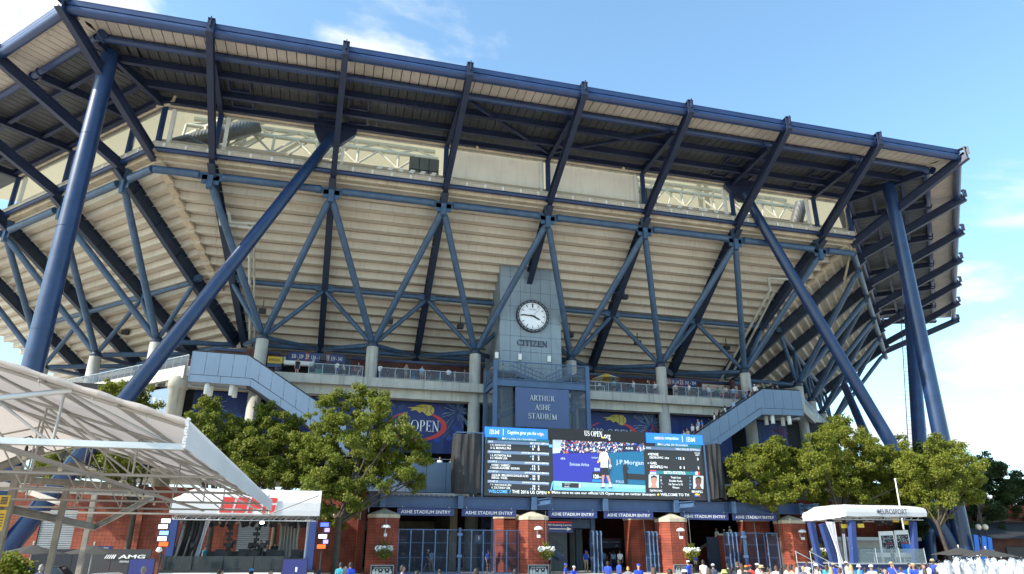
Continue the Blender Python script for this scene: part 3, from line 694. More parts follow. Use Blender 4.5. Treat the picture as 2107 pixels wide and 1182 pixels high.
# white downpipes
W = face_w('front')
MB().path([at(1580, 573, y=15.5), at(1650, 576, y=15.5)], .14).build('downpipe', M['pale'], STAD)
MB().path([at(1580, 573, y=15.5), at(1585, 597, y=16.2), at(1482, 785, y=28.5)], .16).build('downpipe', M['pale'], STAD)
MB().path([at(1594, 600, y=16.2), at(1500, 783, y=28.5)], .13).build('downpipe', M['pale'], STAD)
MB().path([at(470, 436, y=14.5), at(474, 458, y=14.8), at(548, 462, y=14.8)], .13).build('downpipe', M['pale'], STAD)
MB().path([at(513, 462, y=15), at(515, 720, y=28.5)], .16).build('downpipe', M['pale'], STAD)
MB().path([at(522, 462, y=15), at(524, 720, y=28.5)], .12).build('downpipe', M['pale'], STAD)
MB().path([at(452, 440, y=14.5), at(454, 462, y=14.8), at(520, 470, y=14.9)], .14).build('downpipe', M['pale'], STAD)
MB().path([at(322, 220, y=11.5), at(345, 216, y=11.4), at(357, 208, y=11.2), at(361, 196, y=10.9)], .15).build('downpipe', M['tan'], STAD)
MB().path([(34, 11.6, shz(11.7)-.62), (34.5, 11.5, shz(11.7)-.3), (34.5, 11.0, 40.2)], .14).build('downpipe', M['tan'], STAD)
MB().path([(51.4, 11.6, shz(11.7)-.62), (50.6, 11.5, shz(11.7)-.3), (50.6, 11.0, 40.2)], .14).build('downpipe', M['tan'], STAD)
MB().path([(79, 11.6, shz(11.7)-.62), (79.7, 13, 34.6), (81.6, 17, 32.5)], .16).build('downpipe', M['tan'], STAD)
# dark small floodlights clamped under the stand
for (u, v, d) in ((540, 640, 24), (665, 738, 22.5), (947, 672, 24.5), (802, 661, 24.5), (1173, 690, 24.5), (1312, 705, 24.5), (1495, 716, 25), (1285, 611, 20), (420, 643, 26), (258, 684, 27)):
    p = at(u, v, y=d if u > 450 else d+12); MB().box(p.x-.35, p.x+.35, p.y-.3, p.y+.3, p.z-.25, p.z+.2).bar((p.x, p.y, p.z), (p.x, p.y, p.z+1.2), .08, .08, (1, 0, 0)).build('floodlight', M['black'], STAD)
# ------------------------------------------------------------------ concourse level of the stadium
z0f, z1f = 16.95, 17.85
def slab_part(x0, x1, name='concourse_slab'):
    mb = MB(); mb.box(x0, x1, 20.25, 34, z0f, z1f); o = mb.build(name, M['concrete'], STAD)
    MB().box(x0, x1, 20.95, 22.2, 16.05, z0f-.004).build('slab_beam', M['pale'], o); return o
for a, b in ((9.0, 20.6), (20.62, 31.4), (31.42, 38.8), (45.7, 53.0), (53.02, 63.8), (63.82, 75.5)): slab_part(a, b)
# the concourse turns away at both ends
for sg, cx in ((-1, 9.0), (1, 75.5)):
    e = Vector((sg*SQ, SQ, 0)); p = Vector((cx, 20.3, 0)); mb = MB()
    for k in range(3):
        a = p+e*(k*9.0); b = p+e*(k*9.0+8.97)
        mb = MB(); mb.bar(a+Vector((0, .0, 17.3)), b+Vector((0, 0, 17.3)), .5, 1.15); mb.bar(a+Vector((-sg*4, 4, 17.3)), b+Vector((-sg*4, 4, 17.3)), 8, .9); o = mb.build('concourse_slab', M['pale'], STAD)
        rl = MB(); rl.bar(a+Vector((0, 0, 18.95)), b+Vector((0, 0, 18.95)), .07, .07)
        for q in range(8): c = lerp(a, b, q/7.9); rl.bar(c+Vector((0, 0, 17.85)), c+Vector((0, 0, 18.95)), .05, .05, (1, 0, 0))
        rl.build('railing', M['rail'], o)
        gl = MB(); gl.quad(a+Vector((0, 0, 17.95)), b+Vector((0, 0, 17.95)), b+Vector((0, 0, 18.9)), a+Vector((0, 0, 18.9))); gl.build('railing_mesh', M['railglass'], o)
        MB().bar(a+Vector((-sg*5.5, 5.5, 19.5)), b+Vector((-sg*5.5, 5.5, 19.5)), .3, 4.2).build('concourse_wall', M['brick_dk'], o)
def rail_run(x0, x1, y, z, h=1.1, step=1.45, name='railing'):
    mb = MB(); mb.bar((x0, y, z+h), (x1, y, z+h), .06, .06).bar((x0, y, z+.12), (x1, y, z+.12), .04, .04)
    n = max(1, round((x1-x0)/step))
    for j in range(n+1): x = lerp(x0, x1, j/n); mb.bar((x, y, z), (x, y, z+h), .06, .06, (1, 0, 0))
    o = mb.build(name, M['rail'], STAD)
    MB().quad((x0, y+.03, z+.15), (x1, y+.03, z+.15), (x1, y+.03, z+h-.05), (x0, y+.03, z+h-.05)).build('railing_mesh', M['railglass'], o)
for a, b in ((20.0, 25.2), (26.9, 36.1), (47.0, 57.6), (59.3, 68.6)): rail_run(a, b, 20.45, z1f)
# concourse back wall: brick with recessed blue kiosks
yw = 27.0
def wall_piece(x0, x1, z0, z1, m, y=yw, nm='concourse_wall'): return MB().box(x0, x1, y, y+.4, z0, z1).build(nm, M[m], STAD)
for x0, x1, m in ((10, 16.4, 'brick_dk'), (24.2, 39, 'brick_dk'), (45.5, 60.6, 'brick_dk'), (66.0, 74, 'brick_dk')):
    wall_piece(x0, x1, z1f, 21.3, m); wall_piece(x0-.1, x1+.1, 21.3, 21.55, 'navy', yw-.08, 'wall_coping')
for x0, x1 in ((16.4, 24.2), (60.6, 66.0)):
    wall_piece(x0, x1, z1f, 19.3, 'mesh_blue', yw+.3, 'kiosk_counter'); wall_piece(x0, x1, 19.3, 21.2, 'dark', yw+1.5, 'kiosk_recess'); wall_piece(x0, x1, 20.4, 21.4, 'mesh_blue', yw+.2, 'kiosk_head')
def wsign(u0, v0, u1, v1, y, items, base, label, name='direction_sign'):
    p0, p1 = at(u0, v1, y=y), at(u1, v0, y=y)
    t = thing(name, (p0.x, y, p0.z), label, 'sign')
    MB().box(p0.x, p1.x, y, y+.12, p0.z, p1.z).build('board', M[base], t)
    w, h = p1.x-p0.x, p1.z-p0.z
    by = {}
    for it in items:
        mb = by.setdefault((it['k'], it['m']), MB())
        if it['k'] == 'r': mb.box(p0.x+w*it['x'], p0.x+w*(it['x']+it['w']), y-it.get('d', .02), y-.002, p0.z+h*it['y'], p0.z+h*(it['y']+it['h']))
        else: word(mb, it['s'], (p0.x+w*it['x'], y-.035, p0.z+h*it['y']), w*it['w'], h*it['h'], bold=it.get('b', 0))
    for (k_, m), mb in by.items(): mb.build('lettering' if k_ == 't' else ('arrow_shaft' if m == 'white' else 'sign_field'), M[m], t)
    return t
T_ = lambda s, x, y, w, h, m='white', b=0.: dict(k='t', s=s, x=x, y=y, w=w, h=h, m=m, b=b)
R_ = lambda x, y, w, h, m, d=.02: dict(k='r', x=x, y=y, w=w, h=h, m=m, d=d)
wsign(592, 731, 712, 741, yw-.2, [R_(.29, -.05, .075, 1.1, 'maroon'), R_(.645, -.05, .075, 1.1, 'maroon'), T_('39', .30, .2, .055, .6), T_('39', .655, .2, .055, .6), T_('338 - 339', .06, .25, .20, .45), T_('134 - 135', .40, .25, .21, .45), T_('339 - 340', .74, .25, .20, .45)], 'sign_blue', 'blue section sign with two maroon 39 squares over the kiosk beside the left columns')
wsign(1366, 782, 1434, 792, yw-.2, [R_(.08, -.05, .13, 1.1, 'maroon'), R_(.46, -.05, .12, 1.1, 'maroon'), T_('21', .09, .2, .1, .6), T_('21', .475, .2, .09, .6), T_('303 - 304', .63, .25, .32, .45), T_('103 - 104', .24, .25, .20, .45)], 'sign_blue', 'blue section sign with maroon 21 squares over the concourse on the right')
wsign(1446, 795, 1517, 806, yw-.3, [R_(0, -.45, 1, .45, 'red'), T_('FRANKS & SAUSAGES', .05, .3, .40, .4, 'red'), T_('FRANKS & SAUSAGES', .55, .3, .40, .4, 'red')], 'pale', 'cream FRANKS & SAUSAGES fascia with red strip on the concourse kiosk', 'kiosk_sign')
wsign(550, 735, 582, 747, yw-.3, [R_(0, -.55, 1, .55, 'beam_blue'), T_('NEW YORK DELI BAR', .08, .3, .75, .4, 'letter_dark')], 'yellow', 'pale yellow and blue deli fascia beside the tall column at left', 'kiosk_sign')
p0, p1 = at(584, 752, y=25.5), at(645, 744, y=25.5)
t = thing('awning', (p0.x, 25.5, p0.z), 'rolled white awning on a metal rod at the concourse kiosk', 'awning'); MB().tube((p0.x, 25.5, p0.z+.3), (p1.x, 25.5, p0.z+.3), .28, None, 12).build('fabric_roll', M['white'], t); MB().tube((p0.x-.2, 25.5, p0.z+.3), (p1.x+.2, 25.5, p0.z+.3), .05).box(p0.x-.1, p0.x+.1, 25.4, 27, p0.z+.2, p0.z+.9).box(p1.x-.1, p1.x+.1, 25.4, 27, p0.z+.2, p0.z+.9).build('bracket', M['rail'], t)
bin_mb = MB().lathe((0, 0, 0), [(.3, 0), (.36, .1), (.36, 1.0), (.40, 1.05), (.36, 1.25), (.2, 1.35)], 14); bin_me = bin_mb.mesh('bin_body', M['mesh_blue'])
bl_me = MB().lathe((0, 0, 0), [(.375, .35), (.375, .72)], 14).mesh('bin_label', M['tealbin']); bl2 = MB().lathe((0, 0, 0), [(.375, .35), (.375, .72)], 14).mesh('bin_label', M['beam_blue'])
for n_, (u, y, b2, lab) in enumerate(((656, 21.5, 0, 'blue litter bin with green band below the maroon 39 sign'), (572, 24, 1, 'blue litter bin beside the yellow deli fascia'), (853, 22, 1, 'wide blue litter bin on the concourse left of the green one'), (905, 22, 0, 'green banded litter bin on the concourse near the clock tower'), (1272, 22, 1, 'blue litter bin beside the yellow parasol'), (1297, 22, 0, 'green banded litter bin behind the man with crossed legs on the right concourse'), (1447, 22.5, 1, 'blue litter bin under the cream kiosk fascia'), (1468, 22.5, 0, 'green banded litter bin under the cream kiosk fascia'))):
    p = at(u, 770, y=y); t = thing('litter_bin', (p.x, y, z1f), lab, 'litter bin', 'litter bins on the concourse'); link('bin_body', bin_me, t); link('bin_label', (bl2 if b2 else bl_me), t)
p = at(1247, 781, y=22.5); t = thing('parasol', (p.x, 22.5, z1f), 'yellow and white parasol on the upper concourse beside the stair tower', 'parasol')
MB().tube((p.x, 22.5, z1f), (p.x, 22.5, z1f+2.6), .04).build('pole', M['rail'], t)
for j in range(8):
    a0, a1 = 2*math.pi*j/8, 2*math.pi*(j+1)/8; c = Vector((p.x, 22.5, z1f+2.6))
    MB().add([c, c+Vector((1.7*math.cos(a0), 1.7*math.sin(a0), -.75)), c+Vector((1.7*math.cos(a1), 1.7*math.sin(a1), -.75))], [(0, 1, 2)]).build('canopy_panel', M['yellow' if j % 2 else 'white'], t)
p = at(1222, 790, y=22.5); t = thing('folding_table', (p.x, 22.5, z1f), 'white folding table beside the yellow parasol', 'table'); MB().box(p.x-1, p.x+1.2, 22.1, 22.9, z1f+1.0, z1f+1.06).build('tabletop', M['white'], t)
for dx in (-.9, 1.1):
    for dy in (-.3, .3): MB().bar((p.x+dx, 22.5+dy, z1f), (p.x+dx, 22.5+dy, z1f+1), .08, .08, (1, 0, 0)).build('leg', M['white'], t)
# mezzanine: floor, dark hall, parapet panels
MB().box(4, 37, 14.4, 27, 7.6, 7.9).build('mezzanine_floor', M['concrete'], STAD); MB().box(46.8, 76, 14.4, 27, 7.6, 7.9).build('mezzanine_floor', M['concrete'], STAD)
MB().box(37.002, 46.798, 16.5, 27, 7.6, 7.9).build('mezzanine_floor', M['concrete'], STAD)
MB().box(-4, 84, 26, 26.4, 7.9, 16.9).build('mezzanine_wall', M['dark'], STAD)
def parapet(x0, x1, y, z0, z1, m='clad', w=1.85):
    n = max(1, round((x1-x0)/w)); pm = {}
    base = MB().box(x0, x1, y+.06, y+.3, z0, z1-.02).build('parapet', M['joint'], STAD)
    for j in range(n):
        a, b = lerp(x0, x1, j/n), lerp(x0, x1, (j+1)/n)
        MB().box(a+.02, b-.02, y, y+.055, z0, z1).build('parapet_panel', M[m], base)
parapet(22.5, 36.5, 14.1, 6.42, 9.05, 'clad_esc'); parapet(48.5, 57, 14.1, 6.42, 9.0, 'clad_esc'); parapet(64, 84, 15.8, 6.62, 8.6, 'clad_esc')
MB().box(22.5, 36.5, 14.02, 14.06, 9.3, 9.36).build('railing', M['rail'], STAD)
# ------------------------------------------------------------------ podium: brick wall, gate hall
POD = thing('podium_building', (42, 20, 0), 'red block podium building at the foot of the stadium with roller shutters', 'building')
def bw(x0, x1, y, z0, z1, m='brick_lg', d=.5, nm='wall'): return MB().box(x0, x1, y, y+d, z0, z1).build(nm, M[m], POD)
xs = [-24, -14, -4.5, 2.0]
for a, b in zip(xs[:-1], xs[1:]): bw(a+.05, b-.05, 13.9, -.3, 6.4)
bw(4.35, 8.6, 13.9, -.3, 6.4); bw(8.75, 16.2, 13.9, -.3, 6.4); bw(18.6, 25.6, 13.9, -.3, 6.4)
bw(-24, 26, 14.45, -.3, 6.38, 'dark', .2)
bw(2.0, 4.35, 14.0, 4.6, 6.4); bw(16.2, 18.6, 14.0, 4.9, 6.4)
def shutter(x0, x1, y, z0, z1):
    o = MB().box(x0, x1, y+.05, y+.1, z0, z1).build('roller_shutter', M['joint'], POD); n = int((z1-z0)/.16)
    me = MB().prism([(0, 0, 0), (0, -.05, .03), (0, -.05, .12), (0, 0, .15)], (0, 0, 0), (x1-x0, 0, 0)).mesh('slat', M['soffit'])
    for j in range(n): link('slat', me, o, Vector((x0, y+.05, z0+j*.16))-WORLD[POD.name])
shutter(2.0, 4.35, 13.95, -.3, 4.6); shutter(16.2, 18.6, 13.95, 0, 4.9)
for xx in (-14, -4.5, 8.67): bw(xx-.35, xx+.35, 13.6, -.3, 6.55, 'brick_lg', .3, 'pilaster')
for z in (1.2, 3.1, 5.0):
    MB().box(-24, 2.0, 13.885, 13.9, z, z+.04).box(4.35, 16.2, 13.885, 13.9, z, z+.04).box(18.6, 25.6, 13.885, 13.9, z, z+.04).build('course_joint', M['maroon'], POD)
bw(67.8, 100, 15.8, -.3, 6.6, 'brick'); bw(67.8, 68.3, 12, -.3, 6.4, 'brick', 3.8); bw(68.0, 68.4, 16.3, -.3, 7.6, 'brick_dk', 14)
bw(25.6, 26.1, 12.2, -.3, 6.4, 'brick', 2.2)
# hall behind the gates
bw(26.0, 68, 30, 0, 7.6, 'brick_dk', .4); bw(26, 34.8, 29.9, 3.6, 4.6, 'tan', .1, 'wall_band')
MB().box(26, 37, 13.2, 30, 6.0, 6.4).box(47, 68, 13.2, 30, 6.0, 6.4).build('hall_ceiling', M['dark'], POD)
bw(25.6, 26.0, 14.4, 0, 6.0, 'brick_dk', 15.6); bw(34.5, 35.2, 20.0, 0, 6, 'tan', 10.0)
bw(27.0, 31.5, 24, 0, 1.25, 'beam_blue', .8, 'counter')
bw(56.0, 62.0, 26, 0, 2.0, 'clad', .8, 'counter')
for zz in range(8): MB().box(58.5+zz*.55, 66.5, 17.5, 19.0, zz*.30, zz*.30+.298).build('stair_step', M['concrete'], POD)
MB().prism([(55.8, 17.2, 0), (60.5, 17.2, 2.6), (66, 17.2, 2.6), (66, 17.2, 0)], (0, 0, 0), (0, .2, 0)).build('stair_wall', M['brick'], POD)
MB().bar((55.6, 17.1, .1), (60.5, 17.1, 2.75), .3, .16).build('stair_coping', M['pale'], POD)
bw(58.6, 67.0, 12.6, 0, 3.1, 'brick', .4, 'side_wall'); MB().box(58.5, 67.1, 12.5, 13.1, 3.1, 3.25).build('side_wall_cap', M['pale'], POD)
bw(57.4, 58.6, 12.7, 0, 2.95, 'mesh_blue', .1, 'side_door')
# ------------------------------------------------------------------ clock tower
x0, x1, yf = 38.95, 45.75, 19.0
TOW = thing('clock_tower', (42.3, 19, 0), 'tall grey-blue panelled clock tower rising into the stand', 'tower')
MB().box(x0+.05, x1-.05, yf+.06, 26, 7.9, 31.2).build('core', M['joint'], TOW)
nc, nr = 6, 8; cw = (x1-x0)/nc; ch = (31.35-17.9)/nr
pf = MB().box(.016, cw-.016, 0, .055, .016, ch-.016).mesh('cladding_panel', M['clad'])
for i in range(nc):
    for j in range(nr): link('cladding_panel', pf, TOW, Vector((x0+i*cw, yf, 17.9+j*ch))-WORLD[TOW.name])
cs = 7/5; ps = MB().box(0, .05, .016, cs-.016, .016, ch-.016).mesh('cladding_panel', M['clad'])
for i in range(5):
    for j in range(nr): link('cladding_panel', ps, TOW, Vector((x0, yf+.06+i*cs, 17.9+j*ch))-WORLD[TOW.name]); link('cladding_panel', ps, TOW, Vector((x1-.05, yf+.06+i*cs, 17.9+j*ch))-WORLD[TOW.name])
# lower block of the tower inside the stair frame
MB().box(39.1, 45.6, 18.2, 19.0, 0, 17.88).build('stair_core', M['clad'], TOW)
mb = word_r(MB(), 'CITIZEN', (40.82, yf-.03, 21.92), 3.35, .62, th=.10); t = solo(mb, 'lettering', M['letter_dark'], 'dark raised CITIZEN lettering below the tower clock', 'lettering', (42.5, yf, 22))
for xx in (41.1, 44.3, 38.6):
    t = thing('wall_speaker', (xx, yf-.25, 20.55), {41.1: 'small white loudspeaker box on the tower below the letter C', 44.3: 'small white loudspeaker box on the tower below the last letters', 38.6: 'small white loudspeaker box on the left corner of the clock tower'}[xx], 'loudspeaker', 'white boxes on the clock tower'); MB().box(xx-.17, xx+.17, yf-.3, yf-.05, 20.3, 20.95).build('case', M['white'], t); MB().box(xx-.06, xx+.06, yf-.06, yf-.01, 20.5, 20.8).build('bracket', M['rail'], t)
# clock
cc = Vector((42.53, yf, 25.25)); CR = 1.82
CL = thing('clock', cc, 'big round white wall clock with black ring on the tower', 'clock')
def disc(mb, y, r0, r1, n=56, mi=0, th=.12):
    vs = []; 
    for r in (r0, r1):
        for yy in (y, y-th):
            for i in range(n): a = 2*math.pi*i/n; vs.append((cc.x+r*math.cos(a), yy, cc.z+r*math.sin(a)))
    q = lambda k, i: k*n+i % n
    fs = []
    for i in range(n): fs += [(q(1, i), q(1, i+1), q(3, i+1), q(3, i)), (q(2, i), q(2, i+1), q(3, i+1), q(3, i)), (q(0, i), q(0, i+1), q(1, i+1), q(1, i))]
    return mb.add(vs, fs, False, mi)
disc(MB(), yf-.02, CR-.30, CR, th=.28).build('bezel', M['black'], CL)
disc(MB(), yf-.02, .001, CR-.29, th=.16).build('dial', mat('clock_dial', (.86, .86, .88), .4, var=0), CL)
mk = MB()
for i in range(60):
    a = 2*math.pi*i/60; d = Vector((math.sin(a), 0, math.cos(a))); l = (.34 if i % 5 == 0 else .12); w_ = (.07 if i % 5 == 0 else .022)
    if i == 0: l, w_ = .46, .15
    mk.bar(cc+d*(1.43-l)+Vector((0, -.19, 0)), cc+d*1.43+Vector((0, -.19, 0)), w_, .02, (0, 1, 0))
word_r(mk, 'CITIZEN', (cc.x-.42, yf-.2, cc.z+.66), .84, .17); mk.build('hour_mark', M['black'], CL)
mk = MB(); 
for i in range(24):
    a = 2*math.pi*i/24; d = Vector((math.sin(a), 0, math.cos(a))); e = Vector((math.cos(a), 0, -math.sin(a)))
    word(mk, ('TOKYO', 'PARIS', 'LONDON', 'CAIRO', 'DELHI', 'LIMA')[i % 6], cc+d*(CR-.21)-e*.15+Vector((0, -.31, 0)), .3, .11, ex=e, ez=d)
mk.build('ring_marking', M['silver'], CL)
def hand(ang, l, w_, y, back=.3, nm='hand'):
    a = rad(ang); d = Vector((math.sin(a), 0, math.cos(a))); o = Vector((0, y-yf, 0)); e = Vector((math.cos(a), 0, -math.sin(a)))*w_
    MB().prism([cc+o-d*back-e*.6, cc+o-d*back+e*.6, cc+o+d*l*.75+e, cc+o+d*l, cc+o+d*l*.75-e], (0, 0, 0), (0, -.03, 0)).build(nm, M['black'], CL)
hand(273, 1.36, .07, yf-.26, nm='minute_hand'); hand(115, .95, .09, yf-.22, nm='hour_hand'); hand(42, 1.3, .018, yf-.30, nm='second_hand')
# stair frame in front of the tower
fx0, fx1, fy0, fy1, fz = 37.35, 46.65, 14.0, 18.2, 18.75
SF = thing('stair_tower', (42, 16, 0), 'open blue steel stair tower with mesh sides in front of the clock tower', 'stair tower')
for x in (fx0, fx1):
    for y in (fy0, fy1): MB().box(x-.19, x+.19, y-.19, y+.19, 0, fz).build('post', M['frame_blue'], SF)
for z in (11.7, 16.7, 7.2, 4.0):
    hgt = .75
    MB().ibeam((fx0+.2, fy0, z), (fx1-.2, fy0, z), hgt, .3, tf=.08).build('frame_beam', M['frame_blue'], SF)
    for x in (fx0, fx1): MB().ibeam((x, fy0+.2, z), (x, fy1-.2, z), hgt, .3, tf=.08).build('frame_beam', M['frame_blue'], SF)
    MB().box(fx0+.2, fx1-.2, fy0+.3, fy1, z+.2, z+.34).build('landing', M['mesh_blue'], SF)
def mesh_panel(p, e, w, h, pitch=.30, t=.022):
    mb = MB(); e = Vector(e)
    for j in range(int(w/pitch)+1): a = Vector(p)+e*min(w, j*pitch); mb.bar(a, a+Vector((0, 0, h)), t, t, (1, 0, 0))
    for j in range(int(h/pitch)+1): a = Vector(p)+Vector((0, 0, min(h, j*pitch))); mb.bar(a, a+e*w, t, t)
    return mb
for z, h in ((12.1, 4.2), (7.6, 3.7), (4.4, 2.4)):
    for x in (fx0, fx1): MB().quad((x, fy0+.2, z), (x, fy1-.2, z), (x, fy1-.2, z+h), (x, fy0+.2, z+h)).build('mesh_panel', M['railglass'], SF)
    MB().quad((fx0+.2, fy0+.05, z), (39.1, fy0+.05, z), (39.1, fy0+.05, z+h), (fx0+.2, fy0+.05, z+h)).build('mesh_panel', M['railglass'], SF); MB().quad((44.8, fy0+.05, z), (fx1-.2, fy0+.05, z), (fx1-.2, fy0+.05, z+h), (44.8, fy0+.05, z+h)).build('mesh_panel', M['railglass'], SF)
for x in (fx0, fx1): MB().quad((x, fy0+.2, 17.2), (x, fy1-.2, 17.2), (x, fy1-.2, 18.7), (x, fy0+.2, 18.7)).build('mesh_panel', M['railglass'], SF)
mb = MB().bar((fx0, fy0, fz), (fx1, fy0, fz), .1, .1).bar((fx0, fy0, fz), (fx0, fy1, fz), .1, .1).bar((fx1, fy0, fz), (fx1, fy1, fz), .1, .1)
for x in (40.4, 43.5, 45.0): mb.bar((x, fy0, 17), (x, fy0, fz), .07, .07, (1, 0, 0))
mb.build('top_rail', M['frame_blue'], SF)
MB().quad((fx0, fy0+.03, 17.2), (fx1, fy0+.03, 17.2), (fx1, fy0+.03, 18.65), (fx0, fy0+.03, 18.65)).build('mesh_panel', M['railglass'], SF)
def flight(a, b, wy=1.3):
    mb = MB(); a = Vector(a); b = Vector(b); 
    for o_ in (0, wy): mb.bar(a+Vector((0, o_, 0)), b+Vector((0, o_, 0)), .08, .42); mb.bar(a+Vector((0, o_, 1.05)), b+Vector((0, o_, 1.05)), .06, .06); mb.bar(a+Vector((0, o_, .6)), b+Vector((0, o_, .6)), .04, .04)
    for t in np.linspace(0, 1, 9):
        c = lerp(a, b, float(t)); mb.box(c.x-.14, c.x+.14, c.y, c.y+wy, c.z-.03, c.z+.03); mb.bar(c, c+Vector((0, 0, 1.05)), .05, .05, (1, 0, 0))
    mb.build('stair_flight', M['frame_blue'], SF)
flight((39.4, 15.0, 18.0), (42.5, 15.0, 16.9)); flight((45.6, 15.6, 18.2), (43.0, 15.6, 16.9)); flight((37.8, 15.2, 13.6), (40.2, 15.2, 14.6)); flight((44.6, 15.2, 14.3), (46.4, 15.2, 15.2)); flight((37.8, 15.2, 9.9), (41.5, 15.2, 7.4)); flight((39.0, 15.2, 4.2), (44.2, 15.2, 1.0)); flight((46.2, 16.2, 4.2), (42.0, 16.2, 7.2))
MB().box(37.5, 39.5, 14.3, 17.5, 17.75, 17.95).build('landing', M['frame_blue'], SF); MB().box(45.3, 46.5, 14.3, 17.5, 17.75, 17.95).build('landing', M['frame_blue'], SF)
# name board
NB = thing('name_board', (42, 13.8, 12.5), 'flat blue board lettered ARTHUR ASHE STADIUM on the stair tower', 'sign')
MB().box(39.28, 44.62, 13.66, 13.78, 12.5, 16.22).build('board', M['plate_blue'], NB)
mb = word_r(MB(), 'ARTHUR', (40.62, 13.62, 14.98), 2.55, .54, th=.06); word_r(mb, 'ASHE', (41.15, 13.62, 14.13), 1.55, .54, th=.06); word_r(mb, 'STADIUM', (40.52, 13.62, 13.25), 2.8, .56, th=.06); mb.build('lettering', M['silver'], NB)
for x in np.linspace(39.5, 44.4, 6): MB().box(x-.03, x+.03, 13.7, 14, 12.35, 12.5).build('bracket', M['frame_blue'], NB); MB().box(x-.03, x+.03, 13.7, 14, 16.22, 16.4).build('bracket', M['frame_blue'], NB)
# ------------------------------------------------------------------ escalators
def escalator(mirror, label):
    X = (lambda x: x) if not mirror else (lambda x: 83.05-x)
    E = thing('escalator', (X(15), 17, 0), label, 'escalator', 'covered escalators either side of the entrance')
    yf = 17.0; yb = 19.0
    top = [(9.98, 18.5), (14.7, 18.42), (24.5, 12.45)]; bot = [(9.98, 16.40), (15.3, 16.32), (25.3, 10.2)]; und = [(10.1, 15.72), (15.1, 15.66), (24.7, 9.75)]
    def pl(l, x):
        for (a, za), (b, zb) in zip(l[:-1], l[1:]):
            if a <= x <= b: return za+(zb-za)*(x-a)/(b-a)
        return l[-1][1] if x > l[-1][0] else l[0][1]
    xs = list(np.arange(9.98, 24.5, 1.17))
    for y, s in ((yf, 1), (yb, -1)):
        for a, b in zip(xs[:-1], xs[1:]):
            a += .016; b -= .016; pts = [(a, pl(bot, a)), (b, pl(bot, b)), (b, pl(top, b)), (a, pl(top, a))]
            for kx, kz in (top[1],):
                if a < kx < b: pts.insert(3, (kx, kz))
            for kx, kz in (bot[1],):
                if a < kx < b: pts.insert(1, (kx, kz))
            MB().prism([(X(p[0]), y, p[1]) for p in pts], (0, 0, 0), (0, .06*s, 0)).build('side_panel', M['clad_esc'], E)
        for a, b in ((9.98, 12.6), (12.6, 15.2), (15.2, 18.0), (18.0, 20.8), (20.8, 24.5)):
            a += .016; b -= .016; MB().prism([(X(p[0]), y+.01*s, p[1]) for p in ((a, pl(und, a)), (b, pl(und, b)), (b, pl(bot, b)-.04), (a, pl(bot, a)-.04))], (0, 0, 0), (0, .06*s, 0)).build('skirt_panel', M['clad_esc'], E)
    mb = MB()
    for l0, l1 in (((9.98, 15.1)), ((15.1, 24.5))):
        mb.add([(X(l0), yf+.1, pl(und, l0)+.05), (X(l1), yf+.1, pl(und, l1)+.05), (X(l1), yb-.1, pl(und, l1)+.05), (X(l0), yb-.1, pl(und, l0)+.05)], [(0, 1, 2, 3)])
    mb.build('underside', M['soffit'], E)
    mb = MB()      # dark core, tread ramp and backing
    for l0, l1 in ((9.98, 14.7), (14.7, 24.5)):
        q = [(l0, pl(und, l0)+.08), (l1, pl(und, l1)+.08), (l1, pl(top, l1)-1.0), (l0, pl(top, l0)-1.0)]
        mb.prism([(X(p[0]), yf+.07, p[1]) for p in q], (0, 0, 0), (0, yb-yf-.14, 0))
    mb.build('core', M['joint'], E)
    for y in (yf+.1, yb-.1):
        MB().path([(X(9.98), y, 18.58), (X(14.7), y, 18.5), (X(24.5), y, 12.53)], .06, 6).build('handrail', M['black'], E)
    MB().box(min(X(9.9), X(9.98)), max(X(9.9), X(9.98)), yf, yb, 15.75, 18.5).build('end_panel', M['clad_esc'], E)
    lm = MB().lathe((0, 0, 0), [(.19, -.95), (.22, -.93), (.22, 0)], 12).mesh('downlight', M['white'])
    for x, y in ((11.5, 17.5), (11.7, 18.4), (13.6, 17.5), (13.8, 18.4)): link('downlight', lm, E, Vector((X(x), y, 15.7))-WORLD[E.name])
    return E
escalator(False, 'grey-blue panelled escalator descending to the right at the left end'); escalator(True, 'grey-blue panelled escalator descending to the left, carrying riders')
# ------------------------------------------------------------------ banners hung behind the columns
def firework(mb, c, y, r, n, seed, w=.03):
    q = random.Random(seed)
    for j in range(n):
        a = q.uniform(0, 2*math.pi); d = Vector((math.cos(a), 0, math.sin(a))); l = q.uniform(.4, 1)*r; s = q.uniform(.1, .4)*l
        p = Vector((c[0], y, c[1])); 
        a0, a1 = p+d*s, p+d*l+Vector((0, 0, -.12*l)); e = d.cross(Vector((0, 1, 0)))*w
        mb.add([a0+e*.3, a0-e*.3, a1-e, a1+e], [(0, 1, 2, 3)])
def clip_poly(pts, x0, x1, z0, z1):
    for ax, v, keep in ((0, x0, 1), (0, x1, -1), (1, z0, 1), (1, z1, -1)):
        out = []
        for a, b in zip(pts, pts[1:]+pts[:1]):
            ia, ib = (a[ax]-v)*keep >= 0, (b[ax]-v)*keep >= 0
            if ia: out.append(a)
            if ia != ib:
                t = (v-a[ax])/(b[ax]-a[ax]); out.append((a[0]+(b[0]-a[0])*t, a[1]+(b[1]-a[1])*t))
        pts = out
        if not pts: return []
    return pts
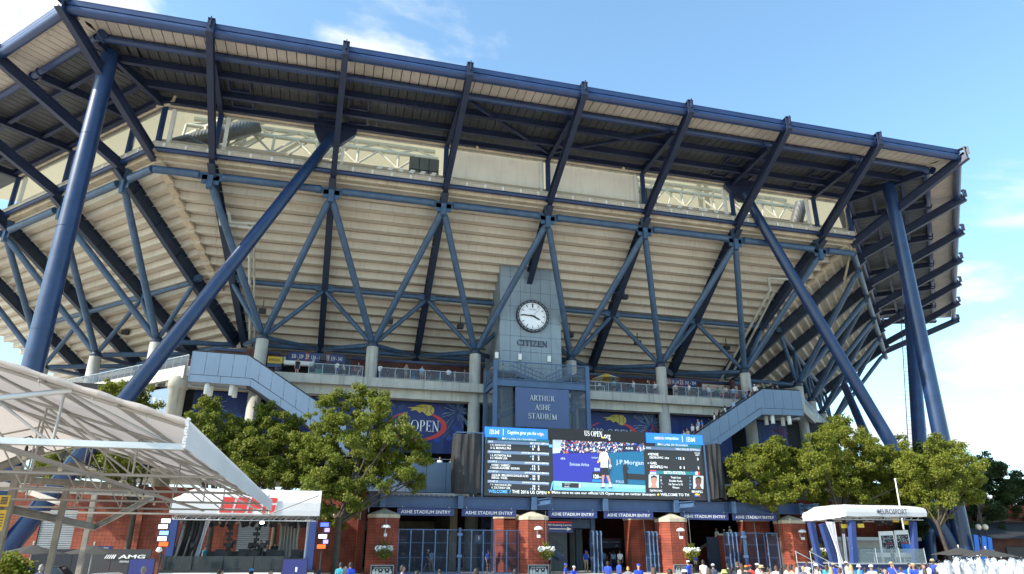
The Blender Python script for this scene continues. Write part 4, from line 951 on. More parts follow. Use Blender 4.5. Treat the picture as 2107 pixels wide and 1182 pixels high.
def banner(x0, x1, z0, z1, y, label, logo=None, fw=(), tint=None):
    t = thing('banner', ((x0+x1)/2, y, z0), label, 'banner')
    n = 14; mb = MB()
    for i in range(n):
        a, b = lerp(x0, x1, i/n), lerp(x0, x1, (i+1)/n)
        wv = lambda x: y+.03*math.sin(x*3.1)
        mb.quad((a, wv(a), z0), (b, wv(b), z0), (b, wv(b), z1), (a, wv(a), z1), 0, True)
    mb.build('sheet', M['banner'], t)
    yy = y-.06
    q = random.Random(int(x0*10)); mb = MB()
    for j in range(int((x1-x0)*2.2)):
        cx, cz, r = q.uniform(x0+.6, x1-.6), q.uniform(z0+.5, lerp(z0, z1, .6)), q.uniform(.12, .45)
        mb.add([(cx+r*math.cos(2*math.pi*k/10), yy+.012, cz+r*math.sin(2*math.pi*k/10)) for k in range(10)], [tuple(range(10))])
    mb.build('light_spot', mat('bokeh_blue', (.014, .045, .26), .6, var=.2), t)['kind'] = 'stuff'
    for (cx, cz, r, nn_, m) in fw:
        mb = MB(); firework(mb, (cx, cz), yy, r, nn_, int(cx*7), .035); o = mb.build('firework_print', M[m], t)
    if logo:
        cx, cz, s = logo
        # red swoosh ring, open at the left
        mb = MB(); n = 44; vs = []; fs = []
        for i in range(n+1):
            a = rad(62-300*i/n); w_ = .09+.24*max(0, math.cos(rad(62-300*i/n+10)))
            vs += [(cx+s*1.72*math.cos(a), yy-.01, cz+s*.86*math.sin(a)-s*.1), (cx+s*(1.72-w_)*math.cos(a), yy-.01, cz+s*(.86-w_*.7)*math.sin(a)-s*.1)]
        for i in range(n): fs.append((2*i, 2*i+1, 2*i+3, 2*i+2))
        mb.add(vs, fs).build('red_ring', M['red'], t)
        bx, bz, br = cx+.62*s, cz+.84*s, .32*s
        fx_ = 1.2
        ball = [(bx+br*math.cos(2*math.pi*k/28), bz+br*math.sin(2*math.pi*k/28)) for k in range(28)]
        fl_ = [(bx-.1*br, bz+.95*br), (bx-1.2*br, bz+1.05*br), (bx-2.4*br, bz+.75*br), (bx-1.7*br, bz+.72*br), (bx-2.9*br, bz+.45*br), (bx-4.0*br, bz+.35*br), (bx-3.0*br, bz+.15*br), (bx-3.4*br, bz-.25*br), (bx-2.4*br, bz-.05*br), (bx-1.7*br, bz-.6*br), (bx-1.3*br, bz-.25*br), (bx-.8*br, bz-.55*br)]
        mb = MB(); mb.add([(p[0], yy-.02, p[1]) for p in ball], [tuple(range(28))]); mb.build('ball', M['gold'], t)
        mb = MB(); ctr = (bx-.6*br, bz+.25*br)
        mb.add([(p[0], yy-.015, p[1]) for p in fl_]+[(ctr[0], yy-.015, ctr[1])], [(i, (i+1) % len(fl_), len(fl_)) for i in range(len(fl_))]); mb.build('flame', M['gold'], t)
        mb = MB()
        for sg in (-1, 1):
            for k in range(9):
                a0, a1 = rad(-62+k*14), rad(-62+(k+1)*14)
                f = lambda a, r: (bx+sg*(1.25*br-r*math.cos(a)), yy-.03, bz+r*math.sin(a))
                mb.add([f(a0, br*.98), f(a1, br*.98), f(a1, br*.86), f(a0, br*.86)], [(0, 1, 2, 3)])
        mb.build('ball_seam', M['letter_dark'], t)
        word_r(MB(), 'US OPEN', (cx-1.35*s, yy-.025, cz-.42*s), 2.62*s, .66*s).build('lettering', M['white'], t)
    return t
YB = 22.4
banner(26.3, 36.0, 10.9, 16.03, YB, 'blue US OPEN banner with flaming ball left of the stair tower', (31.2, 13.75, 1.75), [(35.3, 15.2, 1.9, 44, 'clad_esc'), (34.6, 13.3, 1.4, 30, 'beam_blue'), (29, 15.4, 1.0, 20, 'beam_blue')])
banner(48.4, 57.9, 10.9, 16.0, YB, 'blue US OPEN banner with flaming ball right of the stair tower', (52.6, 13.75, 1.75), [(57.2, 14.6, 2.6, 90, 'clad_esc'), (57.6, 13.2, 2.2, 40, 'red')])
banner(59.4, 67.2, 10.9, 16.0, YB, 'dark blue banner of fireworks and light beams behind the right escalator', None, [(65.0, 14.6, 1.7, 60, 'silver'), (62.5, 13.5, 1.5, 30, 'clad_esc')])
banner(69.0, 74.6, 10.9, 15.9, YB, 'dark navy fireworks banner under the right escalator landing', None, [(71.5, 13.6, 2.2, 60, 'beam_blue'), (73.6, 14.6, 1.3, 30, 'maroon')])
banner(9.6, 14.9, 10.9, 16.0, YB, 'dark blue streaked banner under the left escalator landing', None, [(13.0, 13.0, 2.0, 40, 'beam_blue'), (11.6, 14.6, 1.3, 24, 'clad_esc')])
banner(16.2, 25.2, 10.9, 16.0, YB, 'blue banner behind the trees at the left escalator foot', None, [(18.0, 14.0, 1.8, 40, 'banner_glow')])
for sg, cx in ((-1, 6.4), ):
    t = thing('banner', (5.5, 24.6, 11), 'pale blue wrap with white strokes at the far left end of the concourse', 'banner')
    MB().quad((4.2, 25.6, 11.5), (8.2, 21.7, 11.5), (8.2, 21.7, 16.2), (4.2, 25.6, 16.2)).build('sheet', M['clad_esc'], t)
    mb = MB(); firework(mb, (6.2, 14.0), 23.3, 1.6, 16, 5, .12); mb.build('stroke', M['white'], t)

for u in (366,):
    p = at(u, 800, y=21.2); o = MB().lathe((p.x, 21.2, 0), [(.72, 0), (.72, 15.8), (.9, 15.85), (.9, 16.9)], 28).build('concrete_column', M['pale'], STAD)
# ------------------------------------------------------------------ gate piers
GY = 9.0
PX = [at(u, 1131, y=GY).x for u in (785, 1095, 1384, 1631)]
def pier_mb(h, w=2.35, ch=.5, z0=0.):
    a = w/2; pl = [(-a+ch, -a), (a-ch, -a), (a, -a+ch), (a, a-ch), (a-ch, a), (-a+ch, a), (-a, a-ch), (-a, -a+ch)]
    mb = MB(); mb.prism([(p[0], p[1], z0) for p in pl], (0, 0, 0), (0, 0, h-z0)); return mb, pl
def cap_mb(pl, h, k=1.03, apex=.50):
    mb = MB(); b = [(p[0]*k, p[1]*k, h+.004) for p in pl]; t = [(p[0]*k, p[1]*k, h+.27) for p in pl]; n = 8
    mb.add(b+t+[(0, 0, h+.27+apex)], [tuple(range(n))[::-1]]+[(i, (i+1) % n, n+(i+1) % n, n+i) for i in range(n)]+[(n+i, n+(i+1) % n, 2*n) for i in range(n)]); return mb
pm, pl = pier_mb(4.05); pmesh = pm.mesh('shaft', M['brick']); cmesh = cap_mb(pl, 4.05).mesh('capstone', M['capstone'])
jm = MB()
for z in (1.35, 2.7): jm.prism([(p[0]*1.004, p[1]*1.004, z) for p in pl], (0, 0, 0), (0, 0, .035))
for x in (.25,): jm.box(x, x+.03, -1.184, -1.17, 0, 4.0)
jmesh = jm.mesh('joint', M['maroon'])
plabs = ['red block gate pier at the left end of the entry beam', 'red block gate pier carrying the beam left of the Seating Levels sign', 'red block gate pier under the beam between the folded gates and the stairs', 'red block gate pier at the right end of the entry beam']
piers = []
for x, lab in zip(PX, plabs):
    t = thing('gate_pier', (x, GY, 0), lab, 'gate pier', 'gate piers')
    link('shaft', pmesh, t); link('capstone', cmesh, t); link('joint', jmesh, t); piers.append(t)
pm2, pl2 = pier_mb(4.3, 2.5, .55); pmesh2 = pm2.mesh('shaft', M['brick']); cmesh2 = cap_mb(pl2, 4.3, 1.04, .2).mesh('capstone', M['capstone'])
for u, y, lab in ((1045, 13.5, 'shaded inner brick pier behind the closed gates left of the second gate pier'), (1319, 12.5, 'stained inner brick pier with a thin pole between the open gates'), (1556, 12.0, 'inner brick pier behind the mesh gates at the right')):
    p = at(u, 1131, y=y); t = thing('gate_pier', (p.x, y, 0), lab, 'gate pier', 'gate piers'); link('shaft', pmesh2, t); link('capstone', cmesh2, t)
p = at(1330, 1131, y=11.0)
t = thing('pole', (p.x, 11.0, 0), 'thin grey pole leaning in front of the stained inner pier', 'pole'); MB().tube((p.x+.1, 11.0, 0), (p.x-.15, 11.0, 4.9), .035, None, 8).build('shaft', M['rail'], t)
p = at(1558, 1131, y=10.6)
t = thing('pole', (p.x, 10.6, 0), 'thin grey pole in front of the inner pier at the right', 'pole'); MB().tube((p.x, 10.6, 0), (p.x, 10.6, 4.9), .035, None, 8).build('shaft', M['rail'], t)
# pier lamps, hanging baskets, plaques
lm = MB(); lm.ball((0, 0, 0), (.36, .30, .26), 18, 6, z0=0, z1=1).add([(.36*math.cos(2*math.pi*i/18), .3*math.sin(2*math.pi*i/18), 0) for i in range(18)], [tuple(range(18))])
lamp_me = lm.mesh('lamp_shade', M['white']); lbox = MB().box(-.11, .11, -.11, .11, -.62, -.40).mesh('sensor_box', M['white']); larm = MB().bar((0, .02, -.05), (0, .42, -.05), .08, .08).bar((0, .38, -.5), (0, .38, .1), .1, .1, (0, 1, 0)).mesh('wall_arm', M['rail'])
npr = np.random.default_rng(5)
def leaf_cloud(name, m, centers, radii, n, size, droop=.4, parent=None, org=(0, 0, 0), shell=.55, flat=1.0, rng=npr, aspect=.40):
    centers = np.array(centers, float); radii = np.array(radii, float)
    w = radii**2; idx = rng.choice(len(centers), n, p=w/w.sum())
    d = rng.normal(size=(n, 3)); d /= np.linalg.norm(d, axis=1)[:, None]; d[:, 2] *= flat
    r = radii[idx]*(shell+(1-shell)*rng.random(n)**.6)*(1+.12*rng.normal(size=n))
    c = centers[idx]+d*r[:, None]
    ax = rng.normal(size=(n, 3))*.75+d*.55; ax[:, 2] -= droop; ax /= np.linalg.norm(ax, axis=1)[:, None]
    nr = rng.normal(size=(n, 3))*.6+d*.25+np.array([0, 0, .35])+np.array(sun_dir)*.65; sd = np.cross(ax, nr); sd /= np.linalg.norm(sd, axis=1)[:, None]+1e-9
    sz = size*(.65+.7*rng.random(n))[:, None]
    up = np.cross(sd, ax)
    v = np.stack([c, c+ax*sz*.5+sd*sz*aspect+up*sz*.12, c+ax*sz, c+ax*sz*.5-sd*sz*aspect+up*sz*.12], 1).reshape(-1, 3)-np.array(org)
    me = bpy.data.meshes.new(name); me.vertices.add(4*n); me.vertices.foreach_set('co', v.ravel()); me.loops.add(4*n); me.loops.foreach_set('vertex_index', np.arange(4*n)); me.polygons.add(n)
    me.polygons.foreach_set('loop_start', np.arange(n)*4); me.polygons.foreach_set('loop_total', np.full(n, 4)); me.materials.append(m); me.update(); me.validate(); return me
bk = MB().lathe((0, 0, 0), [(.10, -.52), (.33, -.32), (.46, 0)], 14).mesh('basket', M['bark'])
trail = leaf_cloud('trailing_leaves', M['leafB'], [(0, 0, -.15), (0, 0, -.38), (0, 0, -.02)], [.52, .34, .6], 420, .16, .8, shell=.75, flat=.6)
flw = leaf_cloud('flowers', M['flower'], [(x*.22, y*.22, .10) for x in (-2, -1, 0, 1, 2) for y in (-1, 0, 1)], [.22]*15, 420, .12, -.2, aspect=.5, flat=.7)
grs = MB(); q = random.Random(2)
for j in range(34):
    a = q.uniform(0, 2*math.pi); d = Vector((math.cos(a)*.32, math.sin(a)*.32, q.uniform(.4, .62))); e = Vector((-math.sin(a), math.cos(a), 0))*.022; b = Vector((0, 0, .15)); grs.add([b-e, b+e, b+d*.7+e*.8, b+d+Vector((0, 0, -.06)), b+d*.7-e*.8], [(0, 1, 2, 3, 4)])
grs_me = grs.mesh('spiky_grass', M['leafB'], fixn=False)
chain = MB().tube((0, 0, .1), (0, 0, 2.95), .012, None, 5).mesh('chain', M['rail'])
plq_b = MB().box(-.80, .80, -.06, 0, -1.9, 0).mesh('board', M['black']); plq_f = MB()
for a in ((-.86, -.80, -1.9, .06), (.80, .86, -1.9, .06), (-.86, .86, 0, .06)): plq_f.box(a[0], a[1], -.09, 0, a[2], a[3])
plq_f = plq_f.mesh('frame', M['rail'])
plq_s = MB()
for j in range(6): plq_s.box(-.72+j*.245, -.72+j*.245+.22, -.075, -.062, -1.75, -.36-(.12 if j in (2, 4) else 0))
plq_s = plq_s.mesh('name_column', M['silver'])
tm = word(MB(), 'USTA CHAMPIONS', (-.62, -.068, -.20), 1.24, .12)
for j in range(6): tm.add([(-.6+j*.24+.07*math.cos(2*math.pi*k/10), -.068, -.29+.05*math.sin(2*math.pi*k/10)) for k in range(10)], [tuple(range(10))])
tm = tm.mesh('lettering', M['silver'])
px_names = ['leftmost gate pier', 'gate pier beside the Seating Levels sign', 'third gate pier beside the stairs', 'gate pier beside the white stage canopy']
for i, x in enumerate(PX):
    yf = GY-1.175
    t = thing('wall_lamp', (x+[.1, .1, .1, .1][i], yf-.38, 3.30), 'white half-dome wall lamp on the '+px_names[i], 'lamp', 'wall lamps on the gate piers'); link('lamp_shade', lamp_me, t); link('sensor_box', lbox, t); link('wall_arm', larm, t)
    bx = x+[.05, .55, .65, 1.15][i]
    t = thing('hanging_basket', (bx, yf-.9, 1.72 if i != 2 else 1.7), 'basket of white flowers hanging before the '+px_names[i], 'flower basket', 'flower baskets'); link('basket', bk, t); o = link('trailing_leaves', trail, t); o['kind'] = 'stuff'; o = link('flowers', flw, t); o['kind'] = 'stuff'; link('spiky_grass', grs_me, t); link('chain', chain, t)
    t = thing('plaque', (x+[.05, .15, .2, .3][i], yf-.01, .62), 'dark framed plaque of name columns on the '+px_names[i], 'plaque', 'plaques on the gate piers'); link('board', plq_b, t); link('frame', plq_f, t); link('name_column', plq_s, t); link('lettering', tm, t)
# ------------------------------------------------------------------ beam over the gates
bz = 5.34
BM = thing('entry_beam', (45, GY, 4.9), 'long blue steel beam over the entry gates', 'beam')
MB().ibeam((26.0, GY, bz), (65.4, GY, bz), .92, .55, tf=.07, tw=.08).build('girder', M['beam_blue'], BM)
br = MB().box(-.16, .16, -.55, -.04, -.40, .40).box(-.22, .22, -.7, -.55, -.5, .5).mesh('stiffener', M['frame_blue'])
for u in (787, 945, 1095, 1240, 1384, 1500, 1637): link('stiffener', br, BM, Vector((at(u, 1030, y=GY).x, GY, bz))-WORLD[BM.name])
for x in (PX[1]+.2, PX[2]+.35, PX[3]+.7):
    MB().ibeam((x+.3, GY-.6, bz+.1), (x+.6, GY-2.6, bz+.1), .5, .35).build('outrigger', M['frame_blue'], BM)
mb = MB().tube((26.8, GY-.5, 5.95), (34, GY-.5, 5.95), .05).tube((26.8, GY-.5, 5.85), (34, GY-.5, 5.85), .03)
for j in range(20): mb.bar((26.8+j*.4, GY-.5, 5.75), (26.8+j*.4, GY-.5, 5.95), .05, .05, (1, 0, 0))
mb.build('conduit', M['rail'], BM)
MB().tube((PX[0]-1.8, GY, 3.9), (PX[0]-1.8, GY, 5), .05).tube((PX[0]-1.2, GY, 4.5), (PX[0]-1.2, GY, 5), .05).build('hanger', M['rail'], BM)
for k, (u0, u1, v0, v1) in enumerate([(817, 935, 1037, 1056), (950, 1062, 1040, 1058), (1128, 1228, 1043, 1060), (1243, 1343, 1045, 1062), (1400, 1497, 1046, 1063), (1507, 1596, 1048, 1064)]):
    y = GY-.35; a, b = at(u0, v1, y=y), at(u1, v0, y=y); zz0, zz1 = 4.28, 4.83
    t = thing('entry_sign', ((a.x+b.x)/2, y, zz0), 'blue ASHE STADIUM ENTRY sign '+['at the left end of the beam, over the closed gates', 'left of the second pier, over the closed gates', 'right of the second pier, above the red-edged Seating Levels sign', 'left of the third pier, over the stained inner pier', 'right of the third pier, over the stairs', 'at the right end of the beam, over the mesh gates'][k], 'sign', 'ASHE STADIUM ENTRY signs')
    MB().box(a.x, b.x, y, y+.1, zz0, zz1).build('board', M['sign_blue'], t); w = b.x-a.x
    word(MB(), 'ASHE STADIUM ENTRY', (a.x+w*.065, y-.012, zz0+.15), w*.87, .25, bold=.012).build('lettering', M['white'], t)
    MB().bar((a.x+.4, y+.05, zz1), (a.x+.4, y+.05, 5.0), .05, .05, (1, 0, 0)).bar((b.x-.4, y+.05, zz1), (b.x-.4, y+.05, 5.0), .05, .05, (1, 0, 0)).build('hanger', M['rail'], t)
# ------------------------------------------------------------------ gate leaves
def leaf_meshes(w, h):
    fr = MB(); 
    for x in (.035, w-.035): fr.bar((x, 0, 0.03), (x, 0, h), .07, .07, (1, 0, 0))
    for z in (.07, h-.035): fr.bar((.07, 0, z), (w-.07, 0, z), .06, .06)
    for z in (h*.36, h*.69): fr.bar((.07, .01, z), (w-.07, .01, z), .03, .025)
    inf = MB()
    for j in range(1, int(w/.07)): inf.bar((j*.07, 0, .1), (j*.07, 0, h-.07), .015, .015, (1, 0, 0))
    for j in range(1, int(h/.07)): inf.bar((.07, .014, j*.07), (w-.07, .014, j*.07), .012, .012)
    hg = MB().box(-.05, .07, -.06, .02, 0, .22)
    return fr.mesh('leaf_frame', M['gate_blue']), inf.mesh('wire_mesh', M['mesh_blue']), hg.mesh('hinge', M['gate_blue'])
LW, LH = 1.02, 3.28
lf, li, lh = leaf_meshes(LW, LH)
def gate(x, y, rz, lab, grp='gate leaves'):
    t = thing('gate_leaf', (x, y, 0), lab, 'gate', grp); link('leaf_frame', lf, t); o = link('wire_mesh', li, t); o['kind'] = 'stuff'; [link('hinge', lh, t, (0, 0, z)) for z in (.5, LH*.36+.2, LH-.35)]; t.rotation_euler = (0, 0, rz); return t
xs0 = PX[0]+1.22
n1 = 10; stp = (PX[1]-1.2-xs0)/n1
for j in range(n1): gate(xs0+j*stp, GY, rad((-1)**j*4), ('first', 'second', 'third', 'fourth', 'fifth', 'sixth', 'seventh', 'eighth', 'ninth', 'tenth')[j]+' closed blue mesh gate leaf counted from the left gate pier')
def sgate(u, y, rz, lab): p = at(u, 1131, y=y); gate(p.x, y, rad(rz), lab)
OR_ = ('left', 'middle', 'right')
for q in range(3): sgate(1222+q*8, 8.6+.0*q, 84-q*3, OR_[q]+' folded gate leaf of the stack beside the Seating Levels opening'); sgate(1338+q*8, 8.6, 86+q*3, OR_[q]+' folded gate leaf of the stack against the third gate pier')
for q in range(3): sgate(1502+q*8, 8.6, 84-q*3, OR_[q]+' folded gate leaf of the sunlit stack right of the stairs')
for q, u in enumerate((1514, 1536, 1558, 1580)): sgate(u, GY+.2, (-1)**q*12, ('first', 'second', 'third', 'fourth')[q]+' half closed mesh gate leaf before the right inner pier, from the left')
for x in (xs0+5*stp, at(1530, 1131, y=GY).x): t = thing('gate_post', (x, GY, 0), 'square blue gate post between mesh leaves in the '+('closed gates' if x < 45 else 'right hand gates by the stairs'), 'post'); MB().box(x-.1, x+.1, GY-.3, GY-.1, 0, 3.4).build('shaft', M['frame_blue'], t); MB().box(x-.2, x+.2, GY-.34, GY-.1, 1.2, 1.4).build('bracket', M['gate_blue'], t); MB().box(x-.2, x+.2, GY-.34, GY-.1, 2.8, 3.0).build('bracket', M['gate_blue'], t)
# directional signs inside
wsign(1128, 1074, 1178, 1096, 12.5, [R_(0, .86, 1, .14, 'red'), T_('All Seating Levels', -.02, .56, .98, .22), R_(.05, .30, .78, .06, 'white'), T_('>', .76, .18, .16, .30, b=.02)], 'sign_blue', 'blue sign with red top edge and arrow reading All Seating Levels', 'direction_sign')
wsign(1212, 1108, 1278, 1128, 24, [R_(0, .88, 1, .12, 'maroon'), T_('All Seating Levels', .08, .52, .86, .2), T_('^', .8, .1, .1, .25)], 'sign_blue', 'shaded blue All Seating Levels sign deep inside the open gate', 'direction_sign')
wsign(775, 1103, 838, 1124, 22, [R_(0, .88, 1, .12, 'maroon'), T_('All Seating Levels', .05, .5, .86, .2)], 'sign_blue', 'shaded All Seating Levels sign behind the closed gates at left', 'direction_sign')
wsign(979, 1101, 991, 1116, 12.0, [T_('i', .42, .35, .16, .5, b=.02)], 'beam_blue', 'small blue information sign on the concrete column behind the gates', 'direction_sign')
# crowd-control barriers
def barrier(u, y, w, rz, lab):
    p = at(u, 1131, y=y); t = thing('crowd_barrier', (p.x, y, G0), lab, 'barrier', 'metal crowd barriers'); t.rotation_euler = (0, 0, rad(rz))
    fr = MB().path([(0, 0, .2), (0, 0, 1.0), (.1, 0, 1.1), (w-.1, 0, 1.1), (w, 0, 1.0), (w, 0, .2)], .022, 6).tube((0, 0, .22), (w, 0, .22), .02, None, 6); link('frame', fr.mesh('frame', M['galv']), t)
    bars = MB()
    for j in range(1, int(w/.13)): bars.tube((j*.13, 0, .22), (j*.13, 0, 1.1), .009, None, 5)
    link('infill_bars', bars.mesh('infill_bars', M['galv']), t)
    for x in (.3, w-.3): link('foot', MB().bar((x, -.3, 0.02), (x, .3, .02), .05, .03).bar((x, 0, 0), (x, 0, .22), .04, .04, (1, 0, 0)).mesh('foot', M['galv']), t)
barrier(1568, -15, 2.2, 5, 'grey metal crowd barrier before the right gates'); barrier(1800, -14, 2.2, 2, 'grey metal crowd barrier before the blue stage front')
# ------------------------------------------------------------------ video board
VY = 8.3; vx0, vx1, vz0, vz1 = 35.2, 55.5, 5.86, 11.3
VB = thing('video_board', (45.3, VY, vz0), 'wide LED video board showing tennis scores above the entry beam', 'video screen')
MB().box(vx0, vx1, VY+.03, VY+1.2, vz0, vz1-.35).build('cabinet', M['black'], VB)
MB().quad((vx0+.05, VY, vz0+.03), (vx1-.05, VY, vz0+.03), (vx1-.05, VY, vz1-.62), (vx0+.05, VY, vz1-.62)).build('screen', S['bg'], VB)
def VP(u, v): p = at(u, v, y=VY); return p.x, p.z
class Scr:
    def __init__(s): s.m = {}
    def mb(s, k): return s.m.setdefault(k, MB())
    def rect(s, k, u0, v0, u1, v1, lay=1):
        a, b, c, d = VP(u0, v0), VP(u1, v0), VP(u1, v1), VP(u0, v1); y = VY-.012*lay
        s.mb(k).add([(a[0], y, a[1]), (b[0], y, b[1]), (c[0], y, c[1]), (d[0], y, d[1])], [(3, 2, 1, 0)])
    def poly(s, k, pts, lay=2):
        s.mb(k).add([(VP(*p)[0], VY-.012*lay, VP(*p)[1]) for p in pts], [tuple(range(len(pts)))])
    def text(s, k, t, u0, v0, u1, v1, lay=4, bold=.01, f=word):
        x0, z0 = VP(u0, v1); x1, _ = VP(u1, v1); _, z1 = VP(u0, v0)
        if f is word: word(s.mb(k), t, (x0, VY-.012*lay, z0), x1-x0, z1-z0, bold=bold)
        else: f(s.mb(k), t, (x0, VY-.012*lay, z0), x1-x0, z1-z0)
    def done(s, parent, nm):
        for k, mb in s.m.items(): o = mb.build(nm, S[k], parent); o['kind'] = 'stuff'
# coordinates below are read on the enlarged photograph of the board (4.214 x, origin 980, 870)
Q = lambda x, y: (980+x/4.214, 870+y/4.214)
sc_ = Scr()
def RQ(k, x0, y0, x1, y1, sl=.043, lay=1): sc_.poly(k, [Q(x0, y0), Q(x1, y0+(x1-x0)*sl), Q(x1, y1+(x1-x0)*sl), Q(x0, y1)], lay)
def TQ(k, t, x0, y0, x1, y1, lay=5, bold=.012, sl=.035):        # y0,y1: top and bottom of the lettering at its left end
    a = Q(x0, y1); b = Q(x1, y1+(x1-x0)*sl); p0 = at(*a, y=VY); p1 = at(*b, y=VY); ptop = at(*Q(x0, y0), y=VY)
    e = Vector((p1.x-p0.x, 0, p1.z-p0.z)); w = e.length; e.normalize()
    word(sc_.mb(k), t, (p0.x, VY-.012*lay, p0.z), w, ptop.z-p0.z, ex=e, bold=bold)
LB = [('ASHE', "MEN'S SINGLES SEMIFINALS", 150, [('1 N. DJOKOVIC SRB', '15', '5', 1), ('10 G. MONFILS FRA', '0', '1', 0)]), ('GRANDSTAND', "JUNIOR GIRLS' SINGLES QUARTERFINALS", 237, [('1 A. POTAPOVA RUS', '0', '2', 1), ('8 S. KENIN USA', '0', '3', 0)]),
      ('COURT 5', "JUNIOR BOYS' DOUBLES SEMIFINALS", 322, [('HORIE / SHIMIZU', '15', '5', 0), ('3 AUGER-ALIASSIME / SIGOUIN', '15', '3', 1)]), ('COURT 11', "JUNIOR BOYS' DOUBLES SEMIFINALS", 408, [('AGUILAR / MELIGENI RODRIGUES ALVES', '30', '1', 0), ('BERGS / OLIEL', '40', '0', 1)]),
      ('COURT 17', "JUNIOR BOYS' SINGLES QUARTERFINALS", 494, [('7 Y. WATANUKI JPN', '30', '4', 0), ('K. SULTONOV UZB', '15', '4', 1)])]
RQ('hdr', 180, 117, 632, 150, .043); TQ('white', 'MATCHES IN PROGRESS', 222, 122, 518, 146)
for nm, ev, y, rows in LB:
    RQ('grey', 96, y+2, 632, y+28); TQ('white', nm, 102, y+6, 102+17*len(nm)*.62, y+22, bold=.004); TQ('white', ev, 632-8.4*len(ev)*.82, y+6+(632-8.4*len(ev)*.82-102)*.038, 626, y+24+(632-8.4*len(ev)*.82-102)*.038, bold=.004)
    for r, (n_, a, b, sv) in enumerate(rows):
        yy = y+36+r*23; x0 = 120 if n_[0].isdigit() else 132; TQ('white', n_, x0, yy, x0+len(n_)*10.6*(1 if len(n_) < 22 else .88), yy+19, bold=.006)
        TQ('white', a, 484, yy+12, 484+13*len(a), yy+31); TQ('white', b, 532, yy+14, 545, yy+33)
        if sv: sc_.poly('cyan', [Q(464, yy+22), Q(474, yy+15), Q(474, yy+29)], 3)
sc_.poly('hdr', [Q(84, 105), Q(98, 107), Q(84, 170), Q(76, 190)], 2); sc_.poly('cyan', [Q(655, 520), Q(668, 505), Q(652, 590), Q(642, 590)], 2); sc_.poly('cyan', [Q(630, 190), Q(658, 192), Q(658, 215), Q(630, 213)], 2)
# tennis picture
sc_.poly('wall', [Q(662, 270), Q(1130, 262), Q(1130, 522), Q(668, 505)], 1); sc_.poly('wallg', [Q(1130, 262), Q(1450, 246), Q(1466, 545), Q(1130, 522)], 1)
sc_.poly('court2', [Q(668, 505), Q(1466, 545), Q(1466, 575), Q(668, 545)], 1); sc_.poly('court', [Q(668, 545), Q(1466, 575), Q(1468, 606), Q(668, 585)], 1); sc_.poly('navy', [Q(662, 133), Q(1452, 165), Q(1450, 246), Q(662, 270)], 1)
sc_.poly('port', [Q(662, 133), Q(745, 136), Q(725, 262), Q(662, 268)], 2)
q = random.Random(11)
for j in range(620):
    x = q.uniform(725, 1448); yt = 136+(x-662)*.041; yb = 266-(x-662)*.026; y = q.uniform(yt, yb-6); w_ = q.uniform(5, 13); h_ = q.uniform(7, 16)
    if 1265 < x < 1390 and y > 190: continue
    sc_.poly(q.choice(['white', 'white', 'port', 'skin', 'blue', 'red', 'navy', 'grey', 'bg', 'skin', 'port']), [Q(x, y), Q(x+w_, y+1), Q(x+w_*.9, y+h_), Q(x-1, y+h_)], 2+(j % 3)*.3)
RQ('bg', 1266, 203, 1386, 236, .04, 4); TQ('white', 'ASHE', 1292, 212, 1358, 233)
TQ('white', 'USTA', 730, 304, 770, 320, bold=0); TQ('port', 'Emirates Airline', 810, 346, 976, 374, bold=.004); TQ('port', 'usopen.', 998, 298, 1062, 316, bold=0); TQ('port', 'J.P.Morgan', 1210, 322, 1448, 372, bold=.006); TQ('port', 'IBM', 1022, 392, 1068, 420); TQ('port', 'POLO', 1210, 500, 1278, 524, bold=0)
RQ('bg', 1004, 428, 1086, 492, .03, 2); TQ('white', '120', 1016, 450, 1060, 484, bold=.02); TQ('white', 'MPH', 1062, 468, 1084, 482, bold=0); RQ('blue', 1004, 492, 1086, 514, .03, 2)
RQ('bg', 742, 522, 910, 562, .03, 2); TQ('white', 'Djokovic', 764, 526, 812, 538, bold=0); TQ('white', 'Monfils', 764, 548, 806, 560, bold=0); RQ('port', 888, 528, 908, 568, .03, 3)
# player seen from the side: shirt, shorts, legs, arms, head
sc_.poly('skin', [Q(1086, 448), Q(1112, 450), Q(1104, 500), Q(1106, 530), Q(1092, 530), Q(1088, 500)], 4); sc_.poly('skin', [Q(1120, 450), Q(1144, 452), Q(1162, 500), Q(1160, 525), Q(1148, 520), Q(1138, 495)], 4)
sc_.poly('white', [Q(1090, 526), Q(1108, 526), Q(1110, 562), Q(1074, 570), Q(1076, 562), Q(1090, 556)], 5); sc_.poly('white', [Q(1148, 514), Q(1164, 518), Q(1170, 552), Q(1178, 566), Q(1142, 570), Q(1152, 550)], 5); sc_.poly('navy', [Q(1074, 562), Q(1110, 556), Q(1110, 571), Q(1074, 572)], 5.5); sc_.poly('navy', [Q(1144, 560), Q(1178, 558), Q(1178, 570), Q(1142, 571)], 5.5)
sc_.poly('skin', [Q(1138, 300), Q(1160, 312), Q(1168, 380), Q(1164, 405), Q(1152, 400), Q(1152, 350)], 4); sc_.poly('white', [Q(1150, 366), Q(1168, 368), Q(1168, 384), Q(1151, 382)], 5); sc_.poly('skin', [Q(1066, 318), Q(1048, 330), Q(1050, 344), Q(1080, 342)], 4.5)
sc_.poly('bg', [Q(1078, 388), Q(1136, 388), Q(1150, 456), Q(1120, 458), Q(1110, 420), Q(1108, 456), Q(1076, 452)], 5); sc_.poly('white', [Q(1072, 258), Q(1100, 252), Q(1132, 262), Q(1146, 300), Q(1136, 330), Q(1140, 392), Q(1076, 392), Q(1078, 340), Q(1060, 326)], 5)
